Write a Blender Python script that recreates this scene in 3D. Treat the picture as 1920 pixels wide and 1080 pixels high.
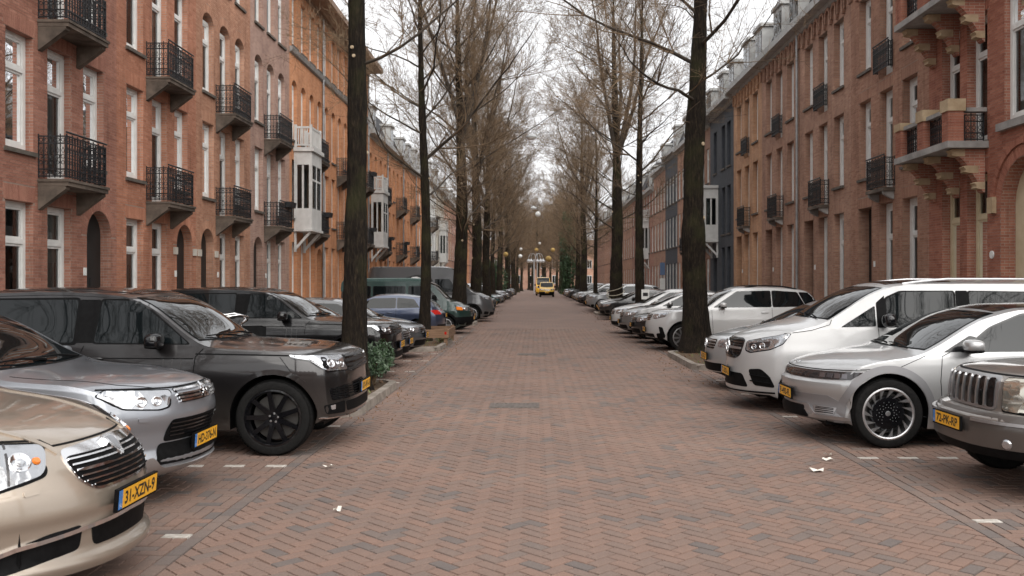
import bpy, bmesh, math, random
import numpy as np
from mathutils import Vector, Matrix
from mathutils.geometry import tessellate_polygon, delaunay_2d_cdt
from mathutils.bvhtree import BVHTree

R = math.radians
ORD = ('nearest', 'second nearest', 'third nearest', 'fourth nearest', 'fifth nearest', 'sixth nearest', 'seventh nearest', 'eighth nearest', 'ninth nearest')
scene = bpy.context.scene
COL = scene.collection
for _o in list(bpy.data.objects):
    bpy.data.objects.remove(_o)

# ------------------------------------------------------------------ camera, sky, sun, exposure
F_PX, VPX, HZY, CAM_H = 1700.0, 1005.0, 529.0, 1.85     # pixels of the 1920x1080 photograph
cam_d = bpy.data.cameras.new('camera')
cam = bpy.data.objects.new('camera', cam_d); COL.objects.link(cam)
cam.location = (0, 0, CAM_H); cam.rotation_euler = (R(90), 0, 0)
cam_d.sensor_width = 36.0
cam_d.lens = 36.0 * F_PX / 1920
cam_d.shift_x = (960 - VPX) / 1920
cam_d.shift_y = -(540 - HZY) / 1920
cam_d.clip_start = 0.1; cam_d.clip_end = 3000
cam_d.dof.use_dof = True
cam_d.dof.focus_distance = 11.0
cam_d.dof.aperture_fstop = 4.0
scene.camera = cam

world = bpy.data.worlds.new('World'); scene.world = world; world.use_nodes = True
wn = world.node_tree; wn.nodes.clear()
w_out = wn.nodes.new('ShaderNodeOutputWorld'); w_bg = wn.nodes.new('ShaderNodeBackground')
w_sky = wn.nodes.new('ShaderNodeTexSky'); w_sky.sky_type = 'NISHITA'; w_sky.sun_disc = False
SUN_EL, SUN_AZ = 42.0, 155.0          # azimuth clockwise from +Y (down the street)
w_sky.sun_elevation = R(SUN_EL); w_sky.sun_rotation = R(SUN_AZ)
w_sky.air_density = 1.0; w_sky.dust_density = 6.0; w_sky.ozone_density = 1.0
w_hsv = wn.nodes.new('ShaderNodeHueSaturation'); w_hsv.inputs['Saturation'].default_value = 0.10
w_mix = wn.nodes.new('ShaderNodeMix'); w_mix.data_type = 'RGBA'
w_mix.inputs[0].default_value = 0.72                    # a closed cloud deck: mostly even grey white
w_mix.inputs[7].default_value = (7.9, 7.95, 8.1, 1)
wn.links.new(w_sky.outputs[0], w_hsv.inputs['Color'])
wn.links.new(w_hsv.outputs[0], w_mix.inputs[6])
w_tc = wn.nodes.new('ShaderNodeTexCoord'); w_cl = wn.nodes.new('ShaderNodeTexNoise')   # faint tone in the cloud deck
w_cl.inputs['Scale'].default_value = 2.6; w_cl.inputs['Detail'].default_value = 6.0
w_rp = wn.nodes.new('ShaderNodeMapRange'); w_rp.inputs['From Min'].default_value = 0.3; w_rp.inputs['From Max'].default_value = 0.7; w_rp.inputs['To Min'].default_value = 0.82; w_rp.inputs['To Max'].default_value = 1.0
w_ml = wn.nodes.new('ShaderNodeMix'); w_ml.data_type = 'RGBA'; w_ml.blend_type = 'MULTIPLY'; w_ml.inputs[0].default_value = 1.0
wn.links.new(w_tc.outputs['Generated'], w_cl.inputs['Vector']); wn.links.new(w_cl.outputs[0], w_rp.inputs[0])
wn.links.new(w_mix.outputs[2], w_ml.inputs[6]); wn.links.new(w_rp.outputs[0], w_ml.inputs[7]); wn.links.new(w_ml.outputs[2], w_bg.inputs['Color'])
w_bg.inputs['Strength'].default_value = 0.10
wn.links.new(w_bg.outputs[0], w_out.inputs['Surface'])

sun_d = bpy.data.lights.new('sun', 'SUN'); sun = bpy.data.objects.new('sun', sun_d); COL.objects.link(sun)
sun_d.energy = 1.5; sun_d.angle = R(80); sun_d.color = (1.0, 0.96, 0.90)
_d = Vector((math.sin(R(SUN_AZ)) * math.cos(R(SUN_EL)), math.cos(R(SUN_AZ)) * math.cos(R(SUN_EL)), math.sin(R(SUN_EL))))
sun.rotation_euler = (-_d).to_track_quat('-Z', 'Y').to_euler()
sun.location = (0, 0, 60)

vs = scene.view_settings
vs.view_transform = 'Standard'; vs.look = 'None'; vs.gamma = 1.0; vs.use_curve_mapping = False
vs.exposure = 1.08
scene.render.engine = 'CYCLES'
scene.cycles.max_bounces = 6
scene.cycles.diffuse_bounces = 3
scene.cycles.glossy_bounces = 3
scene.cycles.transparent_max_bounces = 12

# ------------------------------------------------------------------ helpers
def link(o, parent=None):
    COL.objects.link(o)
    if parent is not None: o.parent = parent
    return o
def tag(o, label=None, cat=None, group=None, kind=None):
    if label: o['label'] = label
    if cat: o['category'] = cat
    if group: o['group'] = group
    if kind: o['kind'] = kind
    return o
def empty(name, loc=(0, 0, 0), rz=0.0):
    o = bpy.data.objects.new(name, None); COL.objects.link(o)
    o.location = loc; o.rotation_euler = (0, 0, rz); o.empty_display_size = 0.2
    return o
def mesh_obj(name, me, parent=None):
    return link(bpy.data.objects.new(name, me), parent)

def sharp_by_angle(me, deg=40):
    bm = bmesh.new(); bm.from_mesh(me)
    lim = R(deg)
    for f in bm.faces: f.smooth = True
    for e in bm.edges:
        e.smooth = not (len(e.link_faces) == 2 and e.calc_face_angle(0) > lim)
    bm.to_mesh(me); bm.free()

class MB:
    """collects faces, then links them as ONE mesh object"""
    def __init__(s): s.v = []; s.f = []; s.m = []
    def add(s, verts, faces, m=0):
        b = len(s.v); s.v.extend([tuple(p) for p in verts])
        for f in faces: s.f.append(tuple(b + i for i in f)); s.m.append(m)
        return s
    def box(s, x0, x1, y0, y1, z0, z1, m=0):
        v = [(x0, y0, z0), (x1, y0, z0), (x1, y1, z0), (x0, y1, z0), (x0, y0, z1), (x1, y0, z1), (x1, y1, z1), (x0, y1, z1)]
        return s.add(v, [(0, 3, 2, 1), (4, 5, 6, 7), (0, 1, 5, 4), (1, 2, 6, 5), (2, 3, 7, 6), (3, 0, 4, 7)], m)
    def bar(s, a, b, t, m=0, t2=None):
        a, b = Vector(a), Vector(b); d = (b - a)
        if d.length < 1e-6: return s
        d.normalize(); up = Vector((0, 0, 1)) if abs(d.z) < 0.95 else Vector((1, 0, 0))
        r = d.cross(up).normalized() * t / 2; u = r.cross(d).normalized() * (t2 or t) / 2
        v = [a - r - u, a + r - u, a + r + u, a - r + u, b - r - u, b + r - u, b + r + u, b - r + u]
        return s.add(v, [(0, 3, 2, 1), (4, 5, 6, 7), (0, 1, 5, 4), (1, 2, 6, 5), (2, 3, 7, 6), (3, 0, 4, 7)], m)
    def tube(s, pts, rad, n=8, m=0, cap=True):
        pts = [Vector(p) for p in pts]; k = len(pts)
        if not hasattr(rad, '__len__'): rad = [rad] * k
        vs_, fs = [], []
        prev = None
        for i, p in enumerate(pts):
            d = (pts[min(i + 1, k - 1)] - pts[max(i - 1, 0)])
            if d.length < 1e-9: d = Vector((0, 0, 1))
            d.normalize()
            if prev is None:
                up = Vector((0, 0, 1)) if abs(d.z) < 0.9 else Vector((1, 0, 0))
                prev = d.cross(up).normalized()
            r = (prev - d * prev.dot(d))
            if r.length < 1e-6: r = d.orthogonal()
            r.normalize(); prev = r; u = d.cross(r)
            for j in range(n):
                a = 2 * math.pi * j / n
                vs_.append(p + (r * math.cos(a) + u * math.sin(a)) * rad[i])
        for i in range(k - 1):
            for j in range(n):
                fs.append((i * n + j, i * n + (j + 1) % n, (i + 1) * n + (j + 1) % n, (i + 1) * n + j))
        if cap:
            fs.append(tuple(reversed(range(n)))); fs.append(tuple((k - 1) * n + j for j in range(n)))
        return s.add(vs_, fs, m)
    def lathe(s, prof, n=24, axis='z', c=(0, 0, 0), m=0, close=False):
        """prof: (radius, height) pairs revolved about an axis through c"""
        k = len(prof); vs_, fs = [], []
        for (r, h) in prof:
            for j in range(n):
                a = 2 * math.pi * j / n
                p = (r * math.cos(a), r * math.sin(a), h)
                if axis == 'y': p = (p[0], h, p[1])
                if axis == 'x': p = (h, p[0], p[1])
                vs_.append((c[0] + p[0], c[1] + p[1], c[2] + p[2]))
        rng = k if close else k - 1
        for i in range(rng):
            i2 = (i + 1) % k
            for j in range(n):
                fs.append((i * n + j, i * n + (j + 1) % n, i2 * n + (j + 1) % n, i2 * n + j))
        return s.add(vs_, fs, m)
    def blob(s, c, size, p=2.6, nu=14, nv=9, m=0, rot=None):
        """super-ellipsoid: a rounded box-like body"""
        def sg(t, e): return math.copysign(abs(t) ** e, t)
        e = 2.0 / p; vs_, fs = [], []
        for i in range(nv + 1):
            ph = -math.pi / 2 + math.pi * i / nv
            for j in range(nu):
                th = 2 * math.pi * j / nu
                q = Vector((sg(math.cos(ph), e) * sg(math.cos(th), e) * size[0],
                            sg(math.cos(ph), e) * sg(math.sin(th), e) * size[1], sg(math.sin(ph), e) * size[2]))
                if rot is not None: q = rot @ q
                vs_.append((c[0] + q.x, c[1] + q.y, c[2] + q.z))
        for i in range(nv):
            for j in range(nu):
                fs.append((i * nu + j, i * nu + (j + 1) % nu, (i + 1) * nu + (j + 1) % nu, (i + 1) * nu + j))
        return s.add(vs_, fs, m)
    def extrude(s, poly, axis, d0, d1, m=0):
        """poly in the plane across 'axis' (x: (y,z); y: (x,z); z: (x,y)), prism from d0 to d1"""
        def P(a, b, d): return {'x': (d, a, b), 'y': (a, d, b), 'z': (a, b, d)}[axis]
        n = len(poly)
        tris = tessellate_polygon([[Vector((a, b, 0)) for a, b in poly]])
        vs_ = [P(a, b, d0) for a, b in poly] + [P(a, b, d1) for a, b in poly]
        fs = [tuple(t) for t in tris] + [tuple(n + i for i in reversed(t)) for t in tris]
        fs += [(i, (i + 1) % n, n + (i + 1) % n, n + i) for i in range(n)]
        return s.add(vs_, fs, m)
    def mesh(s, name, mats, smooth=None):
        me = bpy.data.meshes.new(name)
        me.from_pydata(s.v, [], s.f)
        if not isinstance(mats, (list, tuple)): mats = [mats]
        for mt in mats: me.materials.append(mt)
        if len(mats) > 1: me.polygons.foreach_set('material_index', s.m)
        bm = bmesh.new(); bm.from_mesh(me)
        bmesh.ops.recalc_face_normals(bm, faces=bm.faces); bm.to_mesh(me); bm.free()
        if smooth: sharp_by_angle(me, smooth)
        me.update(); return me
    def build(s, name, mats, parent=None, smooth=None):
        return mesh_obj(name, s.mesh(name, mats, smooth), parent)

# ------------------------------------------------------------------ materials
def new_mat(name):
    m = bpy.data.materials.new(name); m.use_nodes = True
    nt = m.node_tree; b = nt.nodes['Principled BSDF']
    return m, nt, b
def setp(b, **k):
    names = dict(rough='Roughness', metal='Metallic', spec='Specular IOR Level', coat='Coat Weight', coatr='Coat Roughness',
                 ior='IOR', trans='Transmission Weight', alpha='Alpha')
    for a, v in k.items(): b.inputs[names[a]].default_value = v
def node(nt, t, **k):
    n = nt.nodes.new(t)
    for a, v in k.items():
        if a in n.inputs: n.inputs[a].default_value = v
        else: setattr(n, a, v)
    return n
def objcoord(nt):
    return nt.nodes.new('ShaderNodeTexCoord').outputs['Object']
def ramp(nt, fac, stops):
    r = nt.nodes.new('ShaderNodeValToRGB')
    els = r.color_ramp.elements
    while len(els) < len(stops): els.new(0.5)
    for e, (p, c) in zip(els, stops):
        e.position = p; e.color = (*c, 1) if len(c) == 3 else c
    nt.links.new(fac, r.inputs[0]); return r.outputs[0]
def mixc(nt, fac, a, b, mode='MIX'):
    n = nt.nodes.new('ShaderNodeMix'); n.data_type = 'RGBA'; n.blend_type = mode
    for sock, val in ((0, fac), (6, a), (7, b)):
        if isinstance(val, bpy.types.NodeSocket): nt.links.new(val, n.inputs[sock])
        elif sock == 0: n.inputs[0].default_value = val
        else: n.inputs[sock].default_value = (*val, 1)
    return n.outputs[2]
def bump(nt, b, height, strength=0.3, dist=0.01):
    n = nt.nodes.new('ShaderNodeBump'); n.inputs['Strength'].default_value = strength; n.inputs['Distance'].default_value = dist
    nt.links.new(height, n.inputs['Height']); nt.links.new(n.outputs[0], b.inputs['Normal'])

def noisy(name, c1, c2, scale=6.0, rough=0.7, bmp=0.0, detail=5.0, metal=0.0, spec=0.4, stretch=None):
    m, nt, b = new_mat(name); setp(b, rough=rough, metal=metal, spec=spec)
    co = objcoord(nt)
    if stretch:
        mp = nt.nodes.new('ShaderNodeMapping'); mp.inputs['Scale'].default_value = stretch
        nt.links.new(co, mp.inputs[0]); co = mp.outputs[0]
    n = node(nt, 'ShaderNodeTexNoise', Scale=scale, Detail=detail, Roughness=0.6); nt.links.new(co, n.inputs['Vector'])
    nt.links.new(ramp(nt, n.outputs[0], [(0.32, c1), (0.68, c2)]), b.inputs['Base Color'])
    if bmp: bump(nt, b, n.outputs[0], bmp, 0.02)
    return m
def plain(name, c, rough=0.5, metal=0.0, spec=0.5, coat=0.0, coatr=0.03):
    m, nt, b = new_mat(name); b.inputs['Base Color'].default_value = (*c, 1)
    setp(b, rough=rough, metal=metal, spec=spec, coat=coat, coatr=coatr); return m

_paints = {}
def paint(c, metal=0.55, rough=0.32):
    key = (c, metal)
    if key in _paints: return _paints[key]
    m, nt, b = new_mat('car_paint'); setp(b, metal=metal, rough=rough, coat=1.0, coatr=0.025, spec=0.5)
    co = objcoord(nt)
    v = node(nt, 'ShaderNodeTexNoise', Scale=900.0, Detail=1.0); nt.links.new(co, v.inputs['Vector'])
    k = 0.82 if metal > 0.2 else 0.97
    col = mixc(nt, v.outputs[0], tuple(x * k for x in c), tuple(min(1, x / k) for x in c))
    # road film low on the body
    d = node(nt, 'ShaderNodeTexNoise', Scale=3.0, Detail=6.0); nt.links.new(co, d.inputs['Vector'])
    sep = nt.nodes.new('ShaderNodeSeparateXYZ'); nt.links.new(co, sep.inputs[0])
    mr = nt.nodes.new('ShaderNodeMapRange'); mr.inputs['From Min'].default_value = 0.75; mr.inputs['From Max'].default_value = 0.15
    nt.links.new(sep.outputs[2], mr.inputs[0])
    mu = node(nt, 'ShaderNodeMath', operation='MULTIPLY'); nt.links.new(mr.outputs[0], mu.inputs[0]); nt.links.new(d.outputs[0], mu.inputs[1])
    mu2 = node(nt, 'ShaderNodeMath', operation='MULTIPLY'); nt.links.new(mu.outputs[0], mu2.inputs[0]); mu2.inputs[1].default_value = 0.7
    col = mixc(nt, mu2.outputs[0], col, (0.16, 0.14, 0.12))
    cr = nt.nodes.new('ShaderNodeMapRange'); cr.inputs['From Min'].default_value = 0.42; cr.inputs['From Max'].default_value = 0.72; cr.inputs['To Min'].default_value = 0.015; cr.inputs['To Max'].default_value = 0.16
    nt.links.new(d.outputs[0], cr.inputs[0]); nt.links.new(cr.outputs[0], b.inputs['Coat Roughness'])
    nt.links.new(col, b.inputs['Base Color'])
    rr = nt.nodes.new('ShaderNodeMapRange'); rr.inputs['To Min'].default_value = rough; rr.inputs['To Max'].default_value = rough + 0.25
    nt.links.new(mu2.outputs[0], rr.inputs[0]); nt.links.new(rr.outputs[0], b.inputs['Roughness'])
    _paints[key] = m; return m

def streaks(nt):
    """soot and rain streaks running down a wall"""
    mp = nt.nodes.new('ShaderNodeMapping'); mp.inputs['Scale'].default_value = (2.6, 2.6, 0.16); nt.links.new(objcoord(nt), mp.inputs[0])
    n = node(nt, 'ShaderNodeTexNoise', Scale=1.6, Detail=6.0, Roughness=0.7); nt.links.new(mp.outputs[0], n.inputs['Vector'])
    return ramp(nt, n.outputs[0], [(0.30, (0.66, 0.63, 0.62)), (0.46, (0.98, 0.98, 0.98)), (0.75, (1.10, 1.10, 1.10))])
def brick_far(name, c1, c2, mortar, bw=0.22, rh=0.0625, ms=0.007, vert=False):
    """running-bond brickwork for walls where single bricks are too small to build"""
    m, nt, b = new_mat(name); setp(b, rough=0.85, spec=0.25)
    sep = nt.nodes.new('ShaderNodeSeparateXYZ'); nt.links.new(objcoord(nt), sep.inputs[0])
    ad = node(nt, 'ShaderNodeMath', operation='ADD'); nt.links.new(sep.outputs[0], ad.inputs[0]); nt.links.new(sep.outputs[1], ad.inputs[1])
    cb = nt.nodes.new('ShaderNodeCombineXYZ')
    nt.links.new(ad.outputs[0], cb.inputs[1 if vert else 0]); nt.links.new(sep.outputs[2], cb.inputs[0 if vert else 1])
    br = nt.nodes.new('ShaderNodeTexBrick'); br.offset = 0.5
    for k, v in (('Scale', 1.0), ('Mortar Size', ms), ('Mortar Smooth', 0.1), ('Bias', 0.0), ('Brick Width', bw), ('Row Height', rh)): br.inputs[k].default_value = v
    br.inputs['Color1'].default_value = (*c1, 1); br.inputs['Color2'].default_value = (*c2, 1); br.inputs['Mortar'].default_value = (*mortar, 1)
    nt.links.new(cb.outputs[0], br.inputs['Vector'])
    n = node(nt, 'ShaderNodeTexNoise', Scale=0.9, Detail=6.0, Roughness=0.65); nt.links.new(objcoord(nt), n.inputs['Vector'])
    g = ramp(nt, n.outputs[0], [(0.3, (0.72, 0.70, 0.70)), (0.7, (1.12, 1.12, 1.12))])
    nt.links.new(mixc(nt, 1.0, mixc(nt, 1.0, br.outputs['Color'], g, 'MULTIPLY'), streaks(nt), 'MULTIPLY'), b.inputs['Base Color'])
    bump(nt, b, br.outputs['Fac'], -0.5, 0.01)
    return m
def brick_near(name, c1, c2):
    """fired-clay colour for built bricks: each brick carries its own 'tint'"""
    m, nt, b = new_mat(name); setp(b, rough=0.85, spec=0.25)
    at = nt.nodes.new('ShaderNodeAttribute'); at.attribute_name = 'tint'
    sep = nt.nodes.new('ShaderNodeSeparateColor'); nt.links.new(at.outputs['Color'], sep.inputs[0])
    col = mixc(nt, sep.outputs[0], c1, c2)
    n = node(nt, 'ShaderNodeTexNoise', Scale=55.0, Detail=4.0); nt.links.new(objcoord(nt), n.inputs['Vector'])
    g = ramp(nt, n.outputs[0], [(0.25, (0.78, 0.78, 0.78)), (0.75, (1.15, 1.15, 1.15))])
    col = mixc(nt, 1.0, col, g, 'MULTIPLY')
    big = node(nt, 'ShaderNodeTexNoise', Scale=0.8, Detail=6.0, Roughness=0.65); nt.links.new(objcoord(nt), big.inputs['Vector'])
    g2 = ramp(nt, big.outputs[0], [(0.3, (0.74, 0.72, 0.72)), (0.7, (1.12, 1.12, 1.12))])
    col = mixc(nt, 1.0, col, g2, 'MULTIPLY')
    col = mixc(nt, 1.0, col, streaks(nt), 'MULTIPLY')
    nt.links.new(col, b.inputs['Base Color']); bump(nt, b, n.outputs[0], 0.25, 0.004)
    return m

M = {}
M['mortar'] = noisy('mortar', (0.25, 0.185, 0.15), (0.36, 0.28, 0.235), 8, 0.95)
M['joint'] = noisy('paver_joint_sand', (0.022, 0.015, 0.012), (0.06, 0.040, 0.030), 14, 0.95)
M['white_frame'] = noisy('white_paint', (0.62, 0.62, 0.60), (0.74, 0.74, 0.72), 4, 0.45)
M['cream_frame'] = noisy('cream_paint', (0.55, 0.47, 0.31), (0.64, 0.56, 0.40), 4, 0.5)
M['dark_frame'] = noisy('dark_paint', (0.03, 0.032, 0.034), (0.05, 0.052, 0.055), 4, 0.4)
M['iron'] = noisy('wrought_iron', (0.008, 0.009, 0.011), (0.022, 0.022, 0.024), 12, 0.5)
M['concrete'] = noisy('weathered_concrete', (0.050, 0.039, 0.031), (0.165, 0.130, 0.104), 2.2, 0.9, 0.2)
M['stone_grey'] = noisy('grey_stone', (0.22, 0.21, 0.20), (0.36, 0.345, 0.33), 3, 0.8, 0.1)
M['sandstone'] = noisy('sandstone', (0.33, 0.235, 0.14), (0.50, 0.39, 0.26), 3, 0.85, 0.15)
M['sill'] = noisy('sill_stone', (0.07, 0.06, 0.052), (0.14, 0.12, 0.10), 4, 0.8)
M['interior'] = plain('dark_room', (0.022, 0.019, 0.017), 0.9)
M['curtain'] = noisy('curtain', (0.42, 0.40, 0.37), (0.60, 0.58, 0.54), 2, 0.9, 0, stretch=(14, 14, 0.3))
M['door'] = noisy('door_paint', (0.008, 0.009, 0.009), (0.02, 0.02, 0.02), 3, 0.5)
M['zinc'] = noisy('zinc', (0.25, 0.255, 0.26), (0.38, 0.385, 0.39), 3, 0.45, metal=0.6)
M['slate'] = noisy('slate_roof', (0.045, 0.045, 0.05), (0.085, 0.085, 0.09), 5, 0.9, spec=0.15)
M['grey_white'] = noisy('weathered_white_paint', (0.30, 0.30, 0.295), (0.42, 0.42, 0.41), 3, 0.6)
M['wood_eave'] = noisy('brown_painted_wood', (0.20, 0.12, 0.075), (0.30, 0.19, 0.125), 2, 0.6)
M['bark'] = None
def glass_mat():
    m, nt, b = new_mat('window_glass'); nt.nodes.remove(b)
    out = nt.nodes['Material Output']
    tr = nt.nodes.new('ShaderNodeBsdfTransparent'); tr.inputs[0].default_value = (0.62, 0.66, 0.66, 1)
    gl = nt.nodes.new('ShaderNodeBsdfGlossy'); gl.inputs['Roughness'].default_value = 0.02; gl.inputs[0].default_value = (0.95, 0.97, 1, 1)
    fr = nt.nodes.new('ShaderNodeFresnel'); fr.inputs[0].default_value = 1.6
    mx = nt.nodes.new('ShaderNodeMixShader')
    nt.links.new(fr.outputs[0], mx.inputs[0]); nt.links.new(tr.outputs[0], mx.inputs[1]); nt.links.new(gl.outputs[0], mx.inputs[2])
    nt.links.new(mx.outputs[0], out.inputs['Surface']); return m
M['glass'] = glass_mat()
# car materials
M['car_glass'] = plain('car_glass', (0.005, 0.007, 0.008), 0.015, 0, 0.42, 0.0, 0.01)
M['car_glass'].node_tree.nodes['Principled BSDF'].inputs['IOR'].default_value = 1.48
M['black_plastic'] = noisy('black_plastic', (0.003, 0.003, 0.0033), (0.007, 0.007, 0.0074), 20, 0.6, spec=0.10)
M['gloss_black'] = plain('gloss_black', (0.005, 0.005, 0.006), 0.15, 0, 0.4, 0.4)
M['chrome'] = plain('chrome', (0.78, 0.78, 0.79), 0.10, 1.0)
M['satin_silver'] = plain('satin_silver', (0.52, 0.52, 0.53), 0.32, 0.9)
M['rubber'] = noisy('tyre_rubber', (0.0055, 0.0055, 0.0055), (0.013, 0.0125, 0.012), 30, 0.9, spec=0.2)
def fluted(name, c, scale):
    m, nt, b = new_mat(name); b.inputs['Base Color'].default_value = (*c, 1); setp(b, rough=0.10, metal=0.85, coat=1.0, coatr=0.02)
    v = node(nt, 'ShaderNodeTexVoronoi', Scale=scale); nt.links.new(objcoord(nt), v.inputs['Vector'])
    bump(nt, b, v.outputs['Distance'], 0.30, 0.02); return m
M['lamp_shell'] = fluted('lamp_reflector', (0.46, 0.47, 0.49), 14.0)
M['lamp_dark'] = plain('smoked_lamp', (0.03, 0.026, 0.028), 0.12, 0.2, 0.5, 1.0)
M['lamp_lens'] = plain('lamp_lens', (0.55, 0.56, 0.58), 0.06, 0.75, 0.5, 1.0)
M['amber'] = plain('amber_lens', (0.75, 0.20, 0.02), 0.2, 0, 0.5, 1.0)
M['red_lens'] = plain('red_lens', (0.45, 0.012, 0.008), 0.15, 0, 0.5, 1.0)
M['plate_yellow'] = plain('plate_yellow', (0.80, 0.40, 0.02), 0.4)
M['plate_blue'] = plain('plate_blue', (0.05, 0.19, 0.50), 0.4)
M['plate_ink'] = plain('plate_ink', (0.01, 0.01, 0.01), 0.5)
M['white_ink'] = plain('white_ink', (0.75, 0.75, 0.75), 0.5)
M['white_brick'] = noisy('white_brick', (0.30, 0.265, 0.23), (0.60, 0.56, 0.51), 16, 0.8)
M['kerb'] = noisy('kerb_concrete', (0.17, 0.145, 0.12), (0.31, 0.27, 0.235), 5, 0.9, 0.2)
M['soil'] = noisy('soil_and_litter', (0.05, 0.033, 0.02), (0.15, 0.10, 0.06), 22, 0.95, 0.6)
# ------------------------------------------------------------------ ground, road, paving
def ground_mats():
    def paver(name, near):
        m, nt, b = new_mat(name); setp(b, rough=0.78, spec=0.35)
        co = objcoord(nt)
        if near:
            at = nt.nodes.new('ShaderNodeAttribute'); at.attribute_name = 'tint'
            sep = nt.nodes.new('ShaderNodeSeparateColor'); nt.links.new(at.outputs['Color'], sep.inputs[0])
            t = sep.outputs[0]
            col = ramp(nt, t, [(0.0, (0.150, 0.126, 0.116)), (0.28, (0.190, 0.146, 0.126)), (0.45, (0.208, 0.147, 0.121)), (1.0, (0.242, 0.156, 0.122))])
        else:
            geo = nt.nodes.new('ShaderNodeTexCoord').outputs['Object']
            mp = nt.nodes.new('ShaderNodeMapping'); mp.inputs['Rotation'].default_value = (0, 0, R(45)); nt.links.new(geo, mp.inputs[0])
            br = nt.nodes.new('ShaderNodeTexBrick'); br.offset = 0.5
            for k, v in (('Scale', 1.0), ('Mortar Size', 0.006), ('Brick Width', 0.21), ('Row Height', 0.105)): br.inputs[k].default_value = v
            br.inputs['Color1'].default_value = (0.180, 0.132, 0.113, 1); br.inputs['Color2'].default_value = (0.232, 0.150, 0.120, 1)
            br.inputs['Mortar'].default_value = (0.11, 0.078, 0.062, 1); nt.links.new(mp.outputs[0], br.inputs['Vector'])
            col = br.outputs['Color']
        n = node(nt, 'ShaderNodeTexNoise', Scale=70.0, Detail=4.0); nt.links.new(co, n.inputs['Vector'])
        col = mixc(nt, 1.0, col, ramp(nt, n.outputs[0], [(0.25, (0.80, 0.80, 0.80)), (0.75, (1.14, 1.14, 1.14))]), 'MULTIPLY')
        big = node(nt, 'ShaderNodeTexNoise', Scale=0.55, Detail=5.0, Roughness=0.6); nt.links.new(co, big.inputs['Vector'])
        col = mixc(nt, 1.0, col, ramp(nt, big.outputs[0], [(0.3, (0.82, 0.84, 0.86)), (0.7, (1.10, 1.08, 1.06))]), 'MULTIPLY')
        nt.links.new(col, b.inputs['Base Color']); bump(nt, b, n.outputs[0], 0.2, 0.003)
        return m
    M['paver'] = paver('clay_paver', True); M['paver_far'] = paver('clay_paver_distant', False)
ground_mats()

XL, XR = -2.40, 3.28            # edges of the herringbone carriageway
XPL, XPR = -7.4, 8.2            # back of the parking bays
Y_NEAR, Y_FAR = 3.2, 36.0
rngg = np.random.default_rng(7)

# ground sheet to the horizon, road and bay sheets above it
g = MB(); g.add([(-500, -200, -0.05), (500, -200, -0.05), (500, 900, -0.05), (-500, 900, -0.05)], [(0, 1, 2, 3)])
tag(g.build('ground', noisy('ground_earth', (0.10, 0.085, 0.07), (0.17, 0.14, 0.12), 0.4, 0.95)), kind='structure')
def sheet(name, x0, x1, y0, y1, z, mat):
    mb = MB(); mb.add([(x0, y0, z), (x1, y0, z), (x1, y1, z), (x0, y1, z)], [(0, 1, 2, 3)])
    return tag(mb.build(name, mat), kind='structure')
road = sheet('road', XL, XR, -25, 260, -0.014, M['joint'])
bays = sheet('parking_bays', XPL, XL, -25, 260, -0.014, M['joint'])
bays_r = sheet('parking_bays', XR, XPR, -25, 260, -0.014, M['joint'])
sheet('road_surface_far', XL, XR, Y_FAR, 260, -0.004, M['paver_far'])
sheet('parking_surface_far', XPL, XL, Y_FAR, 260, -0.004, M['paver_far'])
sheet('parking_surface_far', XR, XPR, Y_FAR, 260, -0.004, M['paver_far'])
sheet('road_surface_behind', XPL, XPR, -25, Y_NEAR, -0.004, M['paver_far'])

def clip_poly(poly, xmin, xmax):
    for (sgn, lim) in ((1, xmin), (-1, xmax)):
        out = []
        for i in range(len(poly)):
            a, b = poly[i], poly[(i + 1) % len(poly)]
            da, db = sgn * (a[0] - lim), sgn * (b[0] - lim)
            if da >= 0: out.append(a)
            if da * db < 0:
                t = da / (da - db); out.append((a[0] + t * (b[0] - a[0]), a[1] + t * (b[1] - a[1])))
        poly = out
        if len(poly) < 3: return []
    return poly
def paver_mesh_data(polys, joint=0.0042, depth=0.014, ch=0.0035):
    """each polygon becomes a chamfered paver; returns verts, faces, owner index per vertex"""
    V, Fc, own = [], [], []
    for k, poly in enumerate(polys):
        n = len(poly); cx = sum(p[0] for p in poly) / n; cy = sum(p[1] for p in poly) / n
        rad = max(math.hypot(p[0] - cx, p[1] - cy) for p in poly)
        dz = rngg.normal(0, 0.0014); tx, ty = rngg.normal(0, 0.006, 2)
        b = len(V)
        for (sh, z) in ((joint, -depth), (joint + ch, 0.0)):
            for i in range(n):
                x, y = poly[i]; xa, ya = poly[i - 1]; xb_, yb_ = poly[(i + 1) % n]
                l1 = math.hypot(x - xa, y - ya) + 1e-9; l2 = math.hypot(xb_ - x, yb_ - y) + 1e-9
                n1 = (-(y - ya) / l1, (x - xa) / l1); n2 = (-(yb_ - y) / l2, (xb_ - x) / l2)
                if n1[0] * (cx - x) + n1[1] * (cy - y) < 0: n1 = (-n1[0], -n1[1]); n2 = (-n2[0], -n2[1])
                q = sh / max(0.35, 1 + n1[0] * n2[0] + n1[1] * n2[1])
                px, py = x + (n1[0] + n2[0]) * q, y + (n1[1] + n2[1]) * q
                V.append((px, py, z + (dz + tx * (x - cx) + ty * (y - cy) if z == 0.0 else 0)))
                own.append(k)
        Fc.append(tuple(b + n + i for i in range(n)))
        for i in range(n): Fc.append((b + i, b + (i + 1) % n, b + n + (i + 1) % n, b + n + i))
    return V, Fc, own
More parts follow.
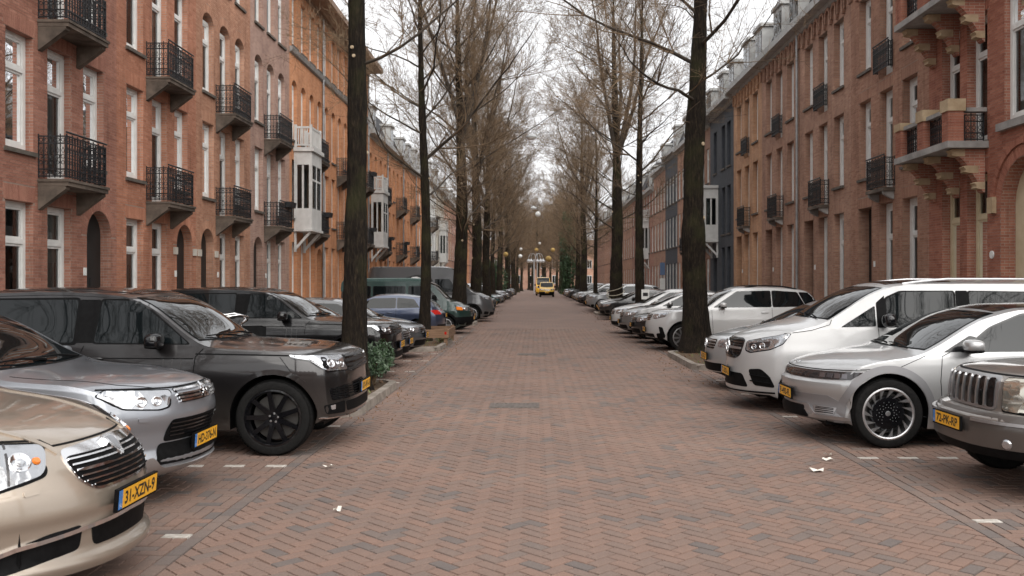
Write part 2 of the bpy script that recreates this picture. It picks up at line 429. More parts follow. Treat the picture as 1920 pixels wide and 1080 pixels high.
def tinted(name, V, Fc, tints_v, mat):
    me = bpy.data.meshes.new(name); me.from_pydata(V, [], Fc); me.materials.append(mat)
    at = me.attributes.new('tint', 'FLOAT_COLOR', 'POINT')
    a = np.ones((len(V), 4), dtype=np.float32); a[:, :3] = np.asarray(tints_v, dtype=np.float32)[:, None]
    at.data.foreach_set('color', a.ravel()); me.update(); return me

# herringbone at 45 degrees
W0 = 0.105
c45 = math.cos(R(45))
def herring():
    full, cut = [], []
    n0 = int(60 / W0)
    for i in range(-200, 460):
        for j in range(-60, 520):
            d = (i - j) % 4
            if d == 0: cells = (i, j, 2, 1)
            elif d == 3: cells = (i, j, 1, 2)
            else: continue
            p0, q0, w, h = cells
            pc, qc = (p0 + w / 2) * W0, (q0 + h / 2) * W0
            x = (pc - qc) * c45 + 0.4; y = (pc + qc) * c45 - 0.5
            if y < Y_NEAR or y > Y_FAR or x < XL - 0.2 or x > XR + 0.2: continue
            poly = []
            for (a, b_) in ((0, 0), (w, 0), (w, h), (0, h)):
                P_, Q_ = (p0 + a) * W0, (q0 + b_) * W0
                poly.append(((P_ - Q_) * c45 + 0.4, (P_ + Q_) * c45 - 0.5))
            inside = all(XL <= p[0] <= XR for p in poly)
            if inside: full.append((x, y, d, poly))
            else:
                pl = clip_poly(poly, XL, XR)
                if len(pl) >= 3:
                    ar = abs(sum(pl[k][0] * pl[(k + 1) % len(pl)][1] - pl[(k + 1) % len(pl)][0] * pl[k][1] for k in range(len(pl)))) / 2
                    if ar > 0.0015: cut.append(pl)
    return full, cut
full, cut = herring()
def grey_bias(x, y):
    return 0.5 + 0.5 * math.sin(x * 1.3 + 0.6 * math.sin(y * 0.7)) * math.sin(y * 0.9 + 1.2 * math.sin(x * 0.8))
def pick_tint(x, y):
    pg = 0.05 + 0.20 * grey_bias(x, y) ** 1.5
    return float(rngg.uniform(0.0, 0.36) if rngg.random() < pg else rngg.uniform(0.38, 1.0))
vis = [k for k, (x, y, d, p) in enumerate(full) if y > 5.95 and abs((x * F_PX / y) + VPX - 960) < 960]
vis.sort(key=lambda k: full[k][1])
single = set(vis[:300])
variants = {}
def single_paver(d, t):
    key = (d, round(t * 9))
    if key not in variants:
        w, h = ((2, 1) if d == 0 else (1, 2))
        poly = [((a - w / 2) * W0 * c45 - (b_ - h / 2) * W0 * c45, (a - w / 2) * W0 * c45 + (b_ - h / 2) * W0 * c45) for a, b_ in ((0, 0), (w, 0), (w, h), (0, h))]
        V, Fc, own = paver_mesh_data([poly])
        variants[key] = tinted('brick', V, Fc, [t] * len(V), M['paver'])
    return variants[key]
for k in single:
    x, y, d, p = full[k]
    o = mesh_obj('brick', single_paver(d, pick_tint(x, y)), road); o.location = (x, y, 0.0)
polys = [full[k][3] for k in range(len(full)) if k not in single] + cut
V, Fc, own = paver_mesh_data(polys)
tt = [pick_tint(p[0][0], p[0][1]) for p in polys]
o = mesh_obj('herringbone_bricks', tinted('herringbone_bricks', V, Fc, [tt[k] for k in own], M['paver']), road); o['kind'] = 'stuff'

# bays: three gutter courses laid lengthways, then running bond across the bay with white bricks marking the bays
LINES_L = [4.25, 6.68, 9.10, 11.72, 16.45, 18.80, 21.15, 23.5, 28.3, 30.8, 33.3]
LINES_R = [4.30, 6.93, 9.65, 12.38, 14.80, 17.15, 23.3, 25.8, 28.3, 30.8, 33.3]
def lay_bays(xe, xb, lines, parent, sgn):
    """one gutter course, then herringbone square to the kerb; every fourth brick on a bay line is white"""
    polys, whites = [], []
    y = Y_NEAR
    while y < Y_FAR:
        x1 = xe + sgn * 0.115
        polys.append(([(xe, y), (x1, y), (x1, y + 0.21), (xe, y + 0.21)], float(rngg.uniform(0.0, 0.38)))); y += 0.21
    xa = xe + sgn * 0.115; lo, hi = min(xa, xb), max(xa, xb)
    nj = int((Y_FAR - Y_NEAR) / W0); ni = int((hi - lo) / W0) + 3
    mark = {4 * round((l - Y_NEAR) / W0 / 4) for l in lines}
    for j in range(nj):
        for k in range(-2, ni):
            i = k
            d = (i - j) % 4
            if d == 0: w, h = 2, 1
            elif d == 3: w, h = 1, 2
            else: continue
            x0 = lo + k * W0 if sgn > 0 else hi - (k + w) * W0; y0 = Y_NEAR + j * W0
            pl = [(x0, y0), (x0 + w * W0, y0), (x0 + w * W0, y0 + h * W0), (x0, y0 + h * W0)]
            c = clip_poly(pl, lo, hi)
            if len(c) < 3 or max(p[0] for p in c) - min(p[0] for p in c) < 0.03: continue
            if d == 0 and j in mark and k < 44 and len(c) == 4 and lo - 0.001 <= x0 and x0 + 0.21 <= hi + 0.001: whites.append((x0 + W0, y0 + W0 / 2))
            else: polys.append((c, float(rngg.uniform(0.0, 0.30) if rngg.random() < 0.14 else rngg.uniform(0.35, 0.95))))
    V, Fc, own = paver_mesh_data([p for p, t in polys])
    o = mesh_obj('bay_bricks', tinted('bay_bricks', V, Fc, [polys[k][1] for k in own], M['paver']), parent); o['kind'] = 'stuff'
    V, Fc, own = paver_mesh_data([[(-0.105, -0.0525), (0.105, -0.0525), (0.105, 0.0525), (-0.105, 0.0525)]], joint=0.003)
    me = bpy.data.meshes.new('white_brick'); me.from_pydata(V, [], Fc); me.materials.append(M['white_brick'])
    for (x, y) in whites:
        w = mesh_obj('white_brick', me, parent); w.location = (x, y, 0.001); w.rotation_euler = (0, 0, rngg.normal(0, 0.008))
lay_bays(XL, XPL, LINES_L, bays, -1)
lay_bays(XR, XPR, LINES_R, bays_r, 1)

# raised pavements with kerb stones and tiles
M['tile'] = brick_far('pavement_tiles', (0.25, 0.235, 0.215), (0.31, 0.295, 0.27), (0.12, 0.11, 0.10), bw=0.3, rh=0.3, ms=0.006)
def tiles_mat():
    m, nt, b = new_mat('pavement_tiles_flat'); setp(b, rough=0.85)
    br = nt.nodes.new('ShaderNodeTexBrick'); br.offset = 0.5
    for k, v in (('Scale', 1.0), ('Mortar Size', 0.006), ('Brick Width', 0.3), ('Row Height', 0.3)): br.inputs[k].default_value = v
    br.inputs['Color1'].default_value = (0.25, 0.235, 0.215, 1); br.inputs['Color2'].default_value = (0.31, 0.295, 0.27, 1); br.inputs['Mortar'].default_value = (0.1, 0.09, 0.08, 1)
    nt.links.new(objcoord(nt), br.inputs['Vector']); nt.links.new(br.outputs[0], b.inputs['Base Color']); return m
M['tile_flat'] = tiles_mat()
for nm, x0, x1 in (('pavement', -10.6, XPL - 0.15), ('pavement', XPR + 0.15, 10.6)):
    mb = MB(); mb.box(x0, x1, -25, 260, -0.04, 0.12)
    p = tag(mb.build(nm, M['tile_flat']), kind='structure')
    kx = XPL if x0 < 0 else XPR
    km = MB(); km.box(-0.075, 0.075, -0.49, 0.49, -0.04, 0.125); kme = km.mesh('kerb_stone', M['kerb'])
    for i in range(60):
        k = mesh_obj('kerb_stone', kme, p); k.location = (kx + (-0.075 if kx < 0 else 0.075), 2.0 + i * 1.0, 0)
# ------------------------------------------------------------------ houses
XFL, XFR = -10.0, 10.0          # facade planes
_cache = {}
def arch_pts(x0, x1, z0, z1, arch):
    """outline of an opening; arch = rise of the curved head (0 = flat)"""
    if arch <= 0: return [(x0, z0), (x1, z0), (x1, z1), (x0, z1)]
    w = x1 - x0; zc = z1 - arch; n = 10
    pts = [(x0, z0), (x1, z0)]
    for i in range(n + 1):
        t = math.pi * i / n
        pts.append(((x0 + x1) / 2 + math.cos(t) * w / 2, zc + math.sin(t) * arch))
    return pts
def opening_interval(op, z):
    """x-interval of the opening at height z, or None"""
    if z < op['z0'] or z > op['z1']: return None
    a = op.get('arch', 0); zc = op['z1'] - a
    if a > 0 and z > zc:
        k = math.sqrt(max(0, 1 - ((z - zc) / a) ** 2)); c = (op['x0'] + op['x1']) / 2; h = (op['x1'] - op['x0']) / 2
        return (c - h * k, c + h * k)
    return (op['x0'], op['x1'])

def window_unit(parent, op, fmat, y=0.13, transom=0.70, sash=True, curtain=0, ft=0.105):
    w, h = op['x1'] - op['x0'], op['z1'] - op['z0']
    arch = op.get('arch', 0)
    h = h - arch * 0.55
    key = ('win', round(w, 3), round(h, 3), fmat.name, transom, sash, ft)
    if key not in _cache:
        f = MB(); t = ft; d = 0.12
        f.box(0, t, 0, d, 0, h); f.box(w - t, w, 0, d, 0, h); f.box(t, w - t, 0, d, h - t, h); f.box(t, w - t, 0, d, 0, t * 1.3)
        zt = h * transom
        f.box(t, w - t, -0.012, d - 0.01, zt - 0.045, zt + 0.045)
        if sash:
            s_ = 0.05
            for (a, b_) in ((t * 1.3, zt - 0.045), (zt + 0.045, h - t)):
                f.box(t, t + s_, 0.018, d - 0.02, a, b_); f.box(w - t - s_, w - t, 0.018, d - 0.02, a, b_)
                f.box(t + s_, w - t - s_, 0.018, d - 0.02, a, a + s_); f.box(t + s_, w - t - s_, 0.018, d - 0.02, b_ - s_, b_)
        p1 = MB(); p1.add([(t, 0.05, t), (w - t, 0.05, t), (w - t, 0.05, zt), (t, 0.05, zt)], [(0, 1, 2, 3)])
        p2 = MB(); p2.add([(t, 0.05, zt), (w - t, 0.05, zt), (w - t, 0.05, h - t), (t, 0.05, h - t)], [(0, 1, 2, 3)])
        sl = MB(); sl.box(-0.06, w + 0.06, -y - 0.07, 0.02, -0.085, -0.004)
        n = 16; cu = MB(); vs_ = []; cw = w - 2 * t
        for i in range(n + 1):
            xx = t + cw * 0.42 * i / n; yy = 0.16 + 0.025 * math.sin(i * 2.2)
            vs_ += [(xx, yy, t), (xx, yy, h - t)]
        cu.add(vs_, [(2 * i, 2 * i + 2, 2 * i + 3, 2 * i + 1) for i in range(n)])
        vs2 = [(w - p[0], p[1], p[2]) for p in vs_]
        cu.add(vs2, [(2 * i, 2 * i + 2, 2 * i + 3, 2 * i + 1) for i in range(n)])
        _cache[key] = (f.mesh('window', fmat), p1.mesh('pane', M['glass']), p2.mesh('pane', M['glass']), sl.mesh('sill', M['sill']), cu.mesh('curtain', M['curtain'], 60))
    me = _cache[key]
    o = mesh_obj('window', me[0], parent); o.location = (op['x0'], y, op['z0'])
    mesh_obj('pane', me[1], o); mesh_obj('pane', me[2], o)
    if op.get('sill', True) and op['z0'] > 0.6: mesh_obj('sill', me[3], o)
    if curtain: mesh_obj('curtain', me[4], o)
    return o

def railing_mesh(w, d, h, fancy=True, sides=True, drop=0.0):
    key = ('rail', round(w, 2), round(d, 2), round(h, 2), fancy)
    if key in _cache: return _cache[key]
    m = MB(); t = 0.019
    def run(a, b):
        a, b = Vector(a), Vector(b); L_ = (b - a).length; u = (b - a).normalized()
        for z in (0.06, 0.20, h - 0.16, h - 0.02): m.bar(a + Vector((0, 0, z)), b + Vector((0, 0, z)), 0.026 if z > 0.3 else 0.028)
        n = max(2, int(L_ / 0.105))
        for i in range(n + 1):
            p = a + u * (L_ * i / n)
            m.bar(p + Vector((0, 0, 0.03)), p + Vector((0, 0, h + (0.03 if i % 2 == 0 else -0.01))), t if i not in (0, n) else 0.026)
            if fancy and i < n:
                c = p + u * (L_ / n / 2)
                for zc, rr in ((h - 0.09, 0.036), (0.13, 0.036), (h * 0.52, 0.042), (h * 0.38, 0.036)):
                    ring = [c + u * (math.cos(q) * rr) + Vector((0, 0, zc + math.sin(q) * rr)) for q in [2 * math.pi * k / 8 for k in range(9)]]
                    m.tube(ring, 0.0085, 3, cap=False)
                for s_ in (-1, 1):
                    sc = [c + u * (s_ * (0.036 - 0.005 * k) * math.sin(k * 0.6)) + Vector((0, 0, h * 0.60 + k * 0.02)) for k in range(7)]
                    m.tube(sc, 0.007, 3, cap=False)
    run((0, 0, 0), (w, 0, 0))
    if sides: run((0, d, 0), (0, 0.02, 0)); run((w, d, 0), (w, 0.02, 0))
    m.tube([(0 - 0.03, -0.01, h + 0.06), (w + 0.03, -0.01, h + 0.06)], 0.022, 6)
    _cache[key] = m.mesh('railing', M['iron']); return _cache[key]

def balcony(parent, x0, x1, z, d, hr=0.88, bracket='wedge', planter=False):
    """slab with wedge brackets and wrought-iron railing; front of the house is -y"""
    b = MB(); b.box(x0, x1, -d, -0.012, z - 0.14, z); b.box(x0 - 0.02, x1 + 0.02, -d - 0.025, -0.013, z - 0.055, z - 0.003)
    o = b.build('balcony', M['concrete'], parent)
    for xa in (x0 + 0.005, x1 - 0.165):
        k = MB(); k.extrude([(-0.012, z - 0.143), (-d + 0.06, z - 0.143), (-d + 0.06, z - 0.20), (-0.012, z - 0.62)], 'x', xa, xa + 0.16)
        k.build('bracket', M['concrete'], o)
    r = mesh_obj('railing', railing_mesh(x1 - x0 - 0.06, d - 0.06, hr), o); r.location = (x0 + 0.03, -d + 0.05, z)
    if planter:
        pm = MB(); pm.extrude([(-0.10, 0), (0.10, 0), (0.14, 0.2), (-0.14, 0.2)], 'x', 0, 0.75)
        q = pm.build('planter', M['iron'], o); q.location = ((x0 + x1) / 2 - 0.1, -d - 0.04, z + hr - 0.12)
    return o
def juliet(parent, x0, x1, z, d=0.34, hr=0.85):
    b = MB(); b.box(x0, x1, -d, -0.012, z - 0.10, z)
    o = b.build('balcony', M['concrete'], parent)
    for xa in (x0 + 0.06, x1 - 0.20):
        k = MB(); k.extrude([(-0.012, z - 0.103), (-d + 0.03, z - 0.103), (-d + 0.05, z - 0.19), (-0.10, z - 0.30), (-0.012, z - 0.33)], 'x', xa, xa + 0.14); k.build('bracket', M['stone_grey'], o)
    r = mesh_obj('railing', railing_mesh(x1 - x0 - 0.04, d - 0.04, hr), o); r.location = (x0 + 0.02, -d + 0.03, z)
    return o
def window_guard(parent, x0, x1, z, hr=0.75):
    r = mesh_obj('window_railing', railing_mesh(x1 - x0, 0.12, hr), parent); r.location = (x0, -0.16, z)

def lay_bricks(parent, w, H, ops, solid, bmat, singles=0, zmax=None, Y_of=None, rng=None, ytop=-0.007):
    """running-bond bricks, each a proud chamfer-free block; clipped round the openings"""
    BW, RH, J = 0.22, 0.0625, 0.009
    out = []
    nrow = int((zmax or H) / RH)
    for r in range(nrow):
        z0 = r * RH + J / 2; z1 = (r + 1) * RH - J / 2; zm = (z0 + z1) / 2
        cuts = []
        for op in ops:
            iv = opening_interval(op, zm)
            if iv: cuts.append(iv)
        for (a, b, c, d_) in solid:
            if c - RH * 0.3 < zm < d_ + RH * 0.3: cuts.append((a, b))
        cuts.sort(); free = []; cur = 0.0
        for a, b in cuts:
            if a > cur: free.append((cur, a))
            cur = max(cur, b)
        if cur < w: free.append((cur, w))
        off = 0 if r % 2 == 0 else BW / 2
        for a, b in free:
            k = math.floor((a - off) / BW); x = off + k * BW
            while x < b:
                xa, xb = max(x + J / 2, a + 0.002), min(x + BW - J / 2, b - 0.002)
                if xb - xa > 0.025: out.append((xa, xb, z0, z1))
                x += BW
    rng = rng or random.Random(3)
    singles_idx = set()
    if singles:
        fullb = [i for i, q in enumerate(out) if q[1] - q[0] > BW - J - 0.002]
        fullb.sort(key=lambda i: Y_of(out[i]))
        singles_idx = set(fullb[:singles])
    V, Fc, T = [], [], []
    meshes = {}
    for i, (xa, xb, z0, z1) in enumerate(out):
        t = min(1, max(0, rng.gauss(0.5, 0.28)))
        yp = ytop + rng.uniform(-0.0015, 0.0015)
        if i in singles_idx:
            kk = round(t * 7)
            if kk not in meshes:
                bw = (BW - J) / 2; bh = (RH - J) / 2
                v = [(-bw, 0, -bh), (bw, 0, -bh), (bw, 0, bh), (-bw, 0, bh), (-bw, 0.0098, -bh), (bw, 0.0098, -bh), (bw, 0.0098, bh), (-bw, 0.0098, bh)]
                f = [(0, 1, 2, 3), (0, 4, 5, 1), (1, 5, 6, 2), (2, 6, 7, 3), (3, 7, 4, 0)]
                meshes[kk] = tinted('brick', v, f, [kk / 7] * 8, bmat)
            o = mesh_obj('brick', meshes[kk], parent); o.location = ((xa + xb) / 2, yp, (z0 + z1) / 2); continue
        b = len(V)
        V += [(xa, yp, z0), (xb, yp, z0), (xb, yp, z1), (xa, yp, z1), (xa, 0.002, z0), (xb, 0.002, z0), (xb, 0.002, z1), (xa, 0.002, z1)]
        Fc += [(b, b + 1, b + 2, b + 3), (b, b + 4, b + 5, b + 1), (b + 1, b + 5, b + 6, b + 2), (b + 2, b + 6, b + 7, b + 3), (b + 3, b + 7, b + 4, b)]
        T += [t] * 8
    o = mesh_obj('brickwork', tinted('brickwork', V, Fc, T, bmat), parent); o['kind'] = 'stuff'

def soldier(parent, x0, x1, z0, z1, bmat, rng, ytop=-0.0085):
    """flat arch of upright bricks over an opening"""
    V, Fc, T = [], [], []
    n = max(2, int((x1 - x0) / 0.0625)); s_ = (x1 - x0) / n
    for i in range(n):
        xa, xb = x0 + i * s_ + 0.004, x0 + (i + 1) * s_ - 0.004; lean = ((i + 0.5) / n - 0.5) * 0.10
        b = len(V); t = min(1, max(0, rng.gauss(0.55, 0.2)))
        V += [(xa, ytop, z0), (xb, ytop, z0), (xb + lean, ytop, z1), (xa + lean, ytop, z1), (xa, 0.002, z0), (xb, 0.002, z0), (xb + lean, 0.002, z1), (xa + lean, 0.002, z1)]
        Fc += [(b, b + 1, b + 2, b + 3), (b, b + 4, b + 5, b + 1), (b + 1, b + 5, b + 6, b + 2), (b + 2, b + 6, b + 7, b + 3), (b + 3, b + 7, b + 4, b)]
        T += [t] * 8
    return mesh_obj('lintel', tinted('lintel', V, Fc, T, bmat), parent)
def arch_ring(parent, op, bmat, rng, ytop=-0.0085, t=0.24):
    a = op['arch']; c = (op['x0'] + op['x1']) / 2; hw = (op['x1'] - op['x0']) / 2; zc = op['z1'] - a
    n = max(7, int(math.pi * (hw + a) / 2 / 0.066)); V, Fc, T = [], [], []
    for i in range(n):
        q = []
        for (k, rr) in ((i + 0.06, 0), (i + 0.94, 0), (i + 0.94, t), (i + 0.06, t)):
            th = math.pi * k / n; q.append((c + math.cos(th) * (hw + rr + 0.003), zc + math.sin(th) * (a + rr + 0.003)))
        b = len(V); V += [(x, ytop, z) for x, z in q] + [(x, 0.002, z) for x, z in q]; T += [min(1, max(0, rng.gauss(0.5, 0.25)))] * 8
        Fc += [(b, b + 1, b + 2, b + 3), (b, b + 4, b + 5, b + 1), (b + 1, b + 5, b + 6, b + 2), (b + 2, b + 6, b + 7, b + 3), (b + 3, b + 7, b + 4, b)]
    return mesh_obj('arch', tinted('arch', V, Fc, T, bmat), parent)

def facade(parent, w, H, ops, wmat, depth=0.30, back=7.0, body_mat=None):
    """front wall with openings and reveals, plus the house body behind it"""
    outer = [Vector((0, 0, 0)), Vector((w, 0, 0)), Vector((w, H, 0)), Vector((0, H, 0))]
    loops = [outer] + [[Vector((x, z, 0)) for x, z in arch_pts(o['x0'], o['x1'], max(0.03, o['z0']), o['z1'], o.get('arch', 0))] for o in ops]
    flat = [p for l in loops for p in l]
    tris = tessellate_polygon(loops)
    m = MB(); m.add([(p.x, 0, p.y) for p in flat], [tuple(t) for t in tris])
    for l in loops[1:]:
        n = len(l); m.add([(p.x, 0, p.y) for p in l] + [(p.x, depth, p.y) for p in l], [(i, (i + 1) % n, n + (i + 1) % n, n + i) for i in range(n)])
    m.add([(0, 0, 0), (0, back, 0), (0, back, H), (0, 0, H)], [(0, 1, 2, 3)])
    m.add([(w, 0, 0), (w, back, 0), (w, back, H), (w, 0, H)], [(0, 1, 2, 3)])
    m.add([(0, back, 0), (w, back, 0), (w, back, H), (0, back, H)], [(0, 1, 2, 3)])
    m.add([(0, 0, H), (w, 0, H), (w, back, H), (0, back, H)], [(0, 1, 2, 3)])
    me = bpy.data.meshes.new('wall'); me.from_pydata(m.v, [], m.f); me.materials.append(wmat); me.update()
    o = mesh_obj('wall', me, parent)
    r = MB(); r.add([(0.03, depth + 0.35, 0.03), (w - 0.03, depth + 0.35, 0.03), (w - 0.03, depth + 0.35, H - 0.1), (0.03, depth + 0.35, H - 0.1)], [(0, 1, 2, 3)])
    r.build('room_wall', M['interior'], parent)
    return o
def door_unit(parent, op, y=0.28, mat=None):
    w, z1 = op['x1'] - op['x0'], op['z1']
    d = MB(); d.box(op['x0'] + 0.01, op['x1'] - 0.01, y, y + 0.05, 0.03, z1 - 0.02)
    o = d.build('door', mat or M['door'], parent)
    p = MB()
    for (a, b_) in ((0.2, 0.9), (1.05, 1.95)):
        for s_ in (0.12, 0.54):
            p.box(op['x0'] + w * s_, op['x0'] + w * (s_ + 0.34), y - 0.015, y - 0.001, a, b_)
    p.build('door_panel', mat or M['door'], o)
    k = MB(); k.blob((op['x0'] + w * 0.88, y - 0.05, 1.05), (0.03, 0.03, 0.03), 2); k.build('knob', M['chrome'], o)
    return o
def drainpipe(parent, x, z0, z1, y=-0.09):
    p = MB(); p.tube([(x, y, z0), (x, y, z1)], 0.05, 10)
    zz = z0 + 1
    while zz < z1: p.tube([(x, y, zz), (x, y, zz + 0.05)], 0.062, 10); zz += 1.9
    p.build('drainpipe', M['zinc'], parent, 40)
def number_sign(parent, x, z):
    b = MB(); b.box(x, x + 0.12, -0.03, -0.012, z, z + 0.17); b.build('house_number_plate', M['white_frame'], parent)

C_BR = {  # brick colours (light, dark, mortar)
    'red':    ((0.410, 0.205, 0.148), (0.295, 0.134, 0.096), (0.33, 0.25, 0.205)),
    'salmon': ((0.500, 0.240, 0.155), (0.375, 0.162, 0.100), (0.35, 0.26, 0.21)),
    'tan':    ((0.510, 0.285, 0.190), (0.390, 0.200, 0.128), (0.36, 0.26, 0.21)),
    'mauve':  ((0.430, 0.270, 0.210), (0.330, 0.192, 0.150), (0.38, 0.31, 0.27)),
    'orange': ((0.620, 0.275, 0.130), (0.510, 0.200, 0.085), (0.46, 0.31, 0.21)),
    'brown':  ((0.430, 0.250, 0.176), (0.315, 0.168, 0.117), (0.32, 0.235, 0.185)),
    'deepred':((0.430, 0.190, 0.130), (0.305, 0.118, 0.080), (0.38, 0.28, 0.22)),
    'amber':  ((0.540, 0.305, 0.175), (0.440, 0.230, 0.125), (0.40, 0.30, 0.23)),
}
for k_, (a_, b_, c_) in C_BR.items():
    M['bf_' + k_] = brick_far('brickwork_' + k_, a_, b_, c_); M['bn_' + k_] = brick_near('bricks_' + k_, a_, b_)
    M['bs_' + k_] = brick_far('soldier_' + k_, a_, b_, c_, vert=True)
M['bf_slateblue'] = noisy('painted_dark_brick', (0.040, 0.046, 0.056), (0.062, 0.069, 0.082), 3, 0.7)
M['bf_white'] = noisy('white_stucco', (0.52, 0.52, 0.50), (0.66, 0.66, 0.64), 2, 0.8)
M['bf_cream'] = noisy('cream_stucco', (0.46, 0.42, 0.35), (0.56, 0.52, 0.45), 2, 0.8)

def house_root(side, Y0, Y1, label, group=None):
    if side < 0: r = empty('brick_house', (XFL, Y0, 0), R(90))
    else: r = empty('brick_house', (XFR, Y1, 0), R(-90))
    tag(r, label, 'house', group); return r
def lx(side, Y0, Y1, Y): return (Y - Y0) if side < 0 else (Y1 - Y)

def cornice(root, w, H, mat, over=0.35, th=0.28):
    c = MB(); c.extrude([(0.0, H - th - 0.15), (-0.10, H - th - 0.10), (-0.14, H - th), (-over, H - th + 0.02), (-over, H), (0.0, H)], 'x', 0.0, w)
    c.build('cornice', mat, root)
def mansard(root, w, H, dormers=(), hr=2.6, roofmat=None):
    m = MB(); m.extrude([(0.15, H), (1.3, H + hr), (6.9, H + hr + 0.3), (6.9, H)], 'x', 0.02, w - 0.02)
    ro = m.build('roof', roofmat or M['slate'], root)
    for xd in dormers:
        d = MB(); d.box(xd - 0.65, xd + 0.65, 0.25, 1.6, H + 0.02, H + 1.85); d.box(xd - 0.75, xd + 0.75, 0.15, 1.8, H + 1.85, H + 2.0)
        do = d.build('dormer', M['grey_white'], ro)
        for s_ in (-0.31, 0.31):
            g_ = MB(); g_.box(xd + s_ - 0.24, xd + s_ + 0.24, 0.235, 0.249, H + 0.5, H + 1.65); g_.build('dormer_pane', M['car_glass'], ro)
def hoist(root, x, z):
    b = MB(); b.box(x - 0.08, x + 0.08, -1.25, 0.1, z, z + 0.2); b.box(x - 0.12, x + 0.12, -1.30, -1.0, z + 0.2, z + 0.25); b.build('hoist_beam', M['zinc'], root)

def blind(root, op, y):
    w = op['x1'] - op['x0']; h = op['z1'] - op['z0'] - op.get('arch', 0) * 0.55
    b = MB(); b.box(op['x0'] + 0.1, op['x1'] - 0.1, y + 0.13, y + 0.14, op['z0'] + h * 0.55, op['z0'] + h - 0.06); b.build('roller_blind', M['curtain'], root)
def generic_house(side, Y0, Y1, H, colr, label, floors, win_Y, ww=0.85, fmat='white_frame', seed=1, arch2=0.0, doors=(), balc=(), brick3d=0, near_bricks=False, sills=True,
                  reveal=0.30, wy=0.15, roof=None, corn=0.35, zmaxb=None, transom=0.70, group=None, over=None, curt=0.5, ft=0.105):
    """floors: list of (sill z, head z); win_Y: centre positions along the street; doors: (Y, width, head, arch)"""
    rng = random.Random(seed); w = Y1 - Y0
    root = house_root(side, Y0, Y1, label, group)
    ops, wins, drs, solid = [], [], [], []
    for fi, (s_, h_) in enumerate(floors):
        for Yc in win_Y:
            if fi == 0 and any(abs(Yc - d[0]) < 0.75 for d in doors): continue
            x = lx(side, Y0, Y1, Yc)
            a = arch2 if fi == arch_floor(floors) else 0.0
            low = s_
            op = dict(x0=x - ww / 2, x1=x + ww / 2, z0=low, z1=h_, arch=a)
            for (bY, bf, bw) in balc:
                if bf == fi and abs(bY - Yc) < 0.2: op['z0'] = s_ - 0.5; op['sill'] = False
            ops.append(op); wins.append(op)
    for (Yd, wd, hd, ad) in doors:
        x = lx(side, Y0, Y1, Yd); op = dict(x0=x - wd / 2, x1=x + wd / 2, z0=0.03, z1=hd, arch=ad); ops.append(op); drs.append(op)
    wmat = M['mortar'] if near_bricks else M['bf_' + colr]
    facade(root, w, H, ops, wmat, reveal)
    bm_ = M.get('bn_' + colr)
    if near_bricks:
        for op in ops:
            if op.get('arch', 0) == 0: solid.append((op['x0'] - 0.06, op['x1'] + 0.06, op['z1'] + 0.002, op['z1'] + 0.31)); soldier(root, op['x0'] - 0.05, op['x1'] + 0.05, op['z1'] + 0.006, op['z1'] + 0.305, bm_, rng)
            else: arch_ring(root, op, bm_, rng)
        ops2 = [dict(o, x0=o['x0'] - (0.25 if False else 0), x1=o['x1']) for o in ops]
        holes = []
        for o in ops:
            if o.get('arch', 0) > 0: holes.append(dict(x0=o['x0'] - 0.245, x1=o['x1'] + 0.245, z0=o['z1'] - o['arch'], z1=o['z1'] + 0.245, arch=o['arch'] + 0.245))
        lay_bricks(root, w, H, ops + holes, solid, bm_, brick3d, zmaxb, (lambda q: (Y0 + q[0] if side < 0 else Y1 - q[1]) + abs(q[2] - 4.0) * 0.2), rng)
        reveals = MB()
        for op in ops:
            pl = arch_pts(op['x0'], op['x1'], max(0.03, op['z0']), op['z1'], op.get('arch', 0)); n = len(pl); e = 0.003
            cx_ = (op['x0'] + op['x1']) / 2; cz = (op['z0'] + op['z1']) / 2
            q = [(x + (e if x < cx_ else -e), z + (e if z < cz else -e)) for x, z in pl]
            reveals.add([(x, -0.004, z) for x, z in q] + [(x, reveal - 0.001, z) for x, z in q], [(i, (i + 1) % n, n + (i + 1) % n, n + i) for i in range(n)])
        me = bpy.data.meshes.new('reveal'); me.from_pydata(reveals.v, [], reveals.f); me.materials.append(M['bf_' + colr]); mesh_obj('reveal', me, root)
    else:
        if 'bs_' + colr in M:
            for op in ops:
                if op.get('arch', 0) == 0:
                    s_ = MB(); s_.box(op['x0'] - 0.05, op['x1'] + 0.05, -0.006, 0.0, op['z1'] + 0.003, op['z1'] + 0.30); s_.build('lintel', M['bs_' + colr], root)
    for op in wins:
        window_unit(root, op, M[fmat], wy, transom, True, 1 if rng.random() < curt else 0, ft)
        if rng.random() < 0.22: blind(root, op, wy)
    for op in drs: door_unit(root, op, reveal - 0.06)
    for (bY, bf, bw) in balc:
        x = lx(side, Y0, Y1, bY); z = floors[bf][0] - 0.5
        if side < 0: balcony(root, x - bw / 2, x + bw / 2, z, 0.63, planter=rng.random() < 0.35)
        elif bf == 1: juliet(root, x - bw / 2, x + bw / 2, z)
        else: window_guard(root, x - bw / 2, x + bw / 2, z + 0.12)
    if corn: cornice(root, w, H, M['grey_white'] if over is None else over, corn)
    if roof == 'mansard': mansard(root, w, H, [w * 0.3, w * 0.72] if rng.random() < 0.6 else [w * 0.5])
    return root
def arch_floor(floors): return 2

M['bay_paint'] = noisy('bay_paint', (0.46, 0.455, 0.44), (0.58, 0.575, 0.56), 3, 0.5)
M['stone_pale'] = noisy('pale_stone', (0.42, 0.38, 0.33), (0.56, 0.52, 0.46), 4, 0.8)
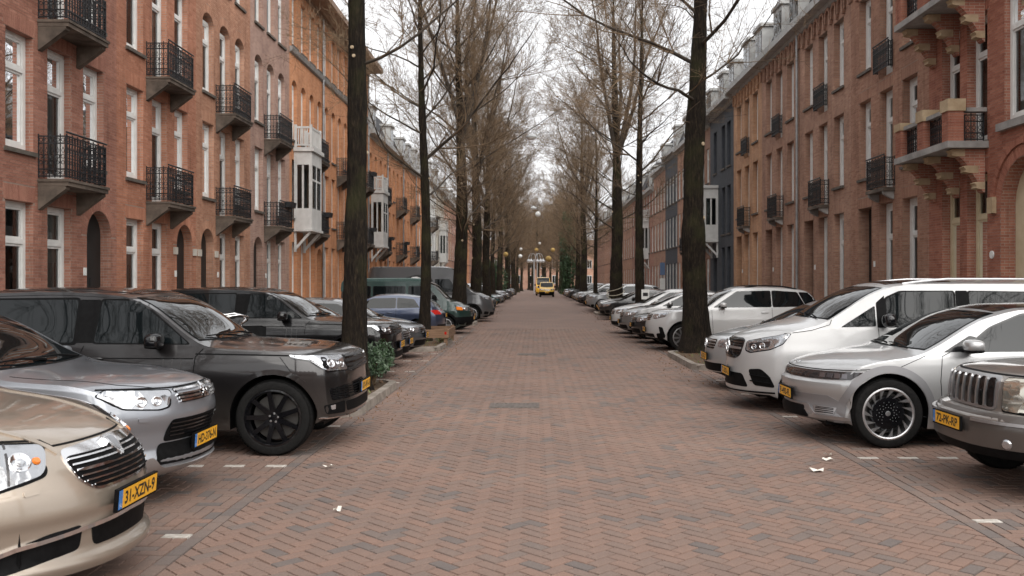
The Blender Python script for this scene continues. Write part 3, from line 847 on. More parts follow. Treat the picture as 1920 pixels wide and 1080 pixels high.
# ---- left row -------------------------------------------------------------------------------
FL = [(0.85, 3.42), (4.42, 6.70), (7.62, 10.05), (11.15, 13.5)]
def left_house(Y0, colr, label, near, b3=0, seed=1, door='arch', arch2=0.0, zmaxb=None):
    Yw = [Y0 + 1.0, Y0 + 2.47, Y0 + 3.93]
    dr = [(Y0 + 4.2, 1.15, 3.48, 0.575)] if door == 'arch' else [(Y0 + 0.95, 1.1, 3.48, 0.55)]
    r = generic_house(-1, Y0, Y0 + 5.05, 14.5, colr, label, FL, Yw, 0.95, seed=seed, doors=dr, balc=[(Y0 + 2.47, 1, 1.7), (Y0 + 2.47, 2, 1.7)],
                      near_bricks=near, brick3d=b3, arch2=arch2, zmaxb=zmaxb, corn=0.5, over=M['wood_eave'])
    number_sign(r, 3.45 if door == 'arch' else 1.75, 2.0)
    xd = dr[0][0] - Y0
    for xx in ((xd - 0.575 - 0.26, xd + 0.58) if label.startswith(('salmon', 'tan')) else ()):
        b = MB(); b.box(xx, xx + 0.25, -0.05, -0.012, 2.62, 2.82); b.build('impost_stone', M['stone_pale'], r)
    return r
left_house(11.5, 'red', 'red brick house left of the picture edge, nearest on that side', False, 0, 11)
for q in range(1): tag(left_house(6.45 - 5.05 * q, 'tan', 'brick house beside the camera seen only mirrored in car windows', False, 0, 90 + q), group='houses mirrored in the left car windows')
left_house(16.55, 'red', 'red brick house at the left picture edge with iron balconies', True, 300, 12, zmaxb=12.5)
left_house(21.6, 'salmon', 'salmon brick house second along the left row', True, 0, 13, zmaxb=12.5)
left_house(26.65, 'tan', 'tan brick house with round arched top windows, third along the left row', True, 0, 14, door='first', arch2=0.36, zmaxb=13)
left_house(31.7, 'mauve', 'mauve grey brick house with arched upper windows just before the orange brick row', False, 0, 15, door='first', arch2=0.36)

def bay_window(root, xc, z0, z1, w=1.7, d=0.75, fmat=None, balustrade=True, corbel=True):
    """timber oriel: parts of its own under one bay"""
    fm = fmat or M['bay_paint']
    b = MB(); x0, x1 = xc - w / 2, xc + w / 2; zs, zt = z0 + 0.85, z1 - 0.55
    b.box(x0, x1, -d, -0.012, z0, zs); b.box(x0, x1, -d, -0.012, zt, z1)
    for (xa, xb) in ((x0, x0 + 0.12), (x1 - 0.12, x1), (xc - 0.05, xc + 0.05)): b.box(xa, xb, -d, -d + 0.12, zs, zt)
    for xa in (x0, x1 - 0.12): b.box(xa, xa + 0.12, -0.14, -0.012, zs, zt); b.box(xa + 0.02, xa + 0.1, -d / 2 - 0.04, -d / 2 + 0.04, zs, zt)
    b.box(x0 - 0.08, x1 + 0.08, -d - 0.10, -0.011, z1, z1 + 0.16); b.box(x0 - 0.05, x1 + 0.05, -d - 0.06, -0.011, z0 - 0.1, z0)
    zm = zs + (zt - zs) * 0.66
    b.box(x0 + 0.12, x1 - 0.12, -d + 0.01, -d + 0.10, zm - 0.04, zm + 0.04)
    o = b.build('bay_window', fm, root)
    for (xa, xb) in ((x0 + 0.12, xc - 0.05), (xc + 0.05, x1 - 0.12)):
        g_ = MB(); g_.box(xa, xb, -d + 0.05, -d + 0.06, zs, zt); g_.build('pane', M['glass'], o)
        f_ = MB(); t = 0.05
        f_.box(xa, xa + t, -d + 0.02, -d + 0.045, zs, zt); f_.box(xb - t, xb, -d + 0.02, -d + 0.045, zs, zt); f_.box(xa + t, xb - t, -d + 0.02, -d + 0.045, zs, zs + t); f_.box(xa + t, xb - t, -d + 0.02, -d + 0.045, zt - t, zt)
        f_.build('sash', M['dark_frame'], o)
    for xa in (x0 + 0.05, x1 - 0.06):
        g_ = MB(); g_.box(xa, xa + 0.01, -d + 0.12, -0.14, zs, zt); g_.build('pane', M['glass'], o)
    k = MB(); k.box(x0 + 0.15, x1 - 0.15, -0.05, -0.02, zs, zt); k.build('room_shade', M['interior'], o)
    if corbel:
        for xa in (x0 + 0.05, x1 - 0.17):
            c = MB(); c.bar((xa + 0.06, -0.03, z0 - 0.85), (xa + 0.06, -d + 0.08, z0 - 0.12), 0.10); c.bar((xa + 0.06, -0.045, z0 - 0.95), (xa + 0.06, -0.045, z0 - 0.1), 0.09); c.build('bracket', fm, o)
    if balustrade:
        r = MB(); zz = z1 + 0.16
        for (xa, ya) in ((x0, -d), (x1 - 0.1, -d), (x0, -0.12), (x1 - 0.1, -0.12)): r.box(xa, xa + 0.1, ya, ya + 0.1, zz, zz + 0.95)
        r.box(x0 + 0.1, x1 - 0.1, -d + 0.02, -d + 0.08, zz + 0.80, zz + 0.88); r.box(x0 + 0.1, x1 - 0.1, -d + 0.02, -d + 0.08, zz + 0.08, zz + 0.14)
        for xa in (x0 + 0.02, x1 - 0.08):
            r.box(xa, xa + 0.06, -d + 0.1, -0.12, zz + 0.80, zz + 0.88); r.box(xa, xa + 0.06, -d + 0.1, -0.12, zz + 0.08, zz + 0.14)
            for q in range(5): yy = -d + 0.18 + q * (d - 0.3) / 5; r.box(xa + 0.01, xa + 0.05, yy, yy + 0.04, zz + 0.14, zz + 0.80)
        for q in range(11): xx = x0 + 0.16 + q * (w - 0.36) / 10; r.box(xx, xx + 0.04, -d + 0.03, -d + 0.07, zz + 0.14, zz + 0.80)
        r.build('balustrade', fm, o)
    return o

def orange_house(Y0, wid, label, bay, seed, H=14.5, balcs=True):
    n = 4; Yw = [Y0 + wid * (k + 0.55) / n for k in range(n)]
    fl = [(0.85, 3.5), (4.5, 6.9), (7.7, 10.2), (11.6, 13.7)] if H > 13 else [(0.85, 3.3), (4.3, 6.6), (7.5, 9.7)]
    r = generic_house(-1, Y0, Y0 + wid, H, 'orange', label, fl, Yw, 0.80, seed=seed, doors=[(Yw[3], 1.0, 3.4, 0.5)], arch2=0.3, reveal=0.34, corn=0.9 if H > 13 else 0.4,
                      over=M['wood_eave'] if H > 13 else None, roof=None if H > 13 else 'mansard',
                      balc=[(Yw[2], 1, 1.5), (Yw[2], 2, 1.5)] if balcs else [])
    if H > 13:
        s_ = MB(); s_.extrude([(-0.012, 11.2), (-0.10, 11.25), (-0.16, 11.42), (-0.012, 11.45)], 'x', 0.0, wid); s_.build('string_course', M['stone_grey'], r)
    if bay: bay_window(r, wid * 0.26, 4.05, 7.25)
    drainpipe(r, wid - 0.25, 0.2, H - 0.4)
    return r
orange_house(36.75, 5.8, 'orange brick house with a white timber bay window topped by a white balustrade', True, 21)
orange_house(42.55, 5.7, 'orange brick house with iron balconies behind the nearest left tree', False, 22)
orange_house(48.25, 5.7, 'last tall orange brick house under the wide brown eave', False, 23)
orange_house(53.95, 7.0, 'lower orange brick house with slate roof and white bay, right after the tall orange row', True, 24, H=11.0)
orange_house(60.95, 7.2, 'lower orange brick house with plant on its balcony', False, 25, H=11.0)
orange_house(68.15, 7.2, 'lower orange brick house before the white stucco houses', False, 26, H=11.0)
def far_house(side, Y0, wid, H, colr, label, seed, fmat='white_frame', n=4, bay=False, roof='mansard', group=None, **k):
    Yw = [Y0 + wid * (q + 0.5) / n for q in range(n)]
    r = generic_house(side, Y0, Y0 + wid, H, colr, label, [(0.8, 3.2), (4.4, 6.6), (7.6, 9.6)], Yw, 0.9, fmat, seed=seed, roof=roof, group=group, curt=0.15, wy=0.06, ft=0.13, **k)
    if bay: bay_window(r, wid * 0.5, 4.0, 7.2)
    return r
far_house(-1, 75.35, 7.0, 11.2, 'orange', 'orange brick house next to the white stucco houses', 31)
far_house(-1, 82.35, 8.0, 11.5, 'white', 'white stucco house with black balconies far down the left row', 32, balc=[(86.5, 1, 1.5), (86.5, 2, 1.5)])
far_house(-1, 90.35, 8.0, 11.5, 'cream', 'pale cream stucco house far down the left row', 33, bay=True)
far_house(-1, 98.35, 9.0, 11.2, 'tan', 'tan brick house beyond the cream stucco house', 34)
for q in range(6):
    far_house(-1, 107.35 + q * 9.5, 9.5, 11.0, ('red', 'mauve', 'orange')[q % 3], ORD[q] + ' of the distant brick houses among trees at the far left end', 35 + q, group='distant houses at the left end of the street')
# ---- right row ------------------------------------------------------------------------------
FR = [(0.9, 4.12), (5.0, 7.36), (8.25, 10.5)]
def frieze(r, w, z, mat):
    n = int(w / 0.62); st = w / n
    if ('frieze', round(w, 2)) not in _cache:
        m = MB()
        pts = [(-0.26, 0), (-0.26, 0.30)] + [(0.26 * math.cos(t), 0.30 + 0.22 * math.sin(t)) for t in [math.pi * (1 - k / 8) for k in range(9)]] + [(0.26, 0.30), (0.26, 0)]
        inner = [(x * 0.62, q * 0.80) for x, q in pts]
        m.extrude(pts + inner[::-1], 'y', -0.075, -0.008)
        k = MB(); k.extrude([(-0.05, -0.14), (0.05, -0.14), (0.09, 0.0), (-0.09, 0.0)], 'y', -0.10, -0.008)
        _cache[('frieze', round(w, 2))] = (m, k)
    m, k = _cache[('frieze', round(w, 2))]
    me, ke = m.mesh('frieze_arch', mat), k.mesh('frieze_corbel', mat)
    for i in range(n):
        o = mesh_obj('frieze_arch', me, r); o.location = ((i + 0.5) * st, 0, z)
        if i: o = mesh_obj('frieze_corbel', ke, r); o.location = (i * st, 0, z - 0.003)
def right_house(Y0, colr, label, near, seed, wid=5.72, fr=True, zmaxb=None):
    Yw = [Y0 + 1.2, Y0 + 2.85, Y0 + 4.5]
    r = generic_house(1, Y0, Y0 + wid, 11.6, colr, label, FR, Yw, 0.98, seed=seed, doors=[(Y0 + 4.5, 1.1, 4.1, 0)], balc=[(Y0 + 2.85, 1, 1.35), (Y0 + 2.85, 2, 1.1)],
                      near_bricks=near, reveal=0.38, wy=0.20, roof='mansard', corn=0.45, zmaxb=zmaxb, curt=0.25, ft=0.17)
    if fr: frieze(r, wid, 10.70, M['bf_' + colr])
    number_sign(r, lx(1, Y0, Y0 + wid, Y0 + 3.75), 2.3)
    return r
right_house(23.05, 'brown', 'brown brick house beside the stone balcony house, nearest of the plain right row', True, 51, zmaxb=11.0)
r3 = right_house(28.75, 'brown', 'brown brick house second along the plain right row', False, 52)
drainpipe(r3, 0.02, 0.2, 11.2)
right_house(34.45, 'brown', 'brown brick house beyond the grey drainpipe, third along the plain right row', False, 53)
right_house(40.15, 'amber', 'amber brick house beside the dark painted house on the right', False, 54)
# dark painted house with white bay
Yw = [47.0, 48.4, 50.6]
rd = generic_house(1, 45.85, 52.05, 11.4, 'slateblue', 'dark slate blue painted house with a white bay window behind the big right tree', [(0.8, 3.7), (4.4, 6.9), (7.9, 10.2)], Yw, 0.85, 'dark_frame',
                   seed=55, doors=[(50.6, 1.0, 3.2, 0)], arch2=0.0, roof='mansard', corn=0.5)
bay_window(rd, 52.05 - 50.6, 4.15, 7.0, 1.8, 0.8, balustrade=False)
far_house(1, 52.05, 6.0, 11.2, 'brown', 'brown brick house with white bay past the dark painted house', 56, bay=True, balc=[(53.0, 1, 1.3)])
far_house(1, 58.05, 6.0, 11.2, 'tan', 'tan brick house in the middle of the right row', 57, balc=[(60.5, 1, 1.3)])
far_house(1, 64.05, 6.0, 11.4, 'slateblue', 'black painted house further along the right row', 58, fmat='white_frame')
far_house(1, 70.05, 7.0, 11.0, 'brown', 'brown brick house past the black painted house', 59)
far_house(1, 77.05, 8.0, 10.0, 'red', 'red brick house with pale window bands past the brown one', 60, bay=True)
for q in range(7):
    far_house(1, 85.05 + q * 9.5, 9.5, 10.5, ('red', 'tan', 'brown')[q % 3], ORD[q] + ' of the distant brick houses among trees at the far right end', 61 + q, group='distant houses at the right end of the street')

# ---- the stone-balcony house at the right edge ---------------------------------------------
def stone_house():
    Y0, Y1 = 15.2, 23.05; w = Y1 - Y0
    r = house_root(1, Y0, Y1, 'red brick house at the right edge with brick and stone balconies on corbels')
    X = lambda Y: Y1 - Y
    rng = random.Random(77)
    ops = []
    def op(Y, ww, z0, z1, arch=0): o = dict(x0=X(Y) - ww / 2, x1=X(Y) + ww / 2, z0=z0, z1=z1, arch=arch); ops.append(o); return o
    cream = [op(21.85, 0.95, 0.55, 4.3), op(20.55, 0.95, 0.55, 4.3)]
    white = [op(21.85, 0.95, 5.0, 7.9), op(20.55, 0.95, 5.0, 7.9), op(18.55, 1.6, 5.25, 8.1), op(16.6, 1.1, 5.25, 8.1), op(21.85, 0.95, 8.4, 11.0), op(20.55, 0.95, 8.4, 11.0), op(18.55, 1.6, 9.0, 11.3)]
    dr = op(18.55, 1.9, 0.03, 4.45, 0.95)
    cream.append(op(16.6, 1.2, 0.8, 3.9))
    facade(r, w, 12.5, ops, M['mortar'], 0.36)
    solid = []
    for o in ops:
        if not o['arch']: solid.append((o['x0'] - 0.06, o['x1'] + 0.06, o['z1'] + 0.002, o['z1'] + 0.31)); soldier(r, o['x0'] - 0.05, o['x1'] + 0.05, o['z1'] + 0.006, o['z1'] + 0.305, M['bn_deepred'], rng)
        else: arch_ring(r, o, M['bn_deepred'], rng); arch_ring(r, dict(o, x0=o['x0'] - 0.25, x1=o['x1'] + 0.25, z1=o['z1'] + 0.25, arch=o['arch'] + 0.25), M['bn_deepred'], rng, ytop=-0.05, t=0.13)
    holes = [dict(x0=dr['x0'] - 0.38, x1=dr['x1'] + 0.38, z0=dr['z1'] - dr['arch'], z1=dr['z1'] + 0.38, arch=dr['arch'] + 0.38)]
    lay_bricks(r, w, 12.5, ops + holes, solid, M['bn_deepred'], 300, 9.0, lambda q: abs((Y1 - q[1]) - 19.9) + abs(q[2] - 4.5) * 0.5, rng)
    rev = MB()
    for o in ops:
        pl = arch_pts(o['x0'], o['x1'], max(0.03, o['z0']), o['z1'], o['arch']); n = len(pl); e = 0.003; cx_ = (o['x0'] + o['x1']) / 2; cz = (o['z0'] + o['z1']) / 2
        q = [(x + (e if x < cx_ else -e), z + (e if z < cz else -e)) for x, z in pl]
        rev.add([(x, -0.004, z) for x, z in q] + [(x, 0.358, z) for x, z in q], [(i, (i + 1) % n, n + (i + 1) % n, n + i) for i in range(n)])
    me = bpy.data.meshes.new('reveal'); me.from_pydata(rev.v, [], rev.f); me.materials.append(M['bf_deepred']); mesh_obj('reveal', me, r)
    for o in cream: window_unit(r, o, M['cream_frame'], 0.2, 0.74, True, 1)
    for o in white: window_unit(r, o, M['white_frame'], 0.12 if o['x1'] - o['x0'] > 1.3 else 0.2, 0.70, True, 1 if o['x1'] - o['x0'] > 1.3 else 0)
    door_unit(r, dr, 0.31, M['cream_frame'])
    sl = MB(); sl.box(X(18.55) - 0.95, X(18.55) + 0.95, -0.12, -0.012, 5.08, 5.24); sl.build('stone_sill', M['stone_grey'], r)
    for xx in (dr['x0'] - 0.42, dr['x1'] + 0.17):
        c = MB(); c.box(xx, xx + 0.25, -0.10, -0.012, 3.35, 3.70); c.build('springer_stone', M['sandstone'], r)
    for (zb, first) in ((4.82, True), (8.18, False)):
        ya, yb, d = X(23.0), X(20.0), 0.92
        s_ = MB(); s_.box(ya, yb, -d, -0.012, zb, zb + 0.15)
        bo = s_.build('balcony', M['stone_grey'], r)
        zt = zb + 0.15
        for xp in (ya + 0.02, (ya + yb) / 2 - 0.17, yb - 0.36):
            wdt = 0.34
            # brick pillar courses
            V, Fc, T = [], [], []
            k = 0; z = zt + 0.004
            while z < zt + 0.66:
                off = 0.0 if k % 2 else 0.11
                for (a, b_) in (((0, 0.5), (0.5, 1)) if k % 2 else ((0, 0.3), (0.3, 0.7), (0.7, 1))):
                    xa, xb = xp + wdt * a + 0.004, xp + wdt * b_ - 0.004
                    b0 = len(V); t = min(1, max(0, rng.gauss(0.5, 0.25))); y0, y1 = -d + 0.03, -d + 0.03 + wdt
                    V += [(xa, y0, z), (xb, y0, z), (xb, y1, z), (xa, y1, z), (xa, y0, z + 0.054), (xb, y0, z + 0.054), (xb, y1, z + 0.054), (xa, y1, z + 0.054)]
                    Fc += [tuple(b0 + i for i in f) for f in [(0, 3, 2, 1), (4, 5, 6, 7), (0, 1, 5, 4), (1, 2, 6, 5), (2, 3, 7, 6), (3, 0, 4, 7)]]; T += [t] * 8
                z += 0.0625; k += 1
            pm = mesh_obj('brick_pillar', tinted('brick_pillar', V, Fc, T, M['bn_deepred']), bo)
            core = MB(); core.box(xp + 0.008, xp + wdt - 0.008, -d + 0.038, -d + 0.022 + wdt, zt, zt + 0.66); core.build('pillar_core', M['mortar'], bo)
            cp = MB(); cp.box(xp - 0.03, xp + wdt + 0.03, -d, -d + wdt + 0.06, zt + 0.665, zt + 0.93 if xp > ya + 0.1 else zt + 0.85); cp.build('cap_stone', M['sandstone'], bo)
        rl = MB(); rl.box(ya + 0.40, (ya + yb) / 2 - 0.21, -d + 0.08, -d + 0.30, zt + 0.66, zt + 0.75); rl.box((ya + yb) / 2 + 0.21, yb - 0.40, -d + 0.08, -d + 0.30, zt + 0.66, zt + 0.75)
        rl.box(yb - 0.30, yb - 0.06, -d + 0.45, -0.02, zt + 0.66, zt + 0.75); rl.build('coping', M['stone_grey'], bo)
        for (xa, xb) in ((ya + 0.40, (ya + yb) / 2 - 0.21), ((ya + yb) / 2 + 0.21, yb - 0.40)):
            rr = mesh_obj('railing', railing_mesh(xb - xa, 0.1, 0.62, True, False), bo); rr.location = (xa, -d + 0.19, zt)
        rr = mesh_obj('railing', railing_mesh(d - 0.50, 0.1, 0.62, True, False), bo); rr.location = (yb - 0.18, -0.04, zt); rr.rotation_euler = (0, 0, R(-90))
        for xc in (ya + 0.25, (ya + yb) / 2, yb - 0.28):
            # stepped corbels, stone ends on brick
            for (zz, dd, mt) in ((zb - 0.17, 0.76, 'sandstone'), (zb - 0.54, 0.46, 'sandstone'), (zb - 0.90, 0.22, 'sandstone')):
                c = MB(); h_ = 0.16
                prof = [(-max(0.012, dd - 0.30), zz), (-max(0.012, dd - 0.30), zz + h_), (-dd, zz + h_)] + [(-dd - 0.07 + 0.09 * math.sin(k * 0.45), zz + h_ * (1 - k / 6)) for k in range(1, 6)] + [(-dd + 0.10, zz)]
                c.extrude(prof, 'x', xc - 0.118, xc + 0.118); c.build('corbel', M[mt], bo)
            bk = MB(); bk.extrude([(-0.012, zb - 0.01), (-0.76, zb - 0.01), (-0.46, zb - 0.30), (-0.22, zb - 0.66), (-0.06, zb - 0.96), (-0.012, zb - 0.98)], 'x', xc - 0.115, xc + 0.115); bk.build('brick_corbel', M['bf_deepred'], bo)
    cornice(r, w, 12.5, M['white_frame'], 0.5)
    n_ = MB(); n_.lathe([(0.001, -0.04), (0.085, -0.035), (0.09, -0.012)], 16, 'y', (X(19.85), 0, 2.45)); n_.build('house_number_plate', M['white_frame'], r, 40)
stone_house()
right_house(9.4, 'brown', 'brown brick house right of the picture edge, nearest on that side', False, 50, fr=False)
# ------------------------------------------------------------------ trees and planting
def bark_mat():
    m, nt, b = new_mat('bark'); setp(b, rough=0.92, spec=0.2)
    co = objcoord(nt); mp = nt.nodes.new('ShaderNodeMapping'); mp.inputs['Scale'].default_value = (11, 11, 2.2); nt.links.new(co, mp.inputs[0])
    n = node(nt, 'ShaderNodeTexNoise', Scale=2.2, Detail=9.0, Roughness=0.72, Distortion=0.4); nt.links.new(mp.outputs[0], n.inputs['Vector'])
    col = ramp(nt, n.outputs[0], [(0.36, (0.006, 0.0045, 0.0035)), (0.52, (0.018, 0.013, 0.009)), (0.64, (0.040, 0.029, 0.018)), (0.76, (0.13, 0.098, 0.060))])
    ms = node(nt, 'ShaderNodeTexNoise', Scale=1.1, Detail=5.0); nt.links.new(co, ms.inputs['Vector'])
    f = ramp(nt, ms.outputs[0], [(0.5, (0, 0, 0)), (0.72, (0.55, 0.55, 0.55))])
    col = mixc(nt, f, col, (0.060, 0.062, 0.022))
    nt.links.new(col, b.inputs['Base Color']); bump(nt, b, n.outputs[0], 1.0, 0.08); return m
M['bark'] = bark_mat()
M['twig'] = noisy('twig_bark', (0.085, 0.058, 0.036), (0.205, 0.138, 0.082), 1.5, 0.9)
M['twig_dark'] = noisy('limb_bark', (0.026, 0.020, 0.015), (0.062, 0.047, 0.034), 2.5, 0.9)
M['cut_wood'] = plain('cut_wood', (0.42, 0.33, 0.22), 0.8)

def tree_meshes(seed, r0, H, first=4.2, spread=1.0, fork=None, dens=1.0, upright=0.5):
    """trunk, limbs and twigs as three meshes; every shoot is a tapered tube"""
    rg = random.Random(seed); tr, li, tw = MB(), MB(), MB()
    # trunk path
    pts, rad, n = [], [], 26
    ph = rg.uniform(0, 6)
    for i in range(n + 1):
        t = i / n; z = H * 0.86 * t
        flare = 1 + 0.55 * math.exp(-z / 0.22) + 0.12 * math.exp(-z / 1.2)
        bulge = 1 + 0.07 * math.sin(z * 1.9 + ph) * math.sin(z * 0.83 + ph) + (0.10 if rg.random() < 0.22 and z > 2.5 else 0)
        pts.append(Vector((0.10 * math.sin(z * 0.33 + ph) * min(1, z / 4), 0.10 * math.cos(z * 0.29 + ph * 1.7) * min(1, z / 4), z - 0.08)))
        rad.append(r0 * flare * bulge * max(0.06, (1 - 0.90 * t ** 1.1)))
    # extra rings near the ground and a knobbly section
    segs = 18; P, Rr = [], []
    for i in range(n):
        for k in range(4):
            f = k / 4; P.append(pts[i].lerp(pts[i + 1], f)); Rr.append(rad[i] * (1 - f) + rad[i + 1] * f)
    P.append(pts[-1]); Rr.append(rad[-1])
    b = len(tr.v)
    for i, p in enumerate(P):
        for j in range(segs):
            a = 2 * math.pi * j / segs
            k = 1 + 0.045 * math.sin(3 * a + p.z * 0.6 + ph) + 0.035 * math.sin(7 * a - p.z * 1.7) + rg.uniform(-0.035, 0.035) + 0.10 * math.exp(-max(0, p.z) / 0.3) * math.sin(5 * a + ph)
            tr.v.append((p.x + math.cos(a) * Rr[i] * k, p.y + math.sin(a) * Rr[i] * k, p.z))
    for i in range(len(P) - 1):
        for j in range(segs): tr.f.append((b + i * segs + j, b + i * segs + (j + 1) % segs, b + (i + 1) * segs + (j + 1) % segs, b + (i + 1) * segs + j)); tr.m.append(0)
    def at(z):
        i = min(len(P) - 2, max(0, int(z / (H * 0.86) * (len(P) - 1)))); return P[i].copy(), Rr[i]
    def shoot(p, d, L_, r, n, mb, sides, curl=0.0, wob=0.12):
        q = [p.copy()]; d = d.normalized()
        for i in range(n):
            d = (d + Vector((rg.gauss(0, wob), rg.gauss(0, wob), rg.gauss(0, wob * 0.7) + curl))).normalized()
            q.append(q[-1] + d * (L_ / n))
        rr = [max(0.0036, r * (1 - 0.88 * (i / n))) for i in range(n + 1)]
        mb.tube(q, rr, sides, cap=False); return q, rr
    def twigs(q, rr, k, Lm, depth):
        for _ in range(k):
            i = rg.randint(1, len(q) - 2); d0 = (q[i + 1] - q[i]).normalized()
            s_ = d0.orthogonal().normalized(); s_.rotate(Matrix.Rotation(rg.uniform(0, 6.28), 3, d0))
            d = d0 * rg.uniform(0.5, 1.1) + s_ * rg.uniform(0.5, 0.95) + Vector((0, 0, 0.28 * upright))
            L2 = Lm * rg.uniform(0.5, 1.15)
            if depth > 0:
                q2, r2 = shoot(q[i], d, L2, max(0.0045, rr[i] * 0.55), 5, tw, 3, 0.03 * upright, 0.10)
                twigs(q2, r2, max(2, int(6 * dens)), L2 * 0.5, depth - 1)
            else:
                shoot(q[i], d, L2, max(0.0036, rr[i] * 0.6), 3, tw, 3, 0.02, 0.09)
    nl = int(24 * dens); az = rg.uniform(0, 6)
    for i in range(nl):
        t = i / (nl - 1); z = first + (H * 0.84 - first) * t ** 0.9
        p, r = at(z); az += 2.4 + rg.uniform(-0.5, 0.5)
        el = R(rg.uniform(8, 34) + 38 * t) * (0.7 + 0.6 * upright)
        L_ = spread * (3.1 + 2.0 * math.sin(math.pi * min(1, t * 0.8 + 0.25))) * rg.uniform(0.75, 1.15)
        d = Vector((math.cos(az) * math.cos(el), math.sin(az) * math.cos(el), math.sin(el)))
        rb = max(0.018, min(r * 0.45, 0.055) * rg.uniform(0.5, 1.0))
        q, rr = shoot(p + d * r * 0.3, d, L_, rb, 10, li, 6, 0.05 * upright, 0.12)
        for _ in range(int(10 * dens)):
            j = rg.randint(1, 9); d0 = (q[j + 1] - q[j]).normalized(); s_ = d0.orthogonal().normalized(); s_.rotate(Matrix.Rotation(rg.uniform(0, 6.28), 3, d0))
            dd = d0 * 0.8 + s_ * rg.uniform(0.5, 0.9) + Vector((0, 0, 0.25 * upright))
            L2 = L_ * rg.uniform(0.28, 0.5)
            q2, r2 = shoot(q[j], dd, L2, max(0.007, rr[j] * 0.55), 6, tw, 4, 0.04 * upright, 0.11)
            twigs(q2, r2, int(7 * dens), L2 * 0.44, 1 if L2 > 1.1 else 0)
    if fork:
        for k in range(fork):
            a = 2 * math.pi * k / fork + rg.uniform(0, 1); p, r = at(H * rg.uniform(0.38, 0.5))
            d = Vector((math.cos(a) * 0.33, math.sin(a) * 0.33, 1))
            q, rr = shoot(p, d, H * 0.48, r * 0.62, 12, li, 9, 0.02, 0.05)
            for _ in range(int(16 * dens)):
                j = rg.randint(2, 11); d0 = Vector((rg.uniform(-1, 1), rg.uniform(-1, 1), rg.uniform(0.3, 1.1)))
                q2, r2 = shoot(q[j], d0, rg.uniform(1.2, 2.6), max(0.01, rr[j] * 0.35), 7, tw, 4, 0.05, 0.10)
                twigs(q2, r2, int(8 * dens), 0.9, 1)
    kns = []
    for _ in range(5):
        z = rg.uniform(2.6, 6.5); p, r = at(z); a = rg.uniform(0, 6.28)
        c = p + Vector((math.cos(a), math.sin(a), 0)) * r * 0.98; ax = Vector((math.cos(a), math.sin(a), 0.0))
        kn = MB(); kn.tube([c - ax * 0.04, c + ax * 0.025], [r * 0.26, r * 0.18], 10); kns.append(kn.mesh('pruning_scar', M['cut_wood']))
    return (tr.mesh('trunk', M['bark'], 60), li.mesh('limbs', M['twig_dark'], 60), tw.mesh('crown', M['twig']), kns)

TP = {}
def proto(key, **k):
    if key not in TP: TP[key] = tree_meshes(**k)
    return TP[key]
KIND = {
    'slim':  dict(seed=3, r0=0.205, H=17, first=5.6, spread=0.95, dens=1.0, upright=0.75),
    'slimb': dict(seed=8, r0=0.17, H=16, first=4.6, spread=1.0, dens=1.0, upright=0.8),
    'stout': dict(seed=5, r0=0.33, H=19, first=6.6, spread=1.2, dens=1.05, upright=0.45),
    'old':   dict(seed=6, r0=0.36, H=20, first=4.5, spread=1.12, fork=4, dens=1.25, upright=0.62),
    'oldb':  dict(seed=14, r0=0.33, H=19, first=3.8, spread=1.08, fork=4, dens=1.22, upright=0.7),
}
def tree(kind, x, y, label, rz, sc=1.0, group=None, crown=True):
    me = proto(kind, **KIND[kind])
    r = empty('bare_tree', (x, y, 0.0), rz); r.scale = (sc, sc, sc); tag(r, label, 'tree', group)
    mesh_obj('trunk', me[0], r); l_ = mesh_obj('limbs', me[1], r); mesh_obj('crown', me[2], r); [mesh_obj('pruning_scar', k_, r) for k_ in (me[3] if y < 60 else [])]
    return r
tree('slim', -3.0, 14.9, 'bare tree with mossy dark trunk beside the green bush and dark grey car', 2.2, 1.0)
tree('slimb', -3.37, 27.2, 'slim bare tree standing in the wooden plank guard on the left', 0.4)
tree('oldb', -3.4, 40.2, 'stout bare tree in front of the grey high van', 1.0)
tree('old', -3.45, 51.5, 'bare tree next beyond the grey high van on the left', 2.0, 0.95)
tree('oldb', -3.4, 63.0, 'bare tree fifth along the left row', 3.1, 0.95)
tree('slim', -3.5, 75.0, 'slimmer bare tree sixth along the left row', 4.0, 1.05)
tree('stout', 4.06, 22.9, 'thick dark bare tree on the kerbed bed on the right, nearest of its row', 0.6, 0.98)
tree('slim', 4.32, 37.5, 'slim dark bare tree behind the white parked car on the right', 5.0)
tree('old', 4.6, 52.5, 'huge forked bare tree with rope round its trunk on the right', 1.3, 1.1)
tree('slimb', 4.4, 67.0, 'thin bare tree between two stout ones far along the right', 2.6)
tree('oldb', 4.45, 86.0, 'stout reddish bare tree just before the ivy tree on the right', 0.2, 1.1)
FARL = '%s of the distant bare trees in the far left row'; FARR = '%s of the distant bare trees in the far right row'
for i, y in enumerate((88, 101, 115, 130, 146, 163)):
    tree(('old', 'oldb', 'stout')[i % 3], -3.5 + 0.2 * (i % 2), y, FARL % ORD[i], i * 1.3, 0.9, 'distant trees of the left row')
for i, y in enumerate((99, 124, 138, 152, 168)):
    tree(('oldb', 'old', 'stout')[i % 3], 4.5 - 0.2 * (i % 2), y, FARR % ORD[i], i * 1.7 + 0.5, 0.9, 'distant trees of the right row')
tree('slim', -3.05, 2.3, 'bare tree beside the camera, seen mirrored in the dark grey car windows', 1.2)
tree('slimb', 4.2, 2.0, 'bare tree beside the camera on the right, seen mirrored in car windows', 2.2)
for (x, y, k_, l_) in ((-9.6, -6.0, 'slim', 'spreading bare tree mirrored in the side windows of the left cars'), (-14.0, -11.0, 'slimb', 'tall bare tree mirrored behind the spreading one in the left cars'),
                   (10.6, -6.0, 'slim', 'spreading bare tree mirrored in the side windows of the right cars'), (15.0, -11.0, 'slimb', 'tall bare tree mirrored behind the spreading one in the right cars')):
    tree(k_, x, y, l_, x * 0.7)
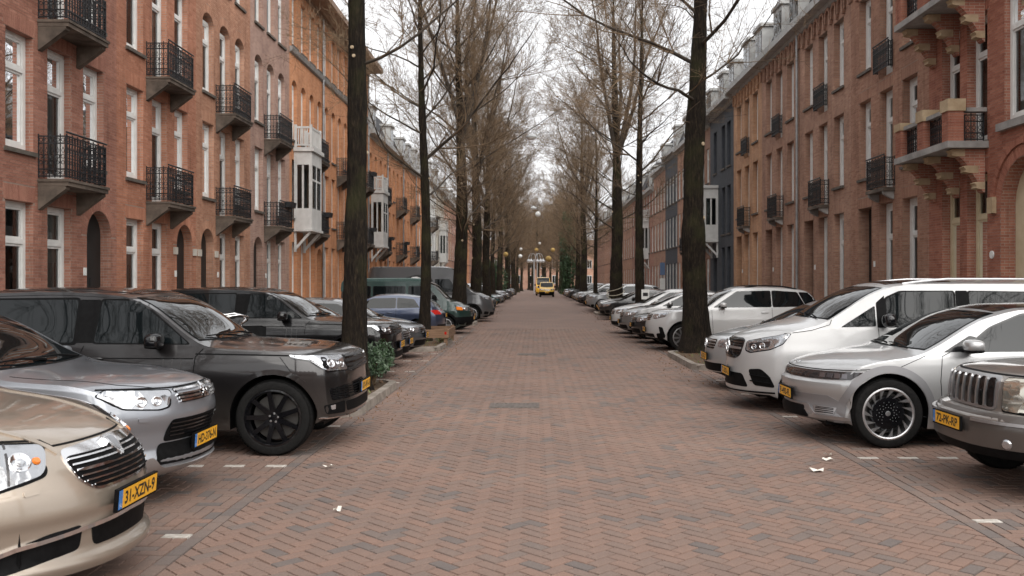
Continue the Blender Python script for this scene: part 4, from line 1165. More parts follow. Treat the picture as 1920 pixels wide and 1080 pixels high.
for i, (x, y) in enumerate(((-7, 176), (-3, 184), (0.3, 172), (1.5, 190), (5.5, 178), (9, 184), (-11, 190), (13, 190), (-0.8, 200), (3.2, 204), (-5, 208), (6.5, 210), (-1.6, 214), (2.2, 217), (4.6, 198), (-3.6, 220))):
    tree(('old', 'oldb')[i % 2], x, y, 'bare tree in the hazy brown grove closing the end of the street', i * 0.9, 0.95, 'trees closing the street')

# leafy planting: many small leaves in a volume
def leaf_cloud(n, fn, size, seed, cols, name, mats):
    rg = random.Random(seed); mb = MB()
    for i in range(n):
        p = fn(rg); a = Vector((rg.gauss(0, 1), rg.gauss(0, 1), rg.gauss(0, 0.7) + 0.3)).normalized(); u = a.orthogonal().normalized(); u.rotate(Matrix.Rotation(rg.uniform(0, 6.28), 3, a)); v = a.cross(u)
        s_ = size * rg.uniform(0.6, 1.3); w = s_ * 0.36
        P = Vector(p)
        mb.add([P - u * s_ / 2, P - v * w / 2 + a * w * 0.15, P + u * s_ / 2, P + v * w / 2 + a * w * 0.15], [(0, 1, 2), (0, 2, 3)], rg.randrange(len(mats)))
    me = bpy.data.meshes.new(name); me.from_pydata(mb.v, [], mb.f)
    for mt in mats: me.materials.append(mt)
    me.polygons.foreach_set('material_index', mb.m); me.update(); return me
M['leaf_a'] = noisy('leaf_dark_green', (0.020, 0.045, 0.018), (0.045, 0.085, 0.035), 5, 0.5)
M['leaf_b'] = noisy('leaf_grey_green', (0.055, 0.090, 0.055), (0.11, 0.15, 0.10), 5, 0.5)
M['leaf_c'] = noisy('leaf_yellow_green', (0.10, 0.12, 0.035), (0.17, 0.18, 0.06), 5, 0.6)
M['dead_leaf'] = noisy('dead_leaf', (0.10, 0.05, 0.025), (0.24, 0.13, 0.065), 9, 0.8)
def bush(x, y, rx, ry, rz, n, label, seed, z0=0.1, mats=('leaf_a', 'leaf_b'), leaf=0.085):
    r = empty('leafy_bush', (x, y, z0)); tag(r, label, 'bush')
    rg0 = random.Random(seed); lobes = [(rg0.uniform(-0.55, 0.55) * rx, rg0.uniform(-0.55, 0.55) * ry, rg0.uniform(0.25, 0.75) * rz, rg0.uniform(0.35, 0.6)) for _ in range(14)]
    def fn(rg):
        l = rg.choice(lobes); k = rg.uniform(0.3, 1.0) ** 0.5
        d = Vector((rg.gauss(0, 1), rg.gauss(0, 1), rg.gauss(0, 1))).normalized() * k * l[3]
        return (l[0] + d.x * rx, l[1] + d.y * ry, max(0.02, l[2] + d.z * rz * 0.7))
    mesh_obj('foliage', leaf_cloud(n, fn, leaf, seed, None, 'foliage', [M[k] for k in mats]), r)
    st = MB()
    for l in lobes: st.tube([(l[0] * 0.2, l[1] * 0.2, -0.05), (l[0] * 0.6, l[1] * 0.6, l[2] * 0.6), (l[0], l[1], l[2])], [0.016, 0.011, 0.005], 5)
    st.build('stem', M['twig'], r)
    return r
bush(-2.84, 15.5, 0.42, 0.62, 0.72, 3400, 'glossy grey green bush at the foot of the nearest left tree', 4)
bush(-4.2, 93, 1.6, 2.5, 4.6, 4200, 'dark evergreen shrub mass behind the far left cars', 9, 0, ('leaf_a',), 0.30)
# ivy column
def ivy(x, y, rad, h, label, seed):
    r = empty('ivy_clad_tree', (x, y, 0)); tag(r, label, 'tree')
    t = MB(); t.tube([(0, 0, 0), (0.1, 0, h * 0.5), (0, 0.1, h)], [0.3, 0.25, 0.12], 10); t.build('trunk', M['bark'], r, 60)
    def fn(rg):
        a = rg.uniform(0, 6.28); z = rg.uniform(0.4, h); k = rad * (0.55 + 0.45 * math.sin(z * 0.9 + 2 * math.sin(a * 2)) ** 2) * rg.uniform(0.6, 1.0) * (1.0 if z < h * 0.75 else 1.4 - z / h * 1.1 + 0.35)
        return (math.cos(a) * k, math.sin(a) * k, z)
    mesh_obj('foliage', leaf_cloud(5200, fn, 0.32, seed, None, 'foliage', [M['leaf_a']]), r)
ivy(4.0, 112, 1.25, 10.5, 'tree trunk wholly covered in dark ivy far along the right', 5)

# kerbed tree beds cut into the parking bays
def tree_bed(x0, x1, y0, y1, label, seed, litter=420):
    """long kerb stones round a bed of soil; street-side corners rounded"""
    rg = random.Random(seed)
    s_ = MB(); s_.add([(x0 + 0.1, y0 + 0.1, 0.085), (x1 - 0.1, y0 + 0.1, 0.085), (x1 - 0.1, y1 - 0.1, 0.085), (x0 + 0.1, y1 - 0.1, 0.085)], [(0, 1, 2, 3)])
    bed = tag(s_.build('tree_bed', M['soil']), kind='structure')
    street = x1 if abs(x1) < abs(x0) else x0; back = x0 if street == x1 else x1; sg = 1 if street > back else -1
    rr = 0.45; path = [(back, y0)]
    for k in range(7): a = R(-90 + 15 * k); path.append((street - sg * rr + sg * rr * math.cos(a), y0 + rr + rr * math.sin(a)))
    for k in range(7): a = R(15 * k); path.append((street - sg * rr + sg * rr * math.cos(a), y1 - rr + rr * math.sin(a)))
    path.append((back, y1))
    stones = []; acc = [path[0]]
    L_ = 0
    for a, b in zip(path, path[1:]):
        seg = math.hypot(b[0] - a[0], b[1] - a[1]); n = max(1, int(seg / 0.25))
        for k in range(1, n + 1):
            p = (a[0] + (b[0] - a[0]) * k / n, a[1] + (b[1] - a[1]) * k / n); L_ += seg / n; acc.append(p)
            if L_ > 0.85: stones.append(acc); acc = [p]; L_ = 0
    if len(acc) > 1: stones.append(acc)
    cx, cy = (x0 + x1) / 2, (y0 + y1) / 2
    for st in stones:
        m = MB(); n = len(st); V = []
        dz = rg.uniform(-0.006, 0.006)
        for i, p in enumerate(st):
            a, b = Vector(st[max(0, i - 1)]), Vector(st[min(n - 1, i + 1)]); d = (b - a).normalized(); nn = Vector((d.y, -d.x))
            if nn.dot(Vector((cx - p[0], cy - p[1]))) < 0: nn = -nn
            e = Vector(p) + d * (0.006 if i == 0 else (-0.006 if i == n - 1 else 0)); f = e + nn * 0.14
            V += [(e.x, e.y, -0.03), (e.x + nn.x * 0.012, e.y + nn.y * 0.012, 0.118 + dz), (f.x, f.y, 0.12 + dz), (f.x, f.y, -0.03)]
        F_ = []
        for i in range(n - 1):
            for k in range(4): F_.append((i * 4 + k, i * 4 + (k + 1) % 4, i * 4 + 4 + (k + 1) % 4, i * 4 + 4 + k))
        F_ += [(0, 1, 2, 3), tuple((n - 1) * 4 + k for k in (3, 2, 1, 0))]
        m.add(V, F_); m.build('kerb_stone', M['kerb'], bed)
    def fn(r_):
        return (r_.uniform(x0 + 0.12, x1 - 0.12), r_.uniform(y0 + 0.12, y1 - 0.12), 0.088 + r_.uniform(0, 0.03))
    o = mesh_obj('leaf_litter', leaf_cloud(litter, fn, 0.075, seed, None, 'leaf_litter', [M['dead_leaf'], M['dead_leaf'], M['leaf_c']]), bed); o['kind'] = 'stuff'
    return bed
BEDS = [(-6.6, -2.42, 12.3, 16.2, 'bed'), (-6.6, -2.55, 24.1, 28.2, 'bed'), (3.28, 7.6, 18.9, 23.1, 'bed'), (-6.6, -2.6, 38.4, 41.0, 'bed'), (3.4, 7.6, 36.2, 38.6, 'bed'), (3.4, 7.6, 50.8, 54.2, 'bed'), (-6.6, -2.6, 50.3, 52.7, 'bed')]
for i, (a, b, c, d, l) in enumerate(BEDS): tree_bed(a, b, c, d, l, 40 + i)
# leaf litter and twigs blown against gutters and kerbs
def fn_l(r_):
    k = r_.random()
    if k < 0.40: y = r_.uniform(12, 60); return (XL + r_.gauss(-0.1, 0.28), y, 0.006 + r_.uniform(0, 0.012))
    if k < 0.80: y = r_.uniform(16, 60); return (XR + r_.gauss(0.0, 0.32), y, 0.006 + r_.uniform(0, 0.012))
    b = r_.choice(BEDS); s_ = b[1] if b[0] < 0 else b[0]
    return (s_ + r_.gauss(0.1 if b[0] < 0 else -0.1, 0.25), r_.uniform(b[2] - 0.4, b[3] + 0.4), 0.008 + r_.uniform(0, 0.02))
o = mesh_obj('fallen_leaves', leaf_cloud(1500, fn_l, 0.05, 77, None, 'fallen_leaves', [M['dead_leaf']])); tag(o, 'scattered brown leaves and twigs along the gutters', 'leaves', kind='stuff')
# ------------------------------------------------------------------ vehicles
def pchip(pts):
    xs = np.array([p[0] for p in pts], float); ys = np.array([p[1] for p in pts], float)
    h = np.diff(xs); dl = np.diff(ys) / h; m = np.zeros(len(xs))
    if len(xs) > 2:
        for i in range(1, len(xs) - 1):
            if dl[i - 1] * dl[i] > 0:
                w1, w2 = 2 * h[i] + h[i - 1], h[i] + 2 * h[i - 1]; m[i] = (w1 + w2) / (w1 / dl[i - 1] + w2 / dl[i])
    m[0] = dl[0]; m[-1] = dl[-1]
    def f(x):
        x = np.clip(np.asarray(x, float), xs[0], xs[-1]); i = np.clip(np.searchsorted(xs, x) - 1, 0, len(xs) - 2)
        t = (x - xs[i]) / h[i]
        return ((1 + 2 * t) * (1 - t) ** 2) * ys[i] + t * (1 - t) ** 2 * h[i] * m[i] + t * t * (3 - 2 * t) * ys[i + 1] + t * t * (t - 1) * h[i] * m[i + 1]
    return f

def body_mesh(S, res=1.0):
    """car body: a box grid pulled onto profile curves. Nose at x = 0 facing -x, y across, z up."""
    L_, hw0 = S['L'], S['W'] / 2
    top, belt = pchip(S['top']), pchip(S['belt'])
    xf, xr = pchip(S['nose']), pchip(S['tail'])              # x shift by height
    sec = pchip(S['sec'])                                     # half-width factor by z, below the belt
    plan = pchip(S.get('plan', [(0, 0.905), (0.18, 0.95), (0.45, 0.985), (0.9, 1.0), (L_ - 1.0, 1.0), (L_ - 0.4, 0.975), (L_, 0.91)]))
    roofw = S.get('roofw', 0.80); crown = pchip(S.get('crown', [(0, 0.05), (L_, 0.05)]))
    zc, ra, r = S['zc'], S['ra'], S['r']
    dlf, dlr = S.get('dlf', 0.95), S.get('dlr', 0.8)
    af, pf = S.get('bowf', (0.32, 2.8)); ar, pr = S.get('bowr', (0.22, 3.0))
    def side_x(x0):                                            # where a station really ends up on the flank
        return x0 + np.clip(1 - x0 / dlf, 0, 1) ** 1.5 * af - np.clip(1 - (L_ - x0) / dlr, 0, 1) ** 1.5 * ar
    _t = np.linspace(0, L_, 2001); _g = side_x(_t)
    inv = lambda x: float(np.interp(x, _g, _t))
    xs = set(np.linspace(0, L_, int(64 * res)).tolist()) | {0.02, 0.05, 0.09, 0.14, 0.2, L_ - 0.03, L_ - 0.08, L_ - 0.15}
    for xw in S['axles']:
        for a in np.linspace(0, math.pi, int(19 * res)): xs.add(inv(xw - ra * math.cos(a)))
        xs.add(inv(xw - ra - 0.006)); xs.add(inv(xw + ra + 0.006))
    for (x, z) in S['top']: xs.add(float(x))
    xs = np.array(sorted(x for x in xs if 0 <= x <= L_)); keep = [0]
    for i in range(1, len(xs)):
        if xs[i] - xs[keep[-1]] > 0.0035: keep.append(i)
    xs = xs[keep]; xs[-1] = L_
    def zbot(x):
        z = np.full_like(x, zc) + 0.10 * np.clip((0.5 - x) / 0.5, 0, 1) ** 2 * S.get('up', 1) + 0.14 * np.clip((x - L_ + 0.6) / 0.6, 0, 1) ** 2
        for xw in S['axles']:
            d = np.abs(side_x(x) - xw); ins = d <= ra + 1e-3
            z = np.where(ins, np.maximum(z, r + np.sqrt(np.maximum(0, ra * ra - d * d))), z)
        return z
    nl, nu_, nv = int(22 * res), int(10 * res), int(22 * res)
    wl = np.concatenate([np.linspace(0, 1, nl + 1), 1 + np.linspace(0, 1, nu_ + 1)[1:]])
    vv = np.sin(np.linspace(-1, 1, nv + 1) * math.pi / 2 * 0.92) / math.sin(math.pi / 2 * 0.92)
    pc = S.get('pc', 3.0)
    zroof = max(z for x, z in S['top'])
    def P(x0, v, wv):
        x0, v, wv = np.broadcast_arrays(np.asarray(x0, float), np.asarray(v, float), np.asarray(wv, float))
        zt = top(x0); ze = np.maximum(zt - crown(x0), zbot(x0) + 0.06); zb_ = np.minimum(belt(x0), ze - 0.01); zo = np.minimum(zbot(x0), zb_ - 0.03)
        z = np.where(wv <= 1, zo + wv * (zb_ - zo), zb_ + (wv - 1) * (ze - zb_))
        ztop_v = zt - (zt - ze) * np.abs(v) ** pc
        z = np.where(wv >= 2 - 1e-9, ztop_v, z)
        zz = np.minimum(z, zb_)
        k = sec(zz) * plan(x0)
        tumb = np.clip((np.minimum(z, ze) - zb_) / max(0.15, zroof - float(belt(L_ * 0.5))), 0, 1.1)
        k = k * (1 - (1 - roofw) * tumb ** 0.9)
        y = v * k * hw0
        F_ = np.clip(1 - x0 / dlf, 0, 1) ** 1.5; Rr_ = np.clip(1 - (L_ - x0) / dlr, 0, 1) ** 1.5
        x = x0 + F_ * (xf(z) + af * np.abs(v) ** pf) - Rr_ * (xr(z) + ar * np.abs(v) ** pr)
        return np.stack([x, y, z], -1)
    V, Fc, Mi = [], [], []
    idx = {}
    def vid(p):
        k = (round(p[0], 5), round(p[1], 5), round(p[2], 5))
        if k not in idx: idx[k] = len(V); V.append(tuple(float(c) for c in p))
        return idx[k]
    def grid(A, mi):
        n, m = A.shape[:2]; ids = [[vid(A[i, j]) for j in range(m)] for i in range(n)]
        for i in range(n - 1):
            for j in range(m - 1):
                f = []
                for q in (ids[i][j], ids[i + 1][j], ids[i + 1][j + 1], ids[i][j + 1]):
                    if q not in f: f.append(q)
                if len(f) > 2: Fc.append(tuple(f)); Mi.append(mi)
    grid(P(xs[:, None], -1.0, wl[None, :]), 0); grid(P(xs[:, None], 1.0, wl[None, :]), 0)
    grid(P(xs[:, None], vv[None, :], 2.0), 0); grid(P(xs[:, None], vv[None, :], 0.0), 1)
    grid(P(0.0, vv[:, None], wl[None, :]), 0); grid(P(L_, vv[:, None], wl[None, :]), 0)
    me = bpy.data.meshes.new('body'); me.from_pydata(V, [], Fc)
    bm = bmesh.new(); bm.from_mesh(me); bmesh.ops.recalc_face_normals(bm, faces=bm.faces)
    bm.to_mesh(me); bm.free(); me.polygons.foreach_set('material_index', Mi)
    sharp_by_angle(me, S.get('sharp', 38)); me.update()
    return me

def rpoly(pts, r=0.03, n=4):
    """polygon with rounded corners"""
    out = []; k = len(pts)
    for i in range(k):
        p, a, b = Vector(pts[i]), Vector(pts[i - 1]), Vector(pts[(i + 1) % k])
        da, db = a - p, b - p; rr = min(r, da.length * 0.45, db.length * 0.45)
        A, B = p + da.normalized() * rr, p + db.normalized() * rr
        for j in range(n + 1):
            t = j / n; q = A * (1 - t) ** 2 + p * 2 * t * (1 - t) + B * t * t; out.append((q.x, q.y))
    return out
class Car:
    def __init__(s, S, root, res=1.0):
        s.S, s.root = S, root; S['near'] = res >= 1.0; s.me = body_mesh(S, res)
        s.me.materials.append(S['paint']); s.me.materials.append(M['black_plastic'])
        s.body = mesh_obj('body', s.me, root)
        bm = bmesh.new(); bm.from_mesh(s.me); s.bvh = BVHTree.FromBMesh(bm); bm.free()
        pts = []; cx = 1.25; zr = S.get('zwrap', 0.72)
        for k in range(0, 105):
            a = R(k); d = Vector((-math.cos(a), math.sin(a), 0)); h = s.bvh.ray_cast(Vector((cx, 0, zr)) + d * 4, -d)
            if h[0] is not None: pts.append((h[0].x, h[0].y))
        pts = np.array(pts); seg = np.hypot(*np.diff(pts, axis=0).T); cs = np.concatenate([[0], np.cumsum(seg)])
        s.wp, s.ws = pts, cs
    def wrap_xy(s, a):
        sg = -1 if a < 0 else 1; t = abs(a)
        x = np.interp(t, s.ws, s.wp[:, 0]); y = np.interp(t, s.ws, s.wp[:, 1])
        x1, y1 = np.interp(t + 0.06, s.ws, s.wp[:, 0]), np.interp(t + 0.06, s.ws, s.wp[:, 1]); x0, y0 = np.interp(max(0, t - 0.06), s.ws, s.wp[:, 0]), np.interp(max(0, t - 0.06), s.ws, s.wp[:, 1])
        d = Vector((x1 - x0, y1 - y0, 0)).normalized(); n = Vector((-d.y, d.x, 0))
        if t < 0.03: n = Vector((-1, 0, 0))
        if n.x > 0 and t < 0.6: n = -n
        if n.y < -0.05: n = -n
        return Vector((float(x), float(y) * sg, 0)), Vector((n.x, n.y * sg, 0))
    def hit(s, mode, a, b):
        L_ = s.S['L']
        if mode == 'side+': o, d = Vector((a, 2.5, b)), Vector((0, -1, 0))
        elif mode == 'side-': o, d = Vector((a, -2.5, b)), Vector((0, 1, 0))
        elif mode == 'front': o, d = Vector((-2, a, b)), Vector((1, 0, 0))
        elif mode == 'rear': o, d = Vector((L_ + 2, a, b)), Vector((-1, 0, 0))
        elif mode == 'top': o, d = Vector((a, b, 4)), Vector((0, 0, -1))
        else:
            p, n = s.wrap_xy(a); o = Vector((p.x, p.y, b)) + n * 1.2; d = -n
        h = s.bvh.ray_cast(o, d, 3.2 if mode != 'top' else 4.5)
        if h[0] is None: return None
        nn = h[1] if h[1].dot(d) < 0 else -h[1]
        return h[0], nn
    def panel(s, name, mode, poly, mat, off=0.004, thick=0.012, res=0.07, parent=None, rnd=0.03, smooth=True, sub=None):
        """a plate that follows the body: outline given in the mode's own plane"""
        if rnd: poly = rpoly(poly, rnd)
        B = []
        for i in range(len(poly)):
            a, b = Vector(poly[i]), Vector(poly[(i + 1) % len(poly)]); n = max(1, int((b - a).length / res))
            for k in range(n): B.append(a.lerp(b, k / n))
        nb = len(B)
        x0, x1 = min(p.x for p in B), max(p.x for p in B); y0, y1 = min(p.y for p in B), max(p.y for p in B)
        inner = []
        nx, ny = int((x1 - x0) / res), int((y1 - y0) / res)
        for i in range(1, nx + 1):
            for j in range(1, ny + 1):
                q = Vector((x0 + (x1 - x0) * i / (nx + 1), y0 + (y1 - y0) * j / (ny + 1)))
                c = False
                for k in range(nb):
                    p, w = B[k], B[k - 1]
                    if (p.y > q.y) != (w.y > q.y) and q.x < (w.x - p.x) * (q.y - p.y) / (w.y - p.y + 1e-12) + p.x: c = not c
                if c and min((q - p).length for p in B) > res * 0.35: inner.append(q)
        vs_, _, fs, *_r = delaunay_2d_cdt(B + inner, [], [list(range(nb))], 1, 1e-6)
        P, N = [], []; last = None; miss = []
        for i, q in enumerate(vs_):
            h = s.hit(mode, q.x, q.y)
            if h is None: miss.append(i); P.append(None); N.append(None)
            else: P.append(h[0]); N.append(h[1])
        if len(miss) == len(P): return None
        for i in miss:
            j = min((k for k in range(len(P)) if P[k] is not None and k not in miss), key=lambda k: (vs_[k] - vs_[i]).length)
            P[i] = P[j].copy(); N[i] = N[j].copy()
        edges = {}
        for f in fs:
            for k in range(len(f)):
                e = (f[k], f[(k + 1) % len(f)]); edges[e] = 1
        bd = [e for e in edges if (e[1], e[0]) not in edges]
        V = [p + n * off for p, n in zip(P, N)]; F_ = [tuple(f) for f in fs]
        m2 = {}
        for a, b in bd:
            for k in (a, b):
                if k not in m2: m2[k] = len(V); V.append(P[k] - N[k] * thick)
            F_.append((a, m2[a], m2[b], b))
        me = bpy.data.meshes.new(name); me.from_pydata([tuple(v) for v in V], [], F_)
        bm = bmesh.new(); bm.from_mesh(me); bmesh.ops.recalc_face_normals(bm, faces=bm.faces)
        # face outward
        fo = sum((f.normal.dot(N[0]) for f in list(bm.faces)[:len(fs)]))
        bm.to_mesh(me); bm.free()
        me.materials.append(mat); sharp_by_angle(me, 45) if smooth else None
        return mesh_obj(name, me, parent or s.root)
    def both(s, name, poly, mat, **k):
        return [s.panel(name, m, poly, mat, **k) for m in ('side+', 'side-')]
    def wboth(s, name, poly, mat, **k):
        return [s.panel(name, 'wrap', poly, mat, **k), s.panel(name, 'wrap', [(-a, b) for a, b in poly], mat, **k)]
    def strip(s, name, mode, pts, width, mat, off=0.003, thick=0.006, parent=None, dense=0.05):
        """narrow band along a path on the body (seams, mouldings, grille bars)"""
        Q = []
        for a, b in zip(pts, pts[1:]):
            a, b = Vector(a), Vector(b); n = max(1, int((b - a).length / dense))
            for k in range(n): Q.append(a.lerp(b, k / n))
        Q.append(Vector(pts[-1])); V, F_ = [], []; ok = 0
        for i, q in enumerate(Q):
            d = (Q[min(i + 1, len(Q) - 1)] - Q[max(0, i - 1)]).normalized(); nn = Vector((-d.y, d.x)) * width / 2
            h1, h2 = s.hit(mode, q.x + nn.x, q.y + nn.y), s.hit(mode, q.x - nn.x, q.y - nn.y)
            if h1 is None or h2 is None: continue
            V += [h1[0] - h1[1] * thick, h1[0] + h1[1] * off, h2[0] + h2[1] * off, h2[0] - h2[1] * thick]; ok += 1
        if ok < 2: return None
        for i in range(ok - 1):
            for k in range(3): F_.append((i * 4 + k, i * 4 + k + 1, i * 4 + 5 + k, i * 4 + 4 + k))
        F_ += [(0, 1, 2, 3), tuple((ok - 1) * 4 + k for k in (3, 2, 1, 0))]
        me = bpy.data.meshes.new(name); me.from_pydata([tuple(v) for v in V], [], F_)
        bm = bmesh.new(); bm.from_mesh(me); bmesh.ops.recalc_face_normals(bm, faces=bm.faces); bm.to_mesh(me); bm.free()
        me.materials.append(mat); return mesh_obj(name, me, parent or s.root)
    def strips(s, name, pts, width, mat, **k):
        return [s.strip(name, m, pts, width, mat, **k) for m in ('side+', 'side-')]
    def disc(s, name, mode, a, b, r, mat, off=0.004, depth=0.02, prof=None, parent=None, n=16, sq=1.0):
        h = s.hit(mode, a, b)
        if h is None: return
        m = MB(); m.lathe(prof or [(0.0001, depth), (r * 0.7, depth * 0.9), (r, 0.0)], n)
        q = h[1].to_track_quat('Z', 'Y').to_matrix().to_4x4()
        mat4 = Matrix.Translation(h[0] + h[1] * off) @ q @ Matrix.Diagonal((1, sq, 1, 1))
        m.v = [tuple(mat4 @ Vector(p)) for p in m.v]
        return m.build(name, mat, parent or s.root, 40)
    def plate(s, text, z, x_off=0.02, tilt=0.0, y=0.0, w=0.52, rear=False):
        h = s.hit('rear' if rear else 'front', y, z)
        x = h[0].x if h else 0.0
        hh = 0.11
        fr = MB(); fr.box(-0.012, 0.012, -w / 2 - 0.012, w / 2 + 0.012, -hh / 2 - 0.014, hh / 2 + 0.010)
        o = fr.build('number_plate', M['black_plastic'], s.root)
        o.location = ((x + x_off) if rear else (x - x_off), y, z); o.rotation_euler = (0, tilt, math.pi if rear else 0)
        p = MB(); p.box(-0.015, -0.0125, -w / 2, w / 2 - 0.045, -hh / 2, hh / 2); p.build('plate_face', M['plate_yellow'], o)
        b = MB(); b.box(-0.015, -0.0125, w / 2 - 0.0445, w / 2, -hh / 2, hh / 2); b.build('plate_band', M['plate_blue'], o)
        def txt(body, size, yc, zc, mat, bold, wmax):
            cu = bpy.data.curves.new('txt', 'FONT'); cu.body = body; cu.size = size; cu.align_x = 'CENTER'; cu.align_y = 'CENTER'; cu.offset = bold; cu.resolution_u = 3
            t = bpy.data.objects.new('txt', cu); COL.objects.link(t)
            dg = bpy.context.evaluated_depsgraph_get(); me = bpy.data.meshes.new_from_object(t.evaluated_get(dg))
            bpy.data.objects.remove(t); bpy.data.curves.remove(cu)
            xs = [v.co.x for v in me.vertices]
            if not xs: return
            k = wmax / (max(xs) - min(xs)); ys = [v.co.y for v in me.vertices]; cy = (max(ys) + min(ys)) / 2
            for v in me.vertices: v.co = Vector((-0.0158, yc - v.co.x * k, zc + (v.co.y - cy)))
            me.materials.clear(); me.materials.append(mat); mesh_obj('lettering', me, o)
        if text:
            txt(text, 0.104, -0.020, 0.0, M['plate_ink'], 0.0028, w - 0.105)
            txt('NL', 0.032, w / 2 - 0.022, -0.032, M['white_ink'], 0.0, 0.03)
        return o
    def mirror(s, x, z, mat, size=(0.085, 0.115, 0.075), out=0.13):
        for sg, mode in ((1, 'side+'), (-1, 'side-')):
            h = s.hit(mode, x, z)
            if h is None: continue
            y = h[0].y
            m = MB(); m.blob((x, y + sg * (out + 0.03), z + 0.05), size, 3.0, 16, 10)
            o = m.build('mirror', mat, s.root, 50)
            f = MB(); f.blob((x + 0.02, y + sg * out * 0.4, z - 0.02), (0.045, out * 0.6, 0.025), 2.5); f.blob((x + 0.004, y + sg * (out + 0.03), z - 0.005), (size[0] * 0.97, size[1] * 0.97, 0.026), 2.6); f.build('mirror_base', M['black_plastic'], o, 50)
    def handles(s, pts, mat):
        for sg, mode in ((1, 'side+'), (-1, 'side-')):
            for (x, z) in pts:
                h = s.hit(mode, x, z)
                if h: m = MB(); m.blob((x, h[0].y + sg * 0.018, z), (0.105, 0.016, 0.018), 2.6, 12, 6); m.build('door_handle', mat, s.root, 50)
    def wipers(s, x, y0s, mat=None):
        for (ya, yb, xa, xb) in y0s:
            pa, pb = s.hit('top', xa, ya), s.hit('top', xb, yb)
            if pa and pb:
                mid = s.hit('top', (xa + xb) / 2, (ya + yb) / 2); m = MB()
                m.tube([pa[0] + pa[1] * 0.02, mid[0] + mid[1] * 0.035, pb[0] + pb[1] * 0.02], [0.012, 0.010, 0.006], 5); m.build('wiper', M['black_plastic'], s.root)
    def roof_rail(s, x0, x1, ky, mat, hgt=0.045):
        for sg in (1, -1):
            pts = []
            for k in range(13):
                x = x0 + (x1 - x0) * k / 12; h = s.hit('top', x, sg * ky)
                if h: pts.append(h[0] + Vector((0, 0, hgt * min(1, 4 * min(k, 12 - k) / 12) + 0.005)))
            if len(pts) > 2: m = MB(); m.tube(pts, 0.018, 8); m.build('roof_rail', mat, s.root, 50)
    def wheels(s, style='spoke', n=10, rimmat=None, rim_r=0.72):
        S = s.S; r = S['r']; w = S.get('tw', 0.24); hw = S['W'] / 2
        rm = rimmat or M['satin_silver']; rr = r * rim_r
        key = ('wheel', round(r, 3), style, n, rm.name, round(rim_r, 2), w)
        if key not in _cache:
            t = MB(); prof = [(rr, -w * 0.42), (rr + 0.012, -w * 0.47), (rr + (r - rr) * 0.5, -w * 0.5), (r - 0.022, -w * 0.46), (r - 0.004, -w * 0.36), (r, -w * 0.12), (r, w * 0.12), (r - 0.004, w * 0.36), (r - 0.022, w * 0.46), (rr + (r - rr) * 0.5, w * 0.5), (rr, w * 0.42)]
            t.lathe(prof, 48, 'y')
            for k in range(64):     # tread blocks
                a = 2 * math.pi * k / 64
                for (ya, yb, ph) in ((-w * 0.44, -w * 0.16, 0.0), (-w * 0.13, w * 0.13, 0.05), (w * 0.16, w * 0.44, 0.0)):
                    q = []
                    for (aa, yy, ri) in ((a + ph, ya, r - 0.006), (a + ph + 0.075, ya, r - 0.006), (a + ph + 0.075, yb, r - 0.006), (a + ph, yb, r - 0.006)): q.append((math.cos(aa) * (ri + 0.010 * (1 - (abs(yy) / (w * 0.5)) ** 3)), yy, math.sin(aa) * (ri + 0.010 * (1 - (abs(yy) / (w * 0.5)) ** 3))))
                    t.add(q, [(0, 1, 2, 3)])
            m = MB(); m.lathe([(rr + 0.004, -w * 0.44), (rr - 0.014, -w * 0.45), (rr - 0.028, -w * 0.36), (rr - 0.035, w * 0.3)], 40, 'y')
            m.lathe([(0.0001, -w * 0.30), (r * 0.10, -w * 0.30), (r * 0.16, -w * 0.27), (r * 0.17, -w * 0.1)], 20, 'y')
            if style == 'turbine':
                m = MB(); m.lathe([(rr + 0.004, -w * 0.44), (rr - 0.012, -w * 0.455), (rr - 0.024, -w * 0.43), (rr - 0.035, w * 0.3)], 48, 'y')
                for k in range(n):
                    a = 2 * math.pi * k / n
                    def pt(rad, ang, y): return (rad * math.cos(ang), y, rad * math.sin(ang))
                    ya, yb = -w * 0.43, -w * 0.36
                    v = [pt(rr - 0.015, a, ya), pt(rr - 0.015, a + 0.19, ya), pt(rr * 0.60, a + 0.36, ya + 0.012), pt(rr - 0.015, a, yb), pt(rr - 0.015, a + 0.19, yb), pt(rr * 0.60, a + 0.36, yb + 0.012)]
                    m.add(v, [(0, 1, 2), (3, 5, 4), (0, 3, 4, 1), (1, 4, 5, 2), (2, 5, 3, 0)])
            else:
                for k in range(n):
                    a = 2 * math.pi * k / n; tw_ = (0.16 if style == 'spoke' else 0.24) * 5 / n + 0.03
                    for da in ((-tw_ * 0.55, tw_ * 0.55) if style == 'twin' else (0.0,)):
                        c, sn = math.cos(a + da), math.sin(a + da); wd0 = r * 0.17 * (0.35 if style == 'twin' else 10 / (n + 4)) * 0.55; wd1 = rr * 0.10 * (0.6 if style == 'twin' else 10 / (n + 4))
                        v = []
                        for (rad, wd, y) in ((r * 0.12, wd0, -w * 0.31), (rr - 0.02, wd1, -w * 0.42)):
                            for (sg, yy) in ((-1, y), (1, y), (1, y + 0.035), (-1, y + 0.035)): v.append((c * rad - sn * wd * sg, yy, sn * rad + c * wd * sg))
                        m.add(v, [(0, 1, 5, 4), (1, 2, 6, 5), (2, 3, 7, 6), (3, 0, 4, 7)])
            bk = MB(); bk.lathe([(0.0001, w * 0.02), (rr * 0.80, w * 0.02), (rr * 0.80, w * 0.1)], 28, 'y')
